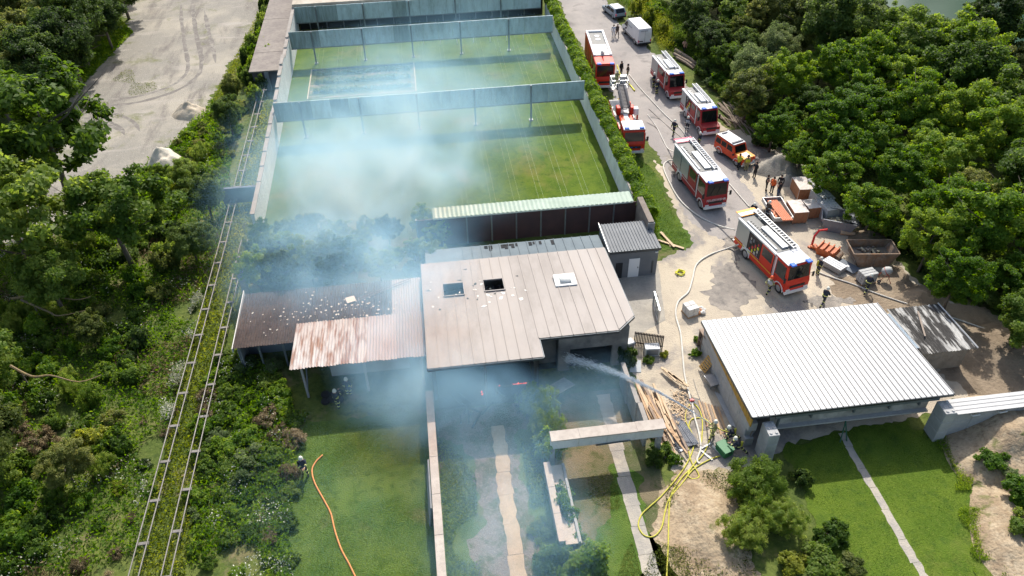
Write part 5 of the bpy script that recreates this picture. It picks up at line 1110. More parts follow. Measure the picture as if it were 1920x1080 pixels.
# white van
hd = 97; dv = Vector((math.cos(R(hd)), math.sin(R(hd)))); c = Vector((30.75, 99.6))+dv*3.0
t = car('delivery_van', 'white high-roofed delivery van parked beside the reeds', 'van', c.x, c.y, hd, 6.1, 2.0, [(-3.05, .45), (3.0, .45), (3.05, .95), (2.3, 1.3), (1.5, 2.2), (1.1, 2.5), (-2.95, 2.52), (-3.05, 2.0)], 2.5, [[(1.0, 1.35), (2.15, 1.35), (1.5, 2.05), (1.0, 2.1)]], P_W, P_W, .36, (-1.9, 1.95))
screen(t, (2.3, 1.3), (1.5, 2.2), .82)
m_let = mat('grey_print', (.3, .3, .33), rough=.6)
q = MB()
for i in range(7): q.span(.75-i*.22, .9-i*.22, 1.002, 1.008, 1.75, 1.9-.03*(i % 3))
q.build('side_print', m_let, t)
q = MB()
for i in range(6): q.span(-3.075, -3.06, .55-i*.18, .67-i*.18, 2.15, 2.28)
q.build('rear_print', m_let, t); MB().span(-3.08, -3.05, -.01, .01, .5, 2.3).build('rear_door_gap', P_GREY, t); MB().span(-3.085, -3.06, .25, .8, .75, .87).build('number_plate', P_BLK, t); MB().span(-2.9, 2.4, -1.01, -.99, .55, .65).build('side_trim', P_BLK, t); MB().span(-2.9, 2.4, .99, 1.01, .55, .65).build('side_trim', P_BLK, t)
# silver-blue car
m_car = paint('silver_blue', (.25, .31, .37), .25); hd = 103; dv = Vector((math.cos(R(hd)), math.sin(R(hd)))); c = Vector((29.8, 109.4))+dv*2.1
t = car('estate_car', 'silver-blue estate car parked in front of the white van', 'car', c.x, c.y, hd, 4.4, 1.8, [(-2.2, .4), (2.15, .4), (2.2, .75), (1.1, .95), (.35, 1.5), (-1.7, 1.55), (-2.15, 1.0)], 1.55, [[(-1.6, 1.0), (-.55, 1.0), (-.55, 1.42), (-1.5, 1.42)], [(-.45, 1.0), (.85, .98), (.3, 1.42), (-.45, 1.42)]], m_car, m_car, .33, (-1.35, 1.4))
screen(t, (1.1, .95), (.35, 1.5), .72); screen(t, (-2.15, 1.0), (-1.7, 1.55), .7, 'rear_window'); MB().span(-1.65, .3, -.66, .66, 1.555, 1.575).build('roof', paint('silver_roof', (.45, .48, .5)), t)
m_blk = paint('black_lacquer', (.02, .02, .025), .25)
for (px, py, hd, lab) in ((1136, -6, 100, 'black car at the top of the road ahead of the silver-blue one'), (258, -8, 75, 'black car parked in tree shade at the far end of the gravel lot')):
    c = at(px, py); t = car('estate_car', lab, 'car', c.x, c.y+1.8, hd, 4.4, 1.8, [(-2.2, .4), (2.15, .4), (2.2, .75), (1.1, .95), (.35, 1.5), (-1.7, 1.55), (-2.15, 1.0)], 1.55, [[(-1.6, 1.0), (-.55, 1.0), (-.55, 1.42), (-1.5, 1.42)], [(-.45, 1.0), (.85, .98), (.3, 1.42), (-.45, 1.42)]], m_blk, m_blk, .33, (-1.35, 1.4))
    screen(t, (1.1, .95), (.35, 1.5), .72); screen(t, (-2.15, 1.0), (-1.7, 1.55), .7, 'rear_window')

# ------------------------------------------------------------------ people
SKIN = mat('skin', (.45, .27, .19), rough=.6)
def cloth(n, c): return mat('cloth_'+n, c, rough=.9, c2=tuple(x*.75 for x in c), scale=9)
CL = dict(black=cloth('black', (.022, .022, .026)), navy=cloth('navy', (.03, .036, .055)), white=cloth('white', (.65, .66, .68)), brown=cloth('brown', (.09, .065, .05)), khaki=cloth('khaki', (.28, .26, .13)), yellow=cloth('yellow', (.5, .5, .04)), orange=cloth('orange', (.7, .13, .03)), grey=cloth('grey', (.4, .42, .44)), jeans=cloth('jeans', (.05, .08, .16)), skin=SKIN)
HELM_W = mat('helmet_white', (.66, .66, .58), rough=.3); HELM_R = mat('helmet_orange', (.7, .09, .02), rough=.3); HELM_D = mat('helmet_dark', (.05, .03, .03), rough=.3); HAIR = mat('hair_dark', (.03, .022, .018), rough=.8); STRIPE = mat('reflex_strip', (.6, .62, .2), rough=.5); STRW = mat('reflex_white', (.62, .64, .6), rough=.5)
# joints: x forward, y left, z up
def pose(kind_):
    J = dict(pel=(0, 0, .95), chest=(0, 0, 1.28), neck=(0, 0, 1.5), head=(.02, 0, 1.66))
    J.update(hipL=(0, .1, .9), kneeL=(.03, .11, .5), ankL=(0, .11, .09), hipR=(0, -.1, .9), kneeR=(.03, -.11, .5), ankR=(0, -.11, .09))
    J.update(shL=(0, .2, 1.44), elL=(-.03, .27, 1.16), wrL=(.06, .25, .92), shR=(0, -.2, 1.44), elR=(-.03, -.27, 1.16), wrR=(.06, -.25, .92))
    if kind_ == 'walk': J.update(kneeL=(.2, .1, .52), ankL=(.28, .1, .09), kneeR=(-.05, -.1, .5), ankR=(-.33, -.1, .13), elL=(-.15, .26, 1.18), wrL=(-.12, .26, .95), elR=(.08, -.26, 1.17), wrR=(.25, -.22, 1.02), head=(.06, 0, 1.66))
    if kind_ == 'stride': J.update(pel=(0, 0, .88), hipL=(0, .1, .84), hipR=(0, -.1, .84), chest=(.1, 0, 1.2), neck=(.18, 0, 1.4), head=(.24, 0, 1.55), shL=(.15, .2, 1.35), shR=(.15, -.2, 1.35), kneeL=(.35, .12, .5), ankL=(.42, .12, .09), kneeR=(-.2, -.12, .46), ankR=(-.62, -.12, .14), elL=(.35, .25, 1.15), wrL=(.55, .12, 1.1), elR=(.2, -.3, 1.1), wrR=(.45, -.12, 1.05))
    if kind_ == 'crossed': J.update(elL=(.05, .3, 1.2), wrL=(.22, .02, 1.22), elR=(.05, -.3, 1.2), wrR=(.24, -.02, 1.17))
    if kind_ == 'reach': J.update(elL=(.22, .22, 1.25), wrL=(.48, .12, 1.3), elR=(.2, -.24, 1.18), wrR=(.42, -.08, 1.15), kneeL=(.12, .14, .5), ankL=(.12, .16, .09), ankR=(-.15, -.14, .09))
    if kind_ == 'phone': J.update(elR=(.12, -.28, 1.2), wrR=(.2, -.1, 1.48))
    if kind_ == 'hips': J.update(elL=(-.08, .4, 1.2), wrL=(.05, .22, 1.02), elR=(-.08, -.4, 1.2), wrR=(.05, -.22, 1.02))
    if kind_ == 'lunge': J.update(pel=(0, 0, .72), hipL=(0, .11, .68), hipR=(0, -.11, .68), chest=(.18, 0, 1.0), neck=(.3, 0, 1.18), head=(.4, 0, 1.31), shL=(.26, .2, 1.13), shR=(.26, -.2, 1.13), kneeL=(.4, .15, .5), ankL=(.38, .15, .09), kneeR=(-.2, -.14, .38), ankR=(-.6, -.14, .13), elL=(.45, .27, .9), wrL=(.68, .12, .85), elR=(.4, -.27, .88), wrR=(.6, -.08, .78))
    if kind_ == 'crouch': J.update(pel=(-.1, 0, .42), hipL=(-.1, .12, .4), hipR=(-.1, -.12, .4), chest=(.05, 0, .74), neck=(.15, 0, .93), head=(.24, 0, 1.07), shL=(.1, .2, .88), shR=(.1, -.2, .88), kneeL=(.32, .17, .48), ankL=(.12, .16, .09), kneeR=(.25, -.17, .2), ankR=(-.15, -.16, .1), elL=(.3, .27, .7), wrL=(.5, .12, .6), elR=(.28, -.27, .68), wrR=(.5, -.1, .58))
    return {k: Vector(v) for k, v in J.items()}
BONES = [('pel', 'chest', 'top'), ('chest', 'neck', 'top'), ('neck', 'head', 'head'), ('pel', 'hipL', 'leg'), ('pel', 'hipR', 'leg'), ('hipL', 'kneeL', 'leg'), ('kneeL', 'ankL', 'leg'), ('hipR', 'kneeR', 'leg'), ('kneeR', 'ankR', 'leg'), ('ankL', 'toeL', 'boot'), ('ankR', 'toeR', 'boot'), ('chest', 'shL', 'top'), ('chest', 'shR', 'top'), ('shL', 'elL', 'arm'), ('elL', 'wrL', 'fore'), ('shR', 'elR', 'arm'), ('elR', 'wrR', 'fore'), ('wrL', 'haL', 'hand'), ('wrR', 'haR', 'hand')]
RAD = dict(pel=.15, chest=.17, neck=.065, head=.1, hipL=.11, hipR=.11, kneeL=.075, kneeR=.075, ankL=.055, ankR=.055, toeL=.045, toeR=.045, shL=.085, shR=.085, elL=.06, elR=.06, wrL=.042, wrR=.042, haL=.035, haR=.035)
_body = {}
def body_mesh(kind_, bulky):
    if (kind_, bulky) in _body: return _body[(kind_, bulky)]
    J = pose(kind_)
    for s in 'LR':
        J['toe'+s] = J['ank'+s]+Vector((.17, .02 if s == 'L' else -.02, -.045)); d = (J['wr'+s]-J['el'+s]).normalized(); J['ha'+s] = J['wr'+s]+d*.1
    names = list(J); me = bpy.data.meshes.new('tmp'); me.from_pydata([J[k] for k in names], [(names.index(a), names.index(b)) for a, b, _ in BONES], [])
    o = bpy.data.objects.new('tmp', me); col.objects.link(o); o.modifiers.new('s', 'SKIN'); sub = o.modifiers.new('u', 'SUBSURF'); sub.levels = 1
    for i, k in enumerate(names):
        r_ = RAD[k]*(1.12 if bulky and k not in ('neck', 'head', 'haL', 'haR') else 1); sv = me.skin_vertices[0].data[i]; sv.radius = (r_*(1.25 if k in ('chest', 'pel') else 1), r_*(.85 if k in ('chest', 'pel') else 1)); sv.use_root = k == 'pel'
    bpy.context.view_layer.update(); ev = o.evaluated_get(bpy.context.evaluated_depsgraph_get()); m2 = bpy.data.meshes.new_from_object(ev); bpy.data.objects.remove(o); bpy.data.meshes.remove(me)
    b = bmesh.new(); b.from_mesh(m2)
    # head, nose and fingers grown into the same mesh
    def app(mb):
        x = bpy.data.meshes.new('x'); mb.bm.to_mesh(x); mb.bm.free(); b.from_mesh(x); bpy.data.meshes.remove(x)
    h = J['head']; app(MB().blob(h+Vector((0, 0, .01)), (.095, .08, .12), sub=2, amp=0)); app(MB().blob(h+Vector((.1, 0, -.01)), (.025, .018, .03), sub=1, amp=0))
    for s in 'LR':
        d = (J['ha'+s]-J['wr'+s]).normalized(); x = d.cross(Vector((0, 0, 1))); x = x.normalized() if x.length > .1 else Vector((0, 1, 0)); y = d.cross(x)
        for f in range(4):
            p = J['ha'+s]+x*(.028*(f-1.5)); L_ = (.07, .085, .08, .06)[f]; app(MB().tube([p-d*.02, p+d*L_*.5+y*.01, p+d*L_*.85+y*.04], [.011, .01, .007], 5))
        p = J['wr'+s]+d*.04+x*.035*(1 if s == 'L' else -1); app(MB().tube([p, p+(d*.6+x*(.8 if s == 'L' else -.8))*.04, p+d*.06+x*(.03 if s == 'L' else -.03)], [.014, .012, .008], 5))
    b.to_mesh(m2); b.free(); m2.polygons.foreach_set('use_smooth', [True]*len(m2.polygons))
    tags = []
    for p in m2.polygons:
        c = p.center; best = None; bd = 9
        for (a, e, g_) in BONES:
            u_, v_ = J[a], J[e]; w_ = v_-u_; tt_ = max(0, min(1, (c-u_).dot(w_)/w_.length_squared)); dd = (c-(u_+w_*tt_)).length/max(.05, RAD[a]*(1-tt_)+RAD[e]*tt_)
            if dd < bd: bd = dd; best = g_ if not (g_ == 'leg' and tt_ > .8 and a.startswith('knee')) else 'boot'
        tags.append(best)
    _body[(kind_, bulky)] = (m2, tags, J); return _body[(kind_, bulky)]
def person(px, py, z, hd, kind_, top, leg, label, helm=None, stripes=None, hair=True, bare=False, group=None, world=None, vest=None, tank=False, short=False):
    p = world if world is not None else at(px, py, z)
    m2, tags, J = body_mesh(kind_, helm is not None)
    me = m2.copy(); mats = [CL[top], CL[leg], CL['black'], SKIN]
    for m_ in mats: me.materials.append(m_)
    ix = {'top': 0, 'arm': 3 if bare or short else 0, 'fore': 3 if bare or short else 0, 'leg': 1, 'boot': 2, 'head': 3, 'hand': 3}
    if bare: ix['top'] = 3
    me.polygons.foreach_set('material_index', [ix[g_] for g_ in tags])
    t = thing('person', label, 'person', p, R(hd), group); sc = 1.06; t.scale = (sc, sc, sc)
    me.name = 'body'; link('body', me, t); h = J['head']
    if helm:
        MB().lathe([(.15, -.02), (.15, 0), (.135, .02), (.128, .09), (.095, .16), (.03, .19)], h+Vector((-.015, 0, .02)), 14).build('helmet', helm, t, smooth=True)
    elif hair:
        MB().lathe([(.1, -.06), (.112, .02), (.1, .08), (.05, .13)], h+Vector((-.02, 0, .02)), 10).build('hair', HAIR, t, smooth=True)
    def ring(a, b, u_, r_, m_, nm='reflex_band'):
        A, B = J[a], J[b]; d = (B-A).normalized(); c = A.lerp(B, u_); MB().tube([c-d*.03, c+d*.03], r_, 10).build(nm, m_, t)
    if stripes:
        for (a, b, u_, r_) in (('hipL', 'kneeL', .85, .11), ('hipR', 'kneeR', .85, .11), ('elL', 'wrL', .3, .078), ('elR', 'wrR', .3, .078), ('kneeL', 'ankL', .6, .085), ('kneeR', 'ankR', .6, .085)): ring(a, b, u_, r_, stripes)
        A, B = J['pel'], J['chest']; c = A.lerp(B, .45); q = MB().lathe([(1, -.035), (1, .035)], (0, 0, 0), 14)
        for v in q.bm.verts: v.co = Vector((v.co.x*.165, v.co.y*.24, v.co.z))+c
        q.build('reflex_band', stripes, t)
    if tank:
        c = J['chest']+Vector((-.24, 0, 0)); MB().lathe([(.04, -.26), (.085, -.22), (.085, .2), (.04, .26)], c, 10).build('air_cylinder', mat('tank_yellow', (.45, .42, .05), rough=.4), t)
    if vest:
        A, B = J['pel'], J['neck']; q = MB().lathe([(.2, .12), (.225, .25), (.235, .4), (.2, .5)], (0, 0, 0), 14)
        for v in q.bm.verts: v.co = Vector((v.co.x*.86+A.x+(B.x-A.x)*.6, v.co.y*1.15, v.co.z+A.z-.02))
        q.build('vest', CL[vest], t, smooth=True)
    return t
FF = dict(top='navy', leg='navy', helm=HELM_W, stripes=STRIPE)
person(1149.5, 71, 0, -100, 'stand', 'white', 'white', 'person in white clothes walking on the road near the white van')
person(1156.5, 70, 0, -80, 'walk', 'brown', 'brown', 'person in dark brown clothes beside the one in white')
person(1282, 100, 0, -120, 'phone', 'skin', 'black', 'shirtless person in black trousers standing by the log pile', bare=True)
person(1164, 141, 0, -60, 'stand', 'black', 'black', 'person in black beside the tanker with a yellow hose', vest=None)
person(1176, 147, 0, 170, 'hips', 'brown', 'khaki', 'firefighter in brown turnout gear behind the tanker cab', helm=HELM_D, stripes=STRW)
person(0, 0, 0, -80, 'reach', 'khaki', 'khaki', 'firefighter standing in the silver rescue cage', helm=HELM_W, stripes=STRIPE, world=cage_pt)
person(1224.5, 164, 0, -40, 'hips', label='firefighter with white helmet next to the first small fire engine', **FF)
person(1231, 177, 0, 120, 'stand', label='firefighter facing a colleague behind the first small fire engine', **FF)
person(1262.5, 253, 0, -140, 'walk', label='firefighter walking across the white hoses behind the dark red engine', **FF)
person(1287, 247, 0, 60, 'stand', label='firefighter with pale jacket back beside the second small fire engine', top='navy', leg='navy', helm=HELM_W, stripes=STRW, vest='grey')
person(1309, 277, 0, 180, 'stand', label='firefighter half hidden behind the rear ladder of the dark red engine', **FF)
person(1383, 318, 0, 30, 'reach', 'yellow', 'black', 'person in yellow-orange vest leaning at the off-roader bonnet', vest='yellow')
person(1398, 321, 0, 80, 'stand', 'khaki', 'khaki', 'firefighter in khaki gear with yellow vest at the off-roader front', helm=HELM_D, vest='yellow')
person(1414, 333, 0, 200, 'crossed', 'black', 'black', 'person in black with white belt standing apart from the off-roader', stripes=None)
person(1435, 358, 0, -30, 'crossed', 'black', 'black', 'person in black with bare folded arms in the group of four', short=True)
person(1446, 362, 0, -150, 'stand', 'orange', 'black', 'person in orange jacket in the group of four', vest='orange')
person(1460, 358, 0, -120, 'stand', 'black', 'black', 'person in black at the back of the group of four')
person(1458, 370, 0, 110, 'crossed', 'black', 'jeans', 'person in black top and blue jeans in the group of four', short=True)
person(1413, 400, 0, -140, 'crouch', label='crouching firefighter at the hose end behind the bright red engine', **FF)
person(1437, 408, 0, -160, 'stand', label='firefighter between the bright red engine and the pipe trailer', top='brown', leg='navy', helm=HELM_W, stripes=STRW)
person(1531, 515, 0, 10, 'stand', label='firefighter reaching for gear beside the bright red engine cab', tank=True, **FF)
person(1439, 551, 0, 25, 'walk', label='firefighter with an orange helmet at the bright red engine front wheel', top='khaki', leg='navy', helm=HELM_R, stripes=STRIPE, vest='grey')
person(1541, 572, 0, 35, 'stride', label='firefighter striding behind the white roof', **FF)
person(1622, 547, 0, 40, 'stride', label='firefighter dragging the white hose toward the brown track', **FF)
person(1335, 822, 0, 165, 'reach', 'khaki', 'khaki', 'firefighter in khaki gear directing the water jet', helm=HELM_W, stripes=STRIPE)
person(1372, 826, 0, 170, 'lunge', label='firefighter lunging to back up the nozzle beside the shed wall', tank=True, **FF)
person(1384, 850, 0, 150, 'lunge', label='crouched firefighter at the pillar feeding the yellow hose', tank=True, **FF)
person(573, 890, 0, -80, 'reach', label='lone firefighter at the end of the orange hose on the left lawn', **FF)
person(634, 764, 0, 60, 'reach', label='firefighter with a white helmet in the smoke below the rusty canopy', **FF)
person(655, 742, 0, 80, 'stand', label='firefighter deeper in the smoke under the rusty canopy', **FF)
# ------------------------------------------------------------------ yard things
rr = random.Random(31)
m_pipe = mat('orange_pipe', (.62, .22, .11), rough=.45, c2=(.55, .18, .09), scale=2); m_wood = mat('sawn_timber', (.46, .3, .17), rough=.8, c2=(.36, .23, .13), scale=1.5, c3=(.55, .4, .26), s3=4, a3=.5); m_wood2 = mat('pale_timber', (.56, .43, .29), rough=.8, c2=(.48, .35, .22), scale=2); m_wood3 = mat('weathered_timber', (.22, .16, .12), rough=.9, c2=(.3, .23, .18), scale=2)
m_galv = mat('galvanised_sheet', (.33, .34, .36), rough=.45, metal=.5, c2=(.24, .25, .27), scale=1.5); m_card = mat('clay_brick_pack', (.38, .18, .09), rough=.8, c2=(.3, .14, .07), scale=3); m_film = mat('clear_wrap', (.58, .55, .52), rough=.3, c2=(.44, .36, .32), scale=3)
m_zinc = mat('grey_steel_skip', (.19, .2, .23), rough=.5, metal=.3, c2=(.25, .26, .28), scale=1); m_rustb = mat('rusty_skip', (.16, .12, .09), rough=.9, c2=(.28, .16, .09), scale=1.3, c3=(.32, .3, .27), s3=2, a3=.5); m_mach = mat('orange_machine', (.5, .12, .03), rough=.5, c2=(.35, .09, .03), scale=3); m_redp = mat('red_paint', (.5, .02, .02), rough=.4)
# trailer with pipes
t = thing('trailer', 'flat aluminium trailer loaded with orange pipes', 'trailer', (32.98, 58.6, .02), R(-93))
MB().span(-1.75, 1.75, -.9, .9, .6, .68).build('bed', m_wood3, t)
for s in (-1, 1):
    MB().span(-1.75, 1.75, s*.9-.03, s*.9+.03, .6, 1.02).build('side_board', P_AL, t); MB().span(s*1.75-.03, s*1.75+.03, -.93, .93, .6, 1.02).build('end_board', P_AL, t); wheel(t, 0, s*1.05, .33, .2, s)
MB().tube([(-1.7, 0, .5), (-2.9, 0, .45)], .06, 6).build('drawbar', m_galv, t); MB().tube([(-2.85, 0, .45), (-2.85, 0, 0)], .04, 6).build('jockey_wheel', P_BLK, t)
for k in range(6):
    y = -.15+.17*k; a = Vector((32.98, 58.6, 0)); c, s_ = math.cos(R(-93)), math.sin(R(-93))
    f = lambda x, yy, z: (a.x+x*c-yy*s_, a.y+x*s_+yy*c, z)
    tag(MB().tube([f(-1.6, y-.25, .76+.0*k), f(2.3, y-.1, 1.08)], .075, 8).build('orange_pipe', m_pipe), 'long orange plastic pipe sticking out of the trailer', 'pipe', 'long pipes on the trailer')
for k in range(9):
    x = rr.uniform(-.2, 1.4); y = rr.uniform(-.75, -.2); an = rr.uniform(-.5, .5)
    tag(MB().tube([f(x-.35*math.cos(an), y-.35*math.sin(an), .75+.04*(k % 3)), f(x+.3*math.cos(an), y+.3*math.sin(an), .75+.04*(k % 3))], .07, 8).build('pipe_offcut', m_pipe), 'short orange pipe fitting lying in the trailer', 'pipe', 'short pipes on the trailer')
def pack(name, label, x, y, hd, lx, ly, h, nx_=3, ny_=3):
    t = thing(name, label, 'pallet load', (x, y, .02), R(hd))
    for s in (-1, 0, 1): MB().span(-lx/2, lx/2, s*ly*.42-.05, s*ly*.42+.05, 0, .12).build('pallet_runner', m_wood3, t)
    w_, d_ = lx/nx_, ly/ny_
    for i in range(nx_):
        for j in range(ny_):
            for k in range(3): MB().span(-lx/2+i*w_+.01, -lx/2+(i+1)*w_-.01, -ly/2+j*d_+.01, -ly/2+(j+1)*d_-.01, .13+k*(h-.13)/3+.004, .13+(k+1)*(h-.13)/3-.004).build('brick_block', m_card, t)
    for sx in (-1, 1):
        for sy in (-1, 1): MB().span(sx*(lx/2)-.09*(sx > 0)-.0, sx*(lx/2)+.09*(sx < 0)+.0, sy*(ly/2+.012), sy*(ly/2+.018), .15, h).build('edge_wrap', m_film, t)
    MB().span(-lx/2-.015, lx/2+.015, -ly/2-.015, ly/2+.015, h+.005, h+.012).build('top_wrap', m_film, t)
p = (at(1488, 335, 1.3)+at(1522, 354, 1.3))/2; pack('brick_pallet', 'wrapped pallet of red-brown bricks standing alone by the studded blocks', p.x, p.y, -94, 2.3, 1.35, 1.35)
p = (at(1481, 377, 1.3)+at(1511, 399, 1.3))/2; pack('brick_pallet', 'wrapped pallet of red-brown bricks right beside the pipe trailer', p.x, p.y, -92, 2.1, 1.4, 1.35)
p = (at(1505, 376, 1.3)+at(1540, 391, 1.3))/2; pack('brick_pallet', 'partly unwrapped pallet of bricks behind the grey skip', p.x+.1, p.y+.1, -88, 1.5, 1.4, 1.3)
def studded(x, y, hd, lx, label, h=.8, lv=2):
    t = thing('studded_block', label, 'concrete block', (x, y, .02), R(hd), 'studded concrete blocks at the wood edge')
    for k in range(lv): MB().span(-lx/2, lx/2, -.75, .75, k*h+.004, (k+1)*h-.004, bev=.02).build('block', m_block, t)
    for i in range(int(lx/.42)):
        for j in range(4): MB().lathe([(.12, 0), (.11, .05), (.07, .09)], (-lx/2+.24+i*.42, -.54+j*.36, lv*h-.004), 8).build('stud', m_block, t)
for k, (pa, pb) in enumerate((((1522, 336), (1552, 351)), ((1527, 354), (1560, 372)), ((1542, 374), (1570, 391)))):
    p = (at(*pa, 1.6)+at(*pb, 1.6))/2; studded(p.x, p.y, -84, 2.0, ['stack of studded concrete blocks farthest into the wood edge', 'stack of studded concrete blocks in the middle of the row', 'stack of studded concrete blocks next to the grey skip'][k])
# skips
def skip(name, label, x, y, hd, L, W, H, m, fill, lid=False):
    t = thing(name, label, 'skip', (x, y, .03), R(hd)); b, tt_ = .62, 1.0
    for s in (-1, 1):
        MB().prism([(-L*.32, .05), (L*.32, .05), (L*.5, H), (-L*.5, H)], s*W/2-.03, s*W/2+.03).build('side_plate', m, t)
        q = slab_quad([(s*L*.32, -W/2, .06), (s*L*.32, W/2, .06), (s*L*.5, W/2, H), (s*L*.5, -W/2, H)], .04); q.build('end_plate', m, t)
        MB().span(-L*.5, L*.5, s*W/2-.05, s*W/2+.05, H-.02, H+.06).build('rim', m, t)
        for i in range(3): MB().box((-L*.2+i*L*.2, s*(W/2+.05), H*.5), (.07, .06, H*.9)).build('rib', m, t)
    MB().span(-L*.33, L*.33, -W/2, W/2, 0, .06).build('floor', m, t)
    for s in (-1, 1): MB().span(s*L*.5-.05, s*L*.5+.05, -W/2, W/2, H-.02, H+.055).build('rim', m, t)
    for k in range(26):
        q = MB().box((0, 0, 0), (rr.uniform(.2, .7), rr.uniform(.15, .3), rr.uniform(.08, .2))); e = q.build('rubble_piece', fill[k % len(fill)], t); e.location = (rr.uniform(-L*.3, L*.3), rr.uniform(-W*.36, W*.36), H*.5+rr.uniform(0, .25)); e.rotation_euler = (rr.uniform(-.5, .5), rr.uniform(-.5, .5), rr.uniform(0, 3))
    MB().span(-L*.42, L*.42, -W*.46, W*.46, H*.3, H*.5).build('fill', fill[0], t)
    return t
m_rub = mat('pale_rubble', (.42, .38, .28), rough=.9, c2=(.3, .27, .2), scale=2); m_rub2 = mat('dark_rubble', (.16, .14, .12), rough=.9)
p = at(1555, 425); t = skip('tipping_skip', 'grey steel skip of rubble with its sloping lid half open', p.x+.6, p.y-.3, -28, 3.2, 1.8, 1.2, m_zinc, [m_rub, m_rub, m_rub2])
MB().box((.95, .1, 1.42), (1.5, 1.8, .05), rot=Matrix.Rotation(.18, 3, 'Y')).build('lid', m_zinc, t); MB().box((.0, .85, 1.45), (1.9, .05, .6), rot=Matrix.Rotation(.6, 3, 'X')).build('lid_flap', m_galv, t)
p = at(1632, 493); skip('rusty_skip', 'rusty open skip with old concrete rubble at the wood edge', p.x, p.y+.4, -8, 4.0, 2.1, 1.45, m_rustb, [m_rub2, m_rub2, m_rub])
p = at(1588, 440); tag(MB().tube([(p.x-.6, p.y+.2, .22), (p.x+.6, p.y-.25, .22)], .22, 12).build('pipe_roll', m_wood2), 'pale rolled tube lying in front of the grey skip', 'roll')
# orange loader attachment with red jib
p = at(1550, 478); t = thing('orange_machine', 'orange and rust-red machine frame lying between the two skips', 'machine', (p.x, p.y, .02), R(-50))
MB().span(-.9, .9, -.6, .6, .25, .75, bev=.05).build('frame_box', m_mach, t)
for i in range(4): MB().span(-.8+i*.5, -.7+i*.5, -.65, .65, .75, .95).build('cross_bar', m_mach, t)
MB().lathe([(.3, -.5), (.32, 0), (.3, .5)], (1.0, 0, .35), 12, axis='Y').build('drum', m_rustb, t); MB().span(-1.6, -.9, -.15, .15, .12, .3).build('fork', m_mach, t); MB().span(-.8, .8, -.5, -.4, 0, .25).build('skid', m_mach, t); MB().span(-.8, .8, .4, .5, 0, .25).build('skid', m_mach, t)
p = at(1521, 463); t = tag(MB().tube([p+Vector((0, 0, 0)), p+Vector((.15, .2, 1.1)), p+Vector((.5, .3, 1.6)), p+Vector((1.3, .35, 1.6))], .11, 6).build('red_jib', m_redp), 'bent bright red steel jib arm standing by the orange machine', 'jib'); MB().box(p+Vector((.1, 0, .08)), (.9, .3, .15), rot=.3).build('base', m_mach, t)
# stacks
def profile_stack(name, label, px, py, hd, n, m, L, layers=2, r=.12):
    p = at(px, py); t = thing(name, label, 'stack', (p.x, p.y, .02), R(hd))
    for s in (-1, 1): MB().span(s*L*.3-.06, s*L*.3+.06, -n*r, n*r, 0, .12).build('bearer', m_wood3, t)
    for k in range(layers):
        for i in range(n): MB().span(-L/2, L/2, -n*r+i*2*r+.01, -n*r+(i+1)*2*r-.01, .122+k*2*r, .122+(k+1)*2*r-.012, bev=.015).build('beam', m, t)
profile_stack('kerb_stack', 'stack of pale grey hollow profiles on bearers by the off-side of the bright red engine', 1562, 504, -60, 4, m_galv, 1.9, 2, .13)
p = at(1588, 503); t = thing('slab_pallet', 'pallet with a dark blue-grey sheet pack and a white label', 'pallet load', (p.x, p.y, .02), R(-60))
for s in (-1, 0, 1): MB().span(-.95, .95, s*.42-.06, s*.42+.06, 0, .12).build('pallet_runner', m_wood3, t)
MB().span(-.95, .95, -.55, .55, .121, .26).build('sheet_pack', mat('dark_slate', (.08, .1, .13), rough=.4), t); MB().span(-.1, .15, -.12, .12, .262, .268).build('label_patch', P_LAMP, t)
p = at(1622, 528); t = thing('hollow_block_pallet', 'pallet of grey hollow blocks next to the cement mixer', 'pallet load', (p.x, p.y, .02), R(10))
for s in (-1, 1): MB().span(-.75, .75, s*.4-.06, s*.4+.06, 0, .12).build('pallet_runner', m_wood, t)
for k in range(4):
    for i in range(3): q = MB(); q.span(-.7, .7, -.48+i*.32, -.48+i*.32+.3, .122+k*.25, .122+k*.25+.238, bev=.02); q.build('hollow_block', m_block, t)
# cement mixer
p = at(1657, 525); t = thing('cement_mixer', 'small cement mixer with a pale and red drum on a tubular frame', 'cement mixer', (p.x, p.y, .02), R(-20))
m_ = MB().lathe([(.2, -.42), (.36, -.25), (.4, 0), (.33, .25), (.2, .42)], (0, 0, 0), 14)
bmesh.ops.rotate(m_.bm, verts=m_.bm.verts, matrix=Matrix.Rotation(R(55), 3, 'Y')); bmesh.ops.translate(m_.bm, verts=m_.bm.verts, vec=(0, 0, 1.0)); m_.build('drum', mat('mixer_grey', (.4, .4, .38), rough=.6), t, smooth=True)
m_ = MB().lathe([(.37, -.06), (.41, 0), (.37, .06)], (0, 0, 0), 14); bmesh.ops.rotate(m_.bm, verts=m_.bm.verts, matrix=Matrix.Rotation(R(55), 3, 'Y')); bmesh.ops.translate(m_.bm, verts=m_.bm.verts, vec=(-.06, 0, .95)); m_.build('drum_ring', mat('mixer_red', (.42, .1, .07), rough=.6), t)
for s in (-1, 1): MB().tube([(-.5, s*.4, 0), (0, s*.44, 1.0), (.5, s*.4, 0)], .035, 6).build('frame_leg', mat('mixer_red', (.42, .1, .07)), t); wheel(t, -.5, s*.5, .16, .08, s)
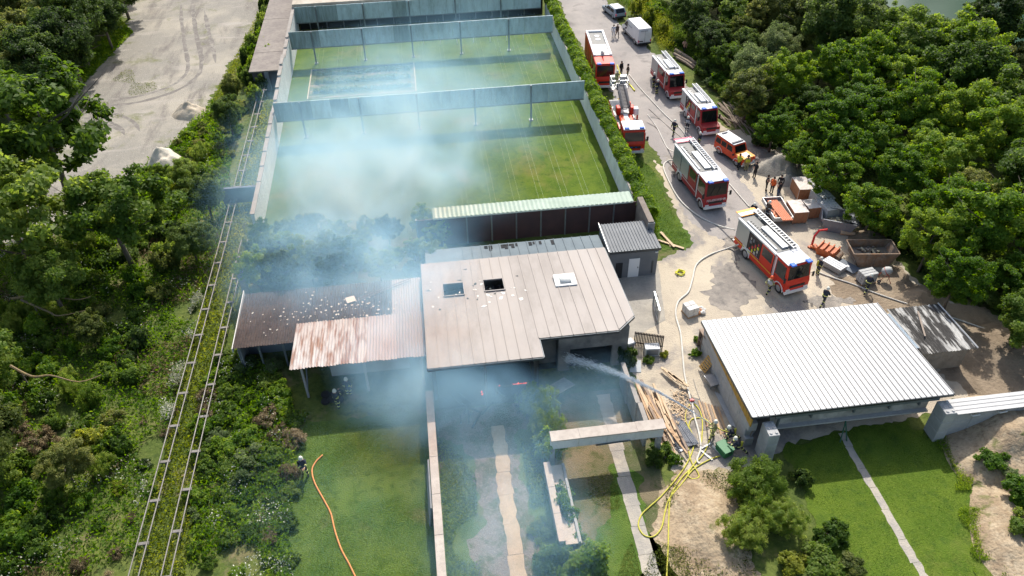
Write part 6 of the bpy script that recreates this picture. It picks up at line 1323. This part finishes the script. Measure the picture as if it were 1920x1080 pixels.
# pale bag pallet
p = at(1293, 588); t = thing('block_pallet', 'wrapped pallet of white blocks with loose pieces beside the long white hose', 'pallet load', (p.x, p.y, .03), R(-75))
MB().span(-.55, .55, -.5, .5, 0, .1).build('pallet', m_wood, t)
for i in range(2):
    for j in range(2):
        for k in range(2): MB().span(-.52+i*.53, -.01+i*.53, -.48+j*.49, 0+j*.49, .11+k*.4, .5+k*.4, bev=.02).build('white_block', mat('white_bag', (.58, .57, .54), rough=.7, c2=(.48, .46, .43), scale=4), t)
for k in range(9):
    a, b = rr.uniform(.5, 1.3), rr.uniform(.1, 1.2); tag(MB().blob((p.x+a*.9, p.y-.5+b*.8, .18), (.28, .22, .2), seed=k, sub=1, amp=.5).build('loose_bag', MATS['white_bag'] if k < 6 else m_card), 'crumpled bag slumped beside the white block pallet' if k < 6 else 'broken brown piece beside the white block pallet', 'bag' if k < 6 else 'brick', 'loose bags by the pallet' if k < 6 else 'broken bricks by the pallet')
# leaning glazing panel, dark slat fence, white goods
p0, p1 = at(1224, 570), at(1234, 606); t = thing('glazing_frame', 'upright grey glazing frame standing in front of the hut', 'frame', (p0+p1)/2, math.atan2(p1.y-p0.y, p1.x-p0.x)); L_ = (p1-p0).length
for a, b, c_, d_ in ((-L_/2, L_/2, 0, .12), (-L_/2, L_/2, 1.28, 1.4), (-L_/2, -L_/2+.12, .12, 1.28), (L_/2-.12, L_/2, .12, 1.28), (-.06, .06, .12, 1.28)): MB().span(a, b, -.06, .06, c_+.02, d_+.02).build('frame_bar', P_AL, t)
for s in (-1, 1): MB().span(s*L_/4-L_/4+.12, s*L_/4+L_/4-.12, -.01, .01, .14, 1.3).build('pane', mat('grey_glass', (.2, .23, .25), rough=.15), t)
MB().box((.1, -.07, 1.43), (.3, .04, .06)).build('sticker', mat('green_sticker', (.05, .3, .15)), t)
p0, p1 = at(1187, 648), at(1242, 656); t = thing('slat_fence', 'dark slatted timber fence by the corner of the burning building', 'fence', (p0+p1)/2, math.atan2(p1.y-p0.y, p1.x-p0.x)); L_ = (p1-p0).length
for i in range(19): x = -L_/2+(i+.5)*L_/19; MB().span(x-.045, x+.045, -.02, .02, .02, 1.55).build('slat', mat('dark_slat', (.05, .045, .04), rough=.9), t)
for z in (.3, 1.3): MB().span(-L_/2, L_/2, .022, .06, z, z+.1).build('rail', m_wood3, t)
m_app = mat('white_appliance', (.6, .62, .62), rough=.4, c2=(.52, .54, .54), scale=2)
for (px, py, d_, hd, tl, lab) in ((1176, 655, (.8, .65, .85), 20, .35, 'tilted white appliance beside the dark slat fence'), (1221, 663, (1.15, .7, .8), -5, 0, 'white ribbed appliance in front of the dark slat fence')):
    p = at(px, py); t = thing('appliance', lab, 'appliance', (p.x, p.y, .05), R(hd)); t.rotation_euler = (0, tl*.4, R(hd))
    MB().box((0, 0, d_[2]/2), d_, bev=.03).build('housing', m_app, t)
    for i in range(6): MB().box((-d_[0]*.4+i*d_[0]*.16, 0, d_[2]+.012), (.03, d_[1]*.85, .02)).build('vent_slat', m_galv, t)
    MB().span(-d_[0]*.4, d_[0]*.4, -d_[1]/2-.012, -d_[1]/2, d_[2]*.15, d_[2]*.85).build('front_panel', m_galv if tl == 0 else P_GREY, t)
p = at(1191, 690); tag(MB().box((p.x, p.y, .2), (.85, 1.0, .06), rot=Matrix.Rotation(-.2, 3, 'Z') @ Matrix.Rotation(.35, 3, 'X')).build('white_board', m_app), 'white square board lying tilted among the weeds', 'board')
# timber pile: every beam and plank a piece
tp = []
for k in range(46):
    u_ = rr.random(); base = Vector((13.95+u_*1.5, 36.0, 0)); L_ = rr.uniform(2.0, 5.2); an = R(-86)+rr.gauss(0, .07); c = Vector((rr.uniform(14.1, 15.6), rr.uniform(33.9, 37.2), 0)); z = .08+.07*int(k/7)+rr.uniform(0, .02)
    m_ = rr.choice([m_wood, m_wood, m_wood2, m_wood3, m_wood3]); w_ = rr.uniform(.07, .2)
    e = MB().box((0, 0, 0), (L_, w_, rr.uniform(.05, .09))).build('plank', m_); e.location = (c.x-.18*(c.y-35.5), c.y, z); e.rotation_euler = (0, rr.uniform(-.015, .015), an)
    tag(e, {'sawn_timber': 'orange-brown plank in the timber pile beside the side wall', 'pale_timber': 'pale plank in the timber pile beside the side wall', 'weathered_timber': 'dark weathered plank in the timber pile beside the side wall'}[m_.name], 'plank', 'timber pile: '+m_.name)
for k in range(3):
    e = MB().tube([(13.55+.1*k, 37.6, .25), (13.9+.18*k, 33.6, .3)], [.14, .12], 8).build('log', m_wood3); tag(e, 'round weathered log along the timber pile', 'log', 'logs of the timber pile')
for k in range(6): p = at(1250+k*5, 706+k*3); tag(MB().box((p.x, p.y, .35+.05*(k % 2)), (1.5, .2, .07), rot=Matrix.Rotation(R(-70)+.05*k, 3, 'Z')).build('pale_beam', m_wood2), 'pale split beam on the top end of the timber pile', 'beam', 'pale beams of the timber pile')
mb = MB()
for k in range(420):
    p = at(rr.gauss(1272, 10), rr.gauss(768, 17)); mb.box((p.x, p.y, rr.uniform(.02, .3)), (rr.uniform(.06, .22), rr.uniform(.03, .08), .03), rot=Matrix.Rotation(rr.uniform(0, 3), 3, 'Z') @ Matrix.Rotation(rr.uniform(-.4, .4), 3, 'X'))
tag(mb.build('wood_chips', m_wood2), 'heap of orange wood offcuts beside the timber pile', 'wood chips', kind='stuff')
for k in range(4):
    p = at(1258+k*9, 812-k*1.5); e = corrugated(-.22, .22, -1.5, 0, 1.5, 0, pitch=.11, amp=.025).build('metal_sheet', m_galv); e.location = (p.x, p.y, .14+.03*k); e.rotation_euler = (0, 0, .12+.03*k); tag(e, 'grey corrugated metal sheet at the lower end of the timber pile', 'metal sheet', 'metal sheets by the timber pile')
p = at(1275, 842); tag(MB().box((p.x, p.y, .06), (.55, .5, .05), rot=.4).build('metal_plate', m_zinc), 'small dark metal plate below the corrugated sheets', 'plate')
# at the shed wall
def pallet_lean(px, py, label):
    p = at(px, py); t = thing('wooden_pallet', label, 'pallet', (p.x, p.y, .02)); t.rotation_euler = (0, R(-58), R(14))
    for s in (-1, 0, 1): MB().span(0, 1.2, s*.36-.05, s*.36+.05, -.1, 0).build('runner', m_wood, t)
    for i in range(6): MB().span(.02+i*.21, .14+i*.21, -.42, .42, .002, .024).build('deck_board', mat('ochre_pallet', (.5, .3, .09), rough=.8), t)
pallet_lean(1316, 694, 'ochre wooden pallet leaning against the white shed side wall')
p = at(1337, 668); tag(MB().box((p.x-.05, p.y, .85), (.06, .9, 1.7), rot=Matrix.Rotation(.3, 3, 'Y') @ Matrix.Rotation(.12, 3, 'Z')).build('grey_door', m_zinc), 'grey door leaf leaning against the shed wall above the pallet', 'door')
p = at(1318, 655); t = thing('old_cupboard', 'weathered open wooden cupboard at the back corner of the white shed', 'cupboard', (p.x, p.y, .02), R(8))
for a in (-.5, 0, .5): MB().span(-.3, .3, a-.03, a+.03, 0, 1.7).build('upright', m_wood3, t)
MB().span(-.35, .35, -.55, .55, 1.7, 1.78).build('top_board', m_wood3, t); MB().span(.25, .29, -.5, .5, .02, 1.68).build('back_panel', m_wood3, t); MB().span(-.3, .25, -.47, .47, .8, .84).build('shelf', m_wood3, t)
# wheelbarrow
p = at(1333, 722); t = thing('wheelbarrow', 'grey wheelbarrow lying beside the shed wall', 'wheelbarrow', (p.x, p.y, .02), R(100))
MB().box((0, 0, .42), (.95, .62, .3), taper=1.2).build('tray', m_galv, t); wheel(t, .62, .0, .2, .09, -1)
for s in (-1, 1): MB().tube([(.6, s*.06, .2), (0, s*.22, .3), (-.9, s*.3, .5)], .022, 5).build('handle', P_GREY, t); MB().tube([(-.3, s*.24, .33), (-.38, s*.26, 0)], .022, 5).build('leg', P_GREY, t)
for k in range(5):
    a, b = at(1341+k*3.5, 736+k*1.5), at(1372+k*3.0, 800+k*1.0); tag(MB().tube([a+Vector((0, 0, .07)), b+Vector((0, 0, .07))], .055, 6).build('aluminium_profile', P_AL), 'long aluminium profile lying along the shed wall', 'profile', 'profiles along the shed wall')
for k in range(7):
    a, b = at(1310+k*6, 752+k*2), at(1326+k*6.5, 800+k*4); tag(MB().box((a+b)/2+Vector((0, 0, .05)), ((b-a).length, .13, .06), rot=Matrix.Rotation(math.atan2(b.y-a.y, b.x-a.x), 3, 'Z')).build('loose_plank', m_wood3 if k % 2 else m_wood), 'loose plank on the ground by the firefighters at the shed', 'plank', 'loose planks at the shed')
p = at(1357, 848); t = thing('green_bin', 'green lidded plastic crate lying by the firefighters at the pillar', 'bin', (p.x, p.y, .02), R(-70)); MB().box((0, 0, .3), (1.0, .75, .6), bev=.05, taper=1.1).build('tub', mat('green_plastic', (.03, .16, .06), rough=.5), t); MB().box((0, 0, .63), (1.12, .86, .07), bev=.02).build('lid', MATS['green_plastic'], t); MB().box((.55, 0, .5), (.05, .3, .06)).build('handle', P_BLK, t)
p = at(1397, 820); t = thing('window_frame', 'old window frame with brown panel leaning at the ochre boards', 'window frame', (p.x-.2, p.y, .02)); t.rotation_euler = (0, R(12), R(8))
for a, b, c_, d_ in ((-.7, .7, 0, .1), (-.7, .7, 1.4, 1.5), (-.7, -.6, .1, 1.4), (.6, .7, .1, 1.4)): MB().span(-.05, .05, a, b, c_, d_).build('frame_bar', P_GREY, t)
MB().span(-.015, .015, -.6, .6, .1, 1.4).build('panel', m_wood3, t)
for k, (px, py) in enumerate(((1325, 855), (1345, 846), (1322, 838))): p = at(px, py); tag(MB().box((p.x, p.y, .06), (1.0, .12, .09), rot=[2.1, 2.0, .4][k]).build('white_batten', mat('white_frame', (.6, .6, .58))), 'short white batten on the ground beside the green crate', 'batten', 'white battens by the green crate')
# planks by the hut, hose bundle
for k, (pa, pb) in enumerate((((1238, 438), (1264, 466)), ((1233, 452), (1282, 468)), ((1241, 437), (1258, 463)))):
    a, b = at(*pa), at(*pb); tag(MB().box((a+b)/2+Vector((0, 0, .06+.07*(2-k))), ((b-a).length, .22, .06), rot=Matrix.Rotation(math.atan2(b.y-a.y, b.x-a.x), 3, 'Z')).build('fresh_plank', m_wood2), 'fresh pale plank lying on the verge behind the hut', 'plank', 'planks on the verge by the hut')
p = at(1275, 513); mb = MB(); P = [p+Vector((math.cos(a_*1.9)*(.35+.1*math.sin(a_*3)), math.sin(a_*1.9)*(.3+.08*math.cos(a_*5)), .05+.02*a_)) for a_ in [i*.25 for i in range(36)]]; tag(mb.tube(P, .05, 6).build('hose_bundle', P_YEL), 'coiled yellow hose bundle lying on the concrete near the hut', 'hose')
# logs and branches at the wood
m_log = mat('grey_log', (.27, .22, .17), rough=.95, c2=(.17, .13, .1), scale=2, stretch=(4, 4, .6))
for k, (a, b, r_) in enumerate((((1266, 98), (1322, 133), .28), ((1263, 106), (1312, 134), .24), ((1272, 100), (1330, 140), .2), ((1268, 112), (1300, 131), .18))):
    A, B = at(*a), at(*b); tag(MB().tube([A+Vector((0, 0, r_+.12*(k % 2))), (A+B)/2+Vector((.1, 0, r_+.1*(k % 2))), B+Vector((0, 0, r_))], [r_, r_*.9, r_*.75], 8).build('felled_log', m_log), 'thick felled log on the wood edge beside the first small fire engine', 'log', 'felled logs by the road')
for k in range(26):
    a = (rr.uniform(1345, 1385), rr.uniform(188, 225)); d_ = rr.uniform(18, 48); b = (a[0]+d_*rr.uniform(.6, 1.05), a[1]+d_*rr.uniform(.7, 1.1)); A, B = at(*a), at(*b); r_ = rr.uniform(.05, .13)
    tag(MB().tube([A+Vector((0, 0, r_)), (A+B)/2+Vector((rr.uniform(-.3, .3), rr.uniform(-.2, .2), r_+rr.uniform(.02, .4))), B+Vector((0, 0, r_))], [r_, r_*.8, r_*.4], 6).build('cut_branch', m_log), 'bare cut branch in the pile behind the second small fire engine', 'branch', 'cut branches at the wood edge')

# ------------------------------------------------------------------ hoses
def hose(pts, r_, m, label, name='fire_hose', z=None):
    P = smooth_path([at(a[0], a[1], a[2] if len(a) > 2 else r_+.02) for a in pts], 7); return tag(MB().tube(P, r_, 8).build(name, m, smooth=True), label, 'hose')
m_hw = mat('white_hose', (.6, .58, .53), rough=.8, c2=(.5, .48, .43), scale=3); m_hy = mat('yellow_hose', (.5, .47, .06), rough=.7, c2=(.42, .38, .06), scale=3); m_ho = mat('orange_hose', (.66, .27, .09), rough=.7, c2=(.58, .22, .07), scale=3); m_hb = mat('grey_hose', (.35, .32, .28), rough=.8)
hose([(1386, 458, .9), (1366, 465), (1330, 478), (1306, 496), (1298, 525), (1290, 548), (1272, 565), (1267, 590), (1276, 625), (1280, 665), (1284, 705), (1295, 750)], .075, m_hw, 'long white supply hose from the bright red engine to the hose splitter')
hose([(1298, 756), (1302, 780), (1310, 810), (1314, 840), (1307, 862), (1312, 870)], .075, m_hw, 'white hose from the splitter to the pale bank')
hose([(1378, 431, .9), (1345, 422), (1310, 405), (1275, 375), (1252, 335), (1244, 312), (1252, 302), (1268, 300, .9)], .075, m_hw, 'white hose looping along the verge to the dark red engine')
hose([(1180, 140), (1200, 165), (1225, 192), (1250, 218), (1275, 240), (1288, 257), (1296, 266)], .06, m_hw, 'straight white hose down the road from the tanker')
hose([(1216, 204, .8), (1236, 222), (1260, 243), (1283, 262), (1292, 270, .6)], .05, m_hb, 'thin grey hose crossing the white one near the ladder truck')
hose([(1214, 215, .7), (1232, 240), (1243, 262), (1252, 278), (1264, 285, .8)], .06, m_hw, 'white hose from the ladder truck to the dark red engine')
hose([(1368, 345), (1385, 365), (1405, 388)], .06, m_hw, 'straight white hose behind the crouching firefighter')
hose([(1533, 510), (1560, 520), (1600, 533), (1640, 549), (1690, 566), (1730, 578), (1790, 597), (1848, 617)], .065, m_hw, 'long white hose laid along the brown track behind the white shed')
hose([(1388, 450, .8), (1372, 447), (1355, 448)], .04, m_hb, 'short grey hose behind the bright red engine')
hose([(1157, 122, 1.6), (1163, 140, 1.0), (1172, 150, .6), (1182, 160), (1190, 170)], .09, P_YEL, 'fat yellow hose hanging from the tanker side')
hose([(1170, 178, 2.2), (1160, 186, 1.5), (1148, 196, 1.0), (1139, 207, .9)], .09, P_YEL, 'yellow hose hanging from the cage over the outrigger')
hose([(1296, 755), (1287, 770), (1286, 790), (1297, 812), (1301, 835), (1290, 865), (1270, 895), (1240, 930), (1218, 950), (1203, 965), (1197, 985), (1207, 1003), (1225, 1006), (1240, 990), (1247, 960), (1255, 935), (1280, 905), (1300, 880), (1330, 862), (1350, 855)], .05, m_hy, 'yellow hose making a wide loop on the pale bank')
hose([(1302, 757), (1312, 770), (1317, 790), (1316, 820), (1312, 845), (1302, 870), (1275, 900), (1258, 930), (1254, 970), (1253, 1020), (1249, 1100)], .05, m_hy, 'yellow hose running down the pale bank out of the picture')
hose([(1331, 795, 1.2), (1322, 786), (1305, 784), (1293, 792), (1290, 830), (1295, 862), (1308, 885), (1310, 895), (1298, 898), (1290, 890), (1300, 872), (1320, 850), (1332, 818), (1333, 806, .6)], .05, m_hy, 'yellow attack hose curling to the firefighter with the nozzle')
hose([(1337, 796, 1.1), (1352, 806, .9), (1376, 815, .8), (1395, 846)], .04, m_hy, 'yellow hose held between the firefighters at the shed')
hose([(605, 853), (592, 866), (585, 882), (590, 905), (606, 935), (620, 962), (628, 995), (640, 1030), (655, 1058), (680, 1110)], .055, m_ho, 'orange hose lying across the left lawn')
hose([(1300, 710), (1306, 730), (1320, 765), (1345, 800), (1362, 832), (1382, 850)], .03, m_hb, 'thin dark hose along the shed wall side')
p = at(1297, 754); t = thing('hose_splitter', 'red hose splitter joining the white hose and the yellow hoses', 'hose coupling', (p.x, p.y, .03)); MB().box((0, 0, .14), (.35, .2, .16), bev=.03).build('body', m_redp, t)
for k in (-1, 0, 1): MB().tube([(k*.12, -.05, .13), (k*.2, -.32, .1)], .05, 6).build('outlet', P_AL, t)
MB().lathe([(.1, 0), (.1, .03)], (0, 0, .24), 8).build('valve_wheel', m_redp, t)
MB().box((0, 0, .03), (.2, .25, .06)).build('foot', P_BLK, t)
# ------------------------------------------------------------------ water jet: droplets on a falling arc
m_jet = mat('white_water', (.72, .76, .8), rough=.2, spec=.5)
a, b = at(1330, 793, 1.35), at(1062, 668, 2.4); mb = MB(); g = random.Random(3)
for k in range(3800):
    u_ = g.random()**.8; p = a.lerp(b, u_); p.z += 3.2*u_*(1-u_); s = .012+.26*u_**1.4; p += Vector((g.gauss(0, s*.7), g.gauss(0, s*.7), g.gauss(0, s*.6)-.25*u_*u_*abs(g.gauss(0, 1))))
    d = (b-a).normalized(); L_ = g.uniform(.05, .16); r_ = g.uniform(.005, .012); x = d.orthogonal().normalized()*r_; y = d.cross(x).normalized()*r_
    v = [mb.bm.verts.new(q) for q in (p-d*L_, p+x, p-x*.5+y, p-x*.5-y, p+d*L_)]
    for f_ in ((0, 1, 2), (0, 2, 3), (0, 3, 1), (4, 2, 1), (4, 3, 2), (4, 1, 3)): mb.bm.faces.new([v[i] for i in f_])
tag(mb.build('water_jet', m_jet), 'white jet of water arching from the nozzle into the burning building', 'water jet', kind='stuff')
# ------------------------------------------------------------------ fire: burning beam and flames
def flame_mat():
    m = bpy.data.materials.new('flame'); m.use_nodes = True; n = m.node_tree; p = n.nodes['Principled BSDF']; L_ = n.links
    t_ = n.nodes.new('ShaderNodeTexCoord'); ns = n.nodes.new('ShaderNodeTexNoise'); ns.inputs['Scale'].default_value = 6; L_.new(t_.outputs['Object'], ns.inputs['Vector'])
    r_ = n.nodes.new('ShaderNodeValToRGB'); r_.color_ramp.elements[0].position = .35; r_.color_ramp.elements[0].color = (.5, .015, .003, 1); r_.color_ramp.elements[1].position = .65; r_.color_ramp.elements[1].color = (1, .16, .02, 1); L_.new(ns.outputs[0], r_.inputs[0])
    p.inputs['Base Color'].default_value = (.05, .01, .005, 1); L_.new(r_.outputs[0], p.inputs['Emission Color']); p.inputs['Emission Strength'].default_value = 1.5; return m
m_fl = flame_mat()
A, B = at(930, 724, .9), at(988, 718, 1.1)
t = thing('fire', 'orange flames licking a burning beam under the beige roof', 'fire', A)
d = B-A; MB().tube([d*.55, d], [.02, .035], 6).build('glowing_beam', m_fl, t); MB().tube([Vector((0, 0, 0)), d], .07, 7).build('charred_beam', m_soot, t).location = (0, 0, -.075)
MB().tube([(0, 0, -A.z), (0, 0, 0)], .1, 6).build('charred_post', m_soot, t); MB().tube([(d.x, d.y, -A.z), (d.x, d.y, d.z)], .1, 6).build('charred_post', m_soot, t)
g = random.Random(8)
def flame(par, q, h):
    """a leaning tongue of flame"""
    a_, b_ = g.uniform(-.3, .3), g.uniform(-.3, .3); r_ = h*g.uniform(.16, .26); MB().tube([q, q+Vector((a_*.2*h, b_*.2*h, h*.3)), q+Vector((a_*.7*h, b_*.5*h, h*.7)), q+Vector((a_*1.3*h, b_*h, h))], [r_*.5, r_, r_*.6, .004], 7).build('flame', m_fl, par, smooth=True)
for u_ in (.1, .55, .72, .9, .97): flame(t, d*u_+Vector((0, -.03, .0)), g.uniform(.12, .32))
p = at(905, 738, 0); t = thing('fire', 'small separate orange flames at the foot of the burning wall', 'fire', p)
for k in range(3): flame(t, Vector((g.uniform(-.3, .3), g.uniform(-.2, .2), 0)), g.uniform(.2, .5))
# burnt debris in front of the building and old tyres under the canopy
for k in range(14):
    x, y = g.uniform(0, 5.8), g.uniform(37.2, 39.6); tag(MB().box((x, y, .07+.05*(k % 3)), (g.uniform(.5, 2), .12, .1), rot=g.uniform(0, 3)).build('charred_beam', m_soot), 'charred beam on the ground before the burning building', 'beam', 'charred beams by the fire')
for k in range(6): tag(MB().lathe([(.2, -.1), (.32, -.1), (.36, 0), (.32, .1), (.2, .1)], (-9.3+.5*(k % 3), 40.6+.5*(k//3), .1+.2*(k % 2)), 14).build('scrap_tyre', P_BLK), 'old tyre in the heap under the rusty canopy', 'tyre', 'tyres under the rusty canopy')

# ------------------------------------------------------------------ smoke
def smoke_mat(blobs, dens, colr, nscale=.16):
    m = bpy.data.materials.new('smoke'); m.use_nodes = True; n = m.node_tree; L_ = n.links; n.nodes.remove(n.nodes['Principled BSDF']); out = n.nodes['Material Output']
    g_ = n.nodes.new('ShaderNodeNewGeometry'); pos = g_.outputs['Position']
    wv = n.nodes.new('ShaderNodeTexNoise'); wv.inputs['Scale'].default_value = nscale*.7; wv.inputs['Detail'].default_value = 2; L_.new(pos, wv.inputs['Vector'])
    wm = n.nodes.new('ShaderNodeVectorMath'); wm.operation = 'MULTIPLY_ADD'; wm.inputs[1].default_value = (7, 7, 5); wm.inputs[2].default_value = (-3.5, -3.5, -2.5); L_.new(wv.outputs['Color'], wm.inputs[0])
    ad = n.nodes.new('ShaderNodeVectorMath'); ad.operation = 'ADD'; L_.new(pos, ad.inputs[0]); L_.new(wm.outputs[0], ad.inputs[1]); tot = None
    for (c, r_, k) in blobs:
        s1 = n.nodes.new('ShaderNodeVectorMath'); s1.operation = 'SUBTRACT'; s1.inputs[1].default_value = c; L_.new(ad.outputs[0], s1.inputs[0])
        s2 = n.nodes.new('ShaderNodeVectorMath'); s2.operation = 'DIVIDE'; s2.inputs[1].default_value = r_; L_.new(s1.outputs[0], s2.inputs[0])
        ln = n.nodes.new('ShaderNodeVectorMath'); ln.operation = 'LENGTH'; L_.new(s2.outputs[0], ln.inputs[0])
        mr = n.nodes.new('ShaderNodeMapRange'); mr.interpolation_type = 'SMOOTHSTEP'; mr.inputs[1].default_value = 1.0; mr.inputs[2].default_value = .05; mr.inputs[3].default_value = 0; mr.inputs[4].default_value = k; L_.new(ln.outputs['Value'], mr.inputs[0])
        if tot is None: tot = mr.outputs[0]
        else: a_ = n.nodes.new('ShaderNodeMath'); a_.operation = 'ADD'; L_.new(tot, a_.inputs[0]); L_.new(mr.outputs[0], a_.inputs[1]); tot = a_.outputs[0]
    ns = n.nodes.new('ShaderNodeTexNoise'); ns.inputs['Scale'].default_value = nscale*1.6; ns.inputs['Detail'].default_value = 3; ns.inputs['Roughness'].default_value = .55; L_.new(ad.outputs[0], ns.inputs['Vector'])
    mr = n.nodes.new('ShaderNodeMapRange'); mr.inputs[1].default_value = .34; mr.inputs[2].default_value = .68; mr.inputs[3].default_value = .32; mr.inputs[4].default_value = 1.45; L_.new(ns.outputs[0], mr.inputs[0])
    mu = n.nodes.new('ShaderNodeMath'); mu.operation = 'MULTIPLY'; L_.new(tot, mu.inputs[0]); L_.new(mr.outputs[0], mu.inputs[1])
    m2 = n.nodes.new('ShaderNodeMath'); m2.operation = 'MULTIPLY'; m2.inputs[1].default_value = dens; L_.new(mu.outputs[0], m2.inputs[0])
    pv = n.nodes.new('ShaderNodeVolumeScatter'); pv.inputs['Color'].default_value = hexc(colr); pv.inputs['Anisotropy'].default_value = .0; L_.new(m2.outputs[0], pv.inputs['Density']); L_.new(pv.outputs[0], out.inputs['Volume'])
    return m
# blobs: centre, radii, strength.  The plume leaves the front of the building, rolls over the canopy and drifts back over the range lawn
BL = [((1.2, 37.0, 2.8), (8, 5, 3.6), 2.0), ((-4.5, 40.5, 3.0), (6.5, 5.5, 3.8), 1.2), ((-1.5, 44.5, 6), (6.5, 8, 3.6), .9), ((-7, 52, 4.2), (12, 10, 5.2), 1.15), ((-6, 64, 4), (17, 14, 5.5), .95), ((-3, 76, 4), (20, 17, 5.5), .8), ((2, 92, 3.5), (22, 18, 4.5), .28), ((2.5, 28, 2.2), (7.5, 12, 3.2), .75), ((9.5, 37, 2), (6, 6, 2.8), .7), ((-8, 31, 2), (9, 10, 2.8), .08)]
SM = smoke_mat(BL, .21, (.36, .68, .97))
o = MB().span(-22, 18, 19, 108, .06, 10.5).build('smoke', SM); tag(o, 'bluish smoke drifting from the burning building over the range lawn', 'smoke', kind='stuff')

# ------------------------------------------------------------------ labels of look-alikes: told apart by the nearest landmark
ORD = ['', 'second ', 'third ', 'fourth ', 'fifth ', 'sixth ', 'seventh ', 'eighth ', 'ninth ', 'tenth ', 'eleventh ', 'twelfth ', 'thirteenth ', 'fourteenth ', 'fifteenth ', 'sixteenth ', 'seventeenth ', 'eighteenth ', 'nineteenth ', 'twentieth ']
ORD += ['twenty-'+q for q in ['first ']+ORD[1:9]] + ['thirtieth ']
def lm(*L): return [(n, at(px, py).to_2d()) for (n, px, py) in L]
WOODL = lm(('the felled logs', 1292, 115), ('the cut branches', 1385, 225), ('the gravel heap', 1462, 318), ('the studded blocks', 1545, 380), ('the rusty skip', 1632, 493), ('the brown soil heap', 1728, 560), ('the stained corrugated shed', 1780, 640), ('the green river', 1780, 60), ('the white van', 1195, 80), ('the cement mixer', 1657, 525))
LEFTL = lm(('the pale sand heap', 309, 312), ('the dark blue board', 445, 365), ('the mossy shed', 450, 600), ('the rusty canopy', 545, 690), ('the crooked bare limb', 110, 710), ('the lone firefighter', 573, 890), ('the low tan heap', 357, 214), ('the long lane wall', 800, 900), ('the felt-roofed annex', 490, 150), ('the end post', 455, 530), ('the black car', 258, 10))
def base(l):
    for k in (' in the ', ' closing ', ' between ', ' against ', ' bordering ', ' on the ', ' around ', ' beside '):
        if k in l: return l.split(k)[0]
    return l
WHERE = (('trees of the wood on the river side', 'in the wood', WOODL), ('trees on the far river bank', 'across the river', WOODL), ('undergrowth of the wood edge', 'at the wood edge', WOODL), ('grove beside the gravel lot', 'in the grove', LEFTL), ('thicket left of the rails', 'in the thicket', LEFTL), ('shrubs between rails and lawn', 'by the lawn', LEFTL), ('thicket behind the mossy shed', 'in the smoke', LEFTL), ('climbers on the annex', 'on the annex', LEFTL), ('weeds around the sand heap', 'by the gravel lot', LEFTL))
sets = {}
for o in list(col.objects):
    g_ = o.get('group')
    if o.parent or not g_: continue
    for pre, wh, L_ in WHERE:
        if g_.startswith(pre):
            n_, p_ = min(L_, key=lambda q: (o.location.to_2d()-q[1]).length); sets.setdefault((base(o['label']), wh, n_), []).append(((o.location.to_2d()-p_).length, o))
for (b_, wh, n_), L_ in sets.items():
    for i, (d_, o) in enumerate(sorted(L_, key=lambda q: q[0])):
        o['label'] = f"{b_} {wh}, {ORD[min(i, len(ORD)-1)]}closest to {n_}"
for i, o in enumerate(sorted((o for o in col.objects if o.name.startswith('target_wire')), key=lambda o: min(v.co.x for v in o.data.vertices))):
    o['label'] = f"{ORD[i] or 'first '}thin guide wire over the lawn counted from the rails-side wall"
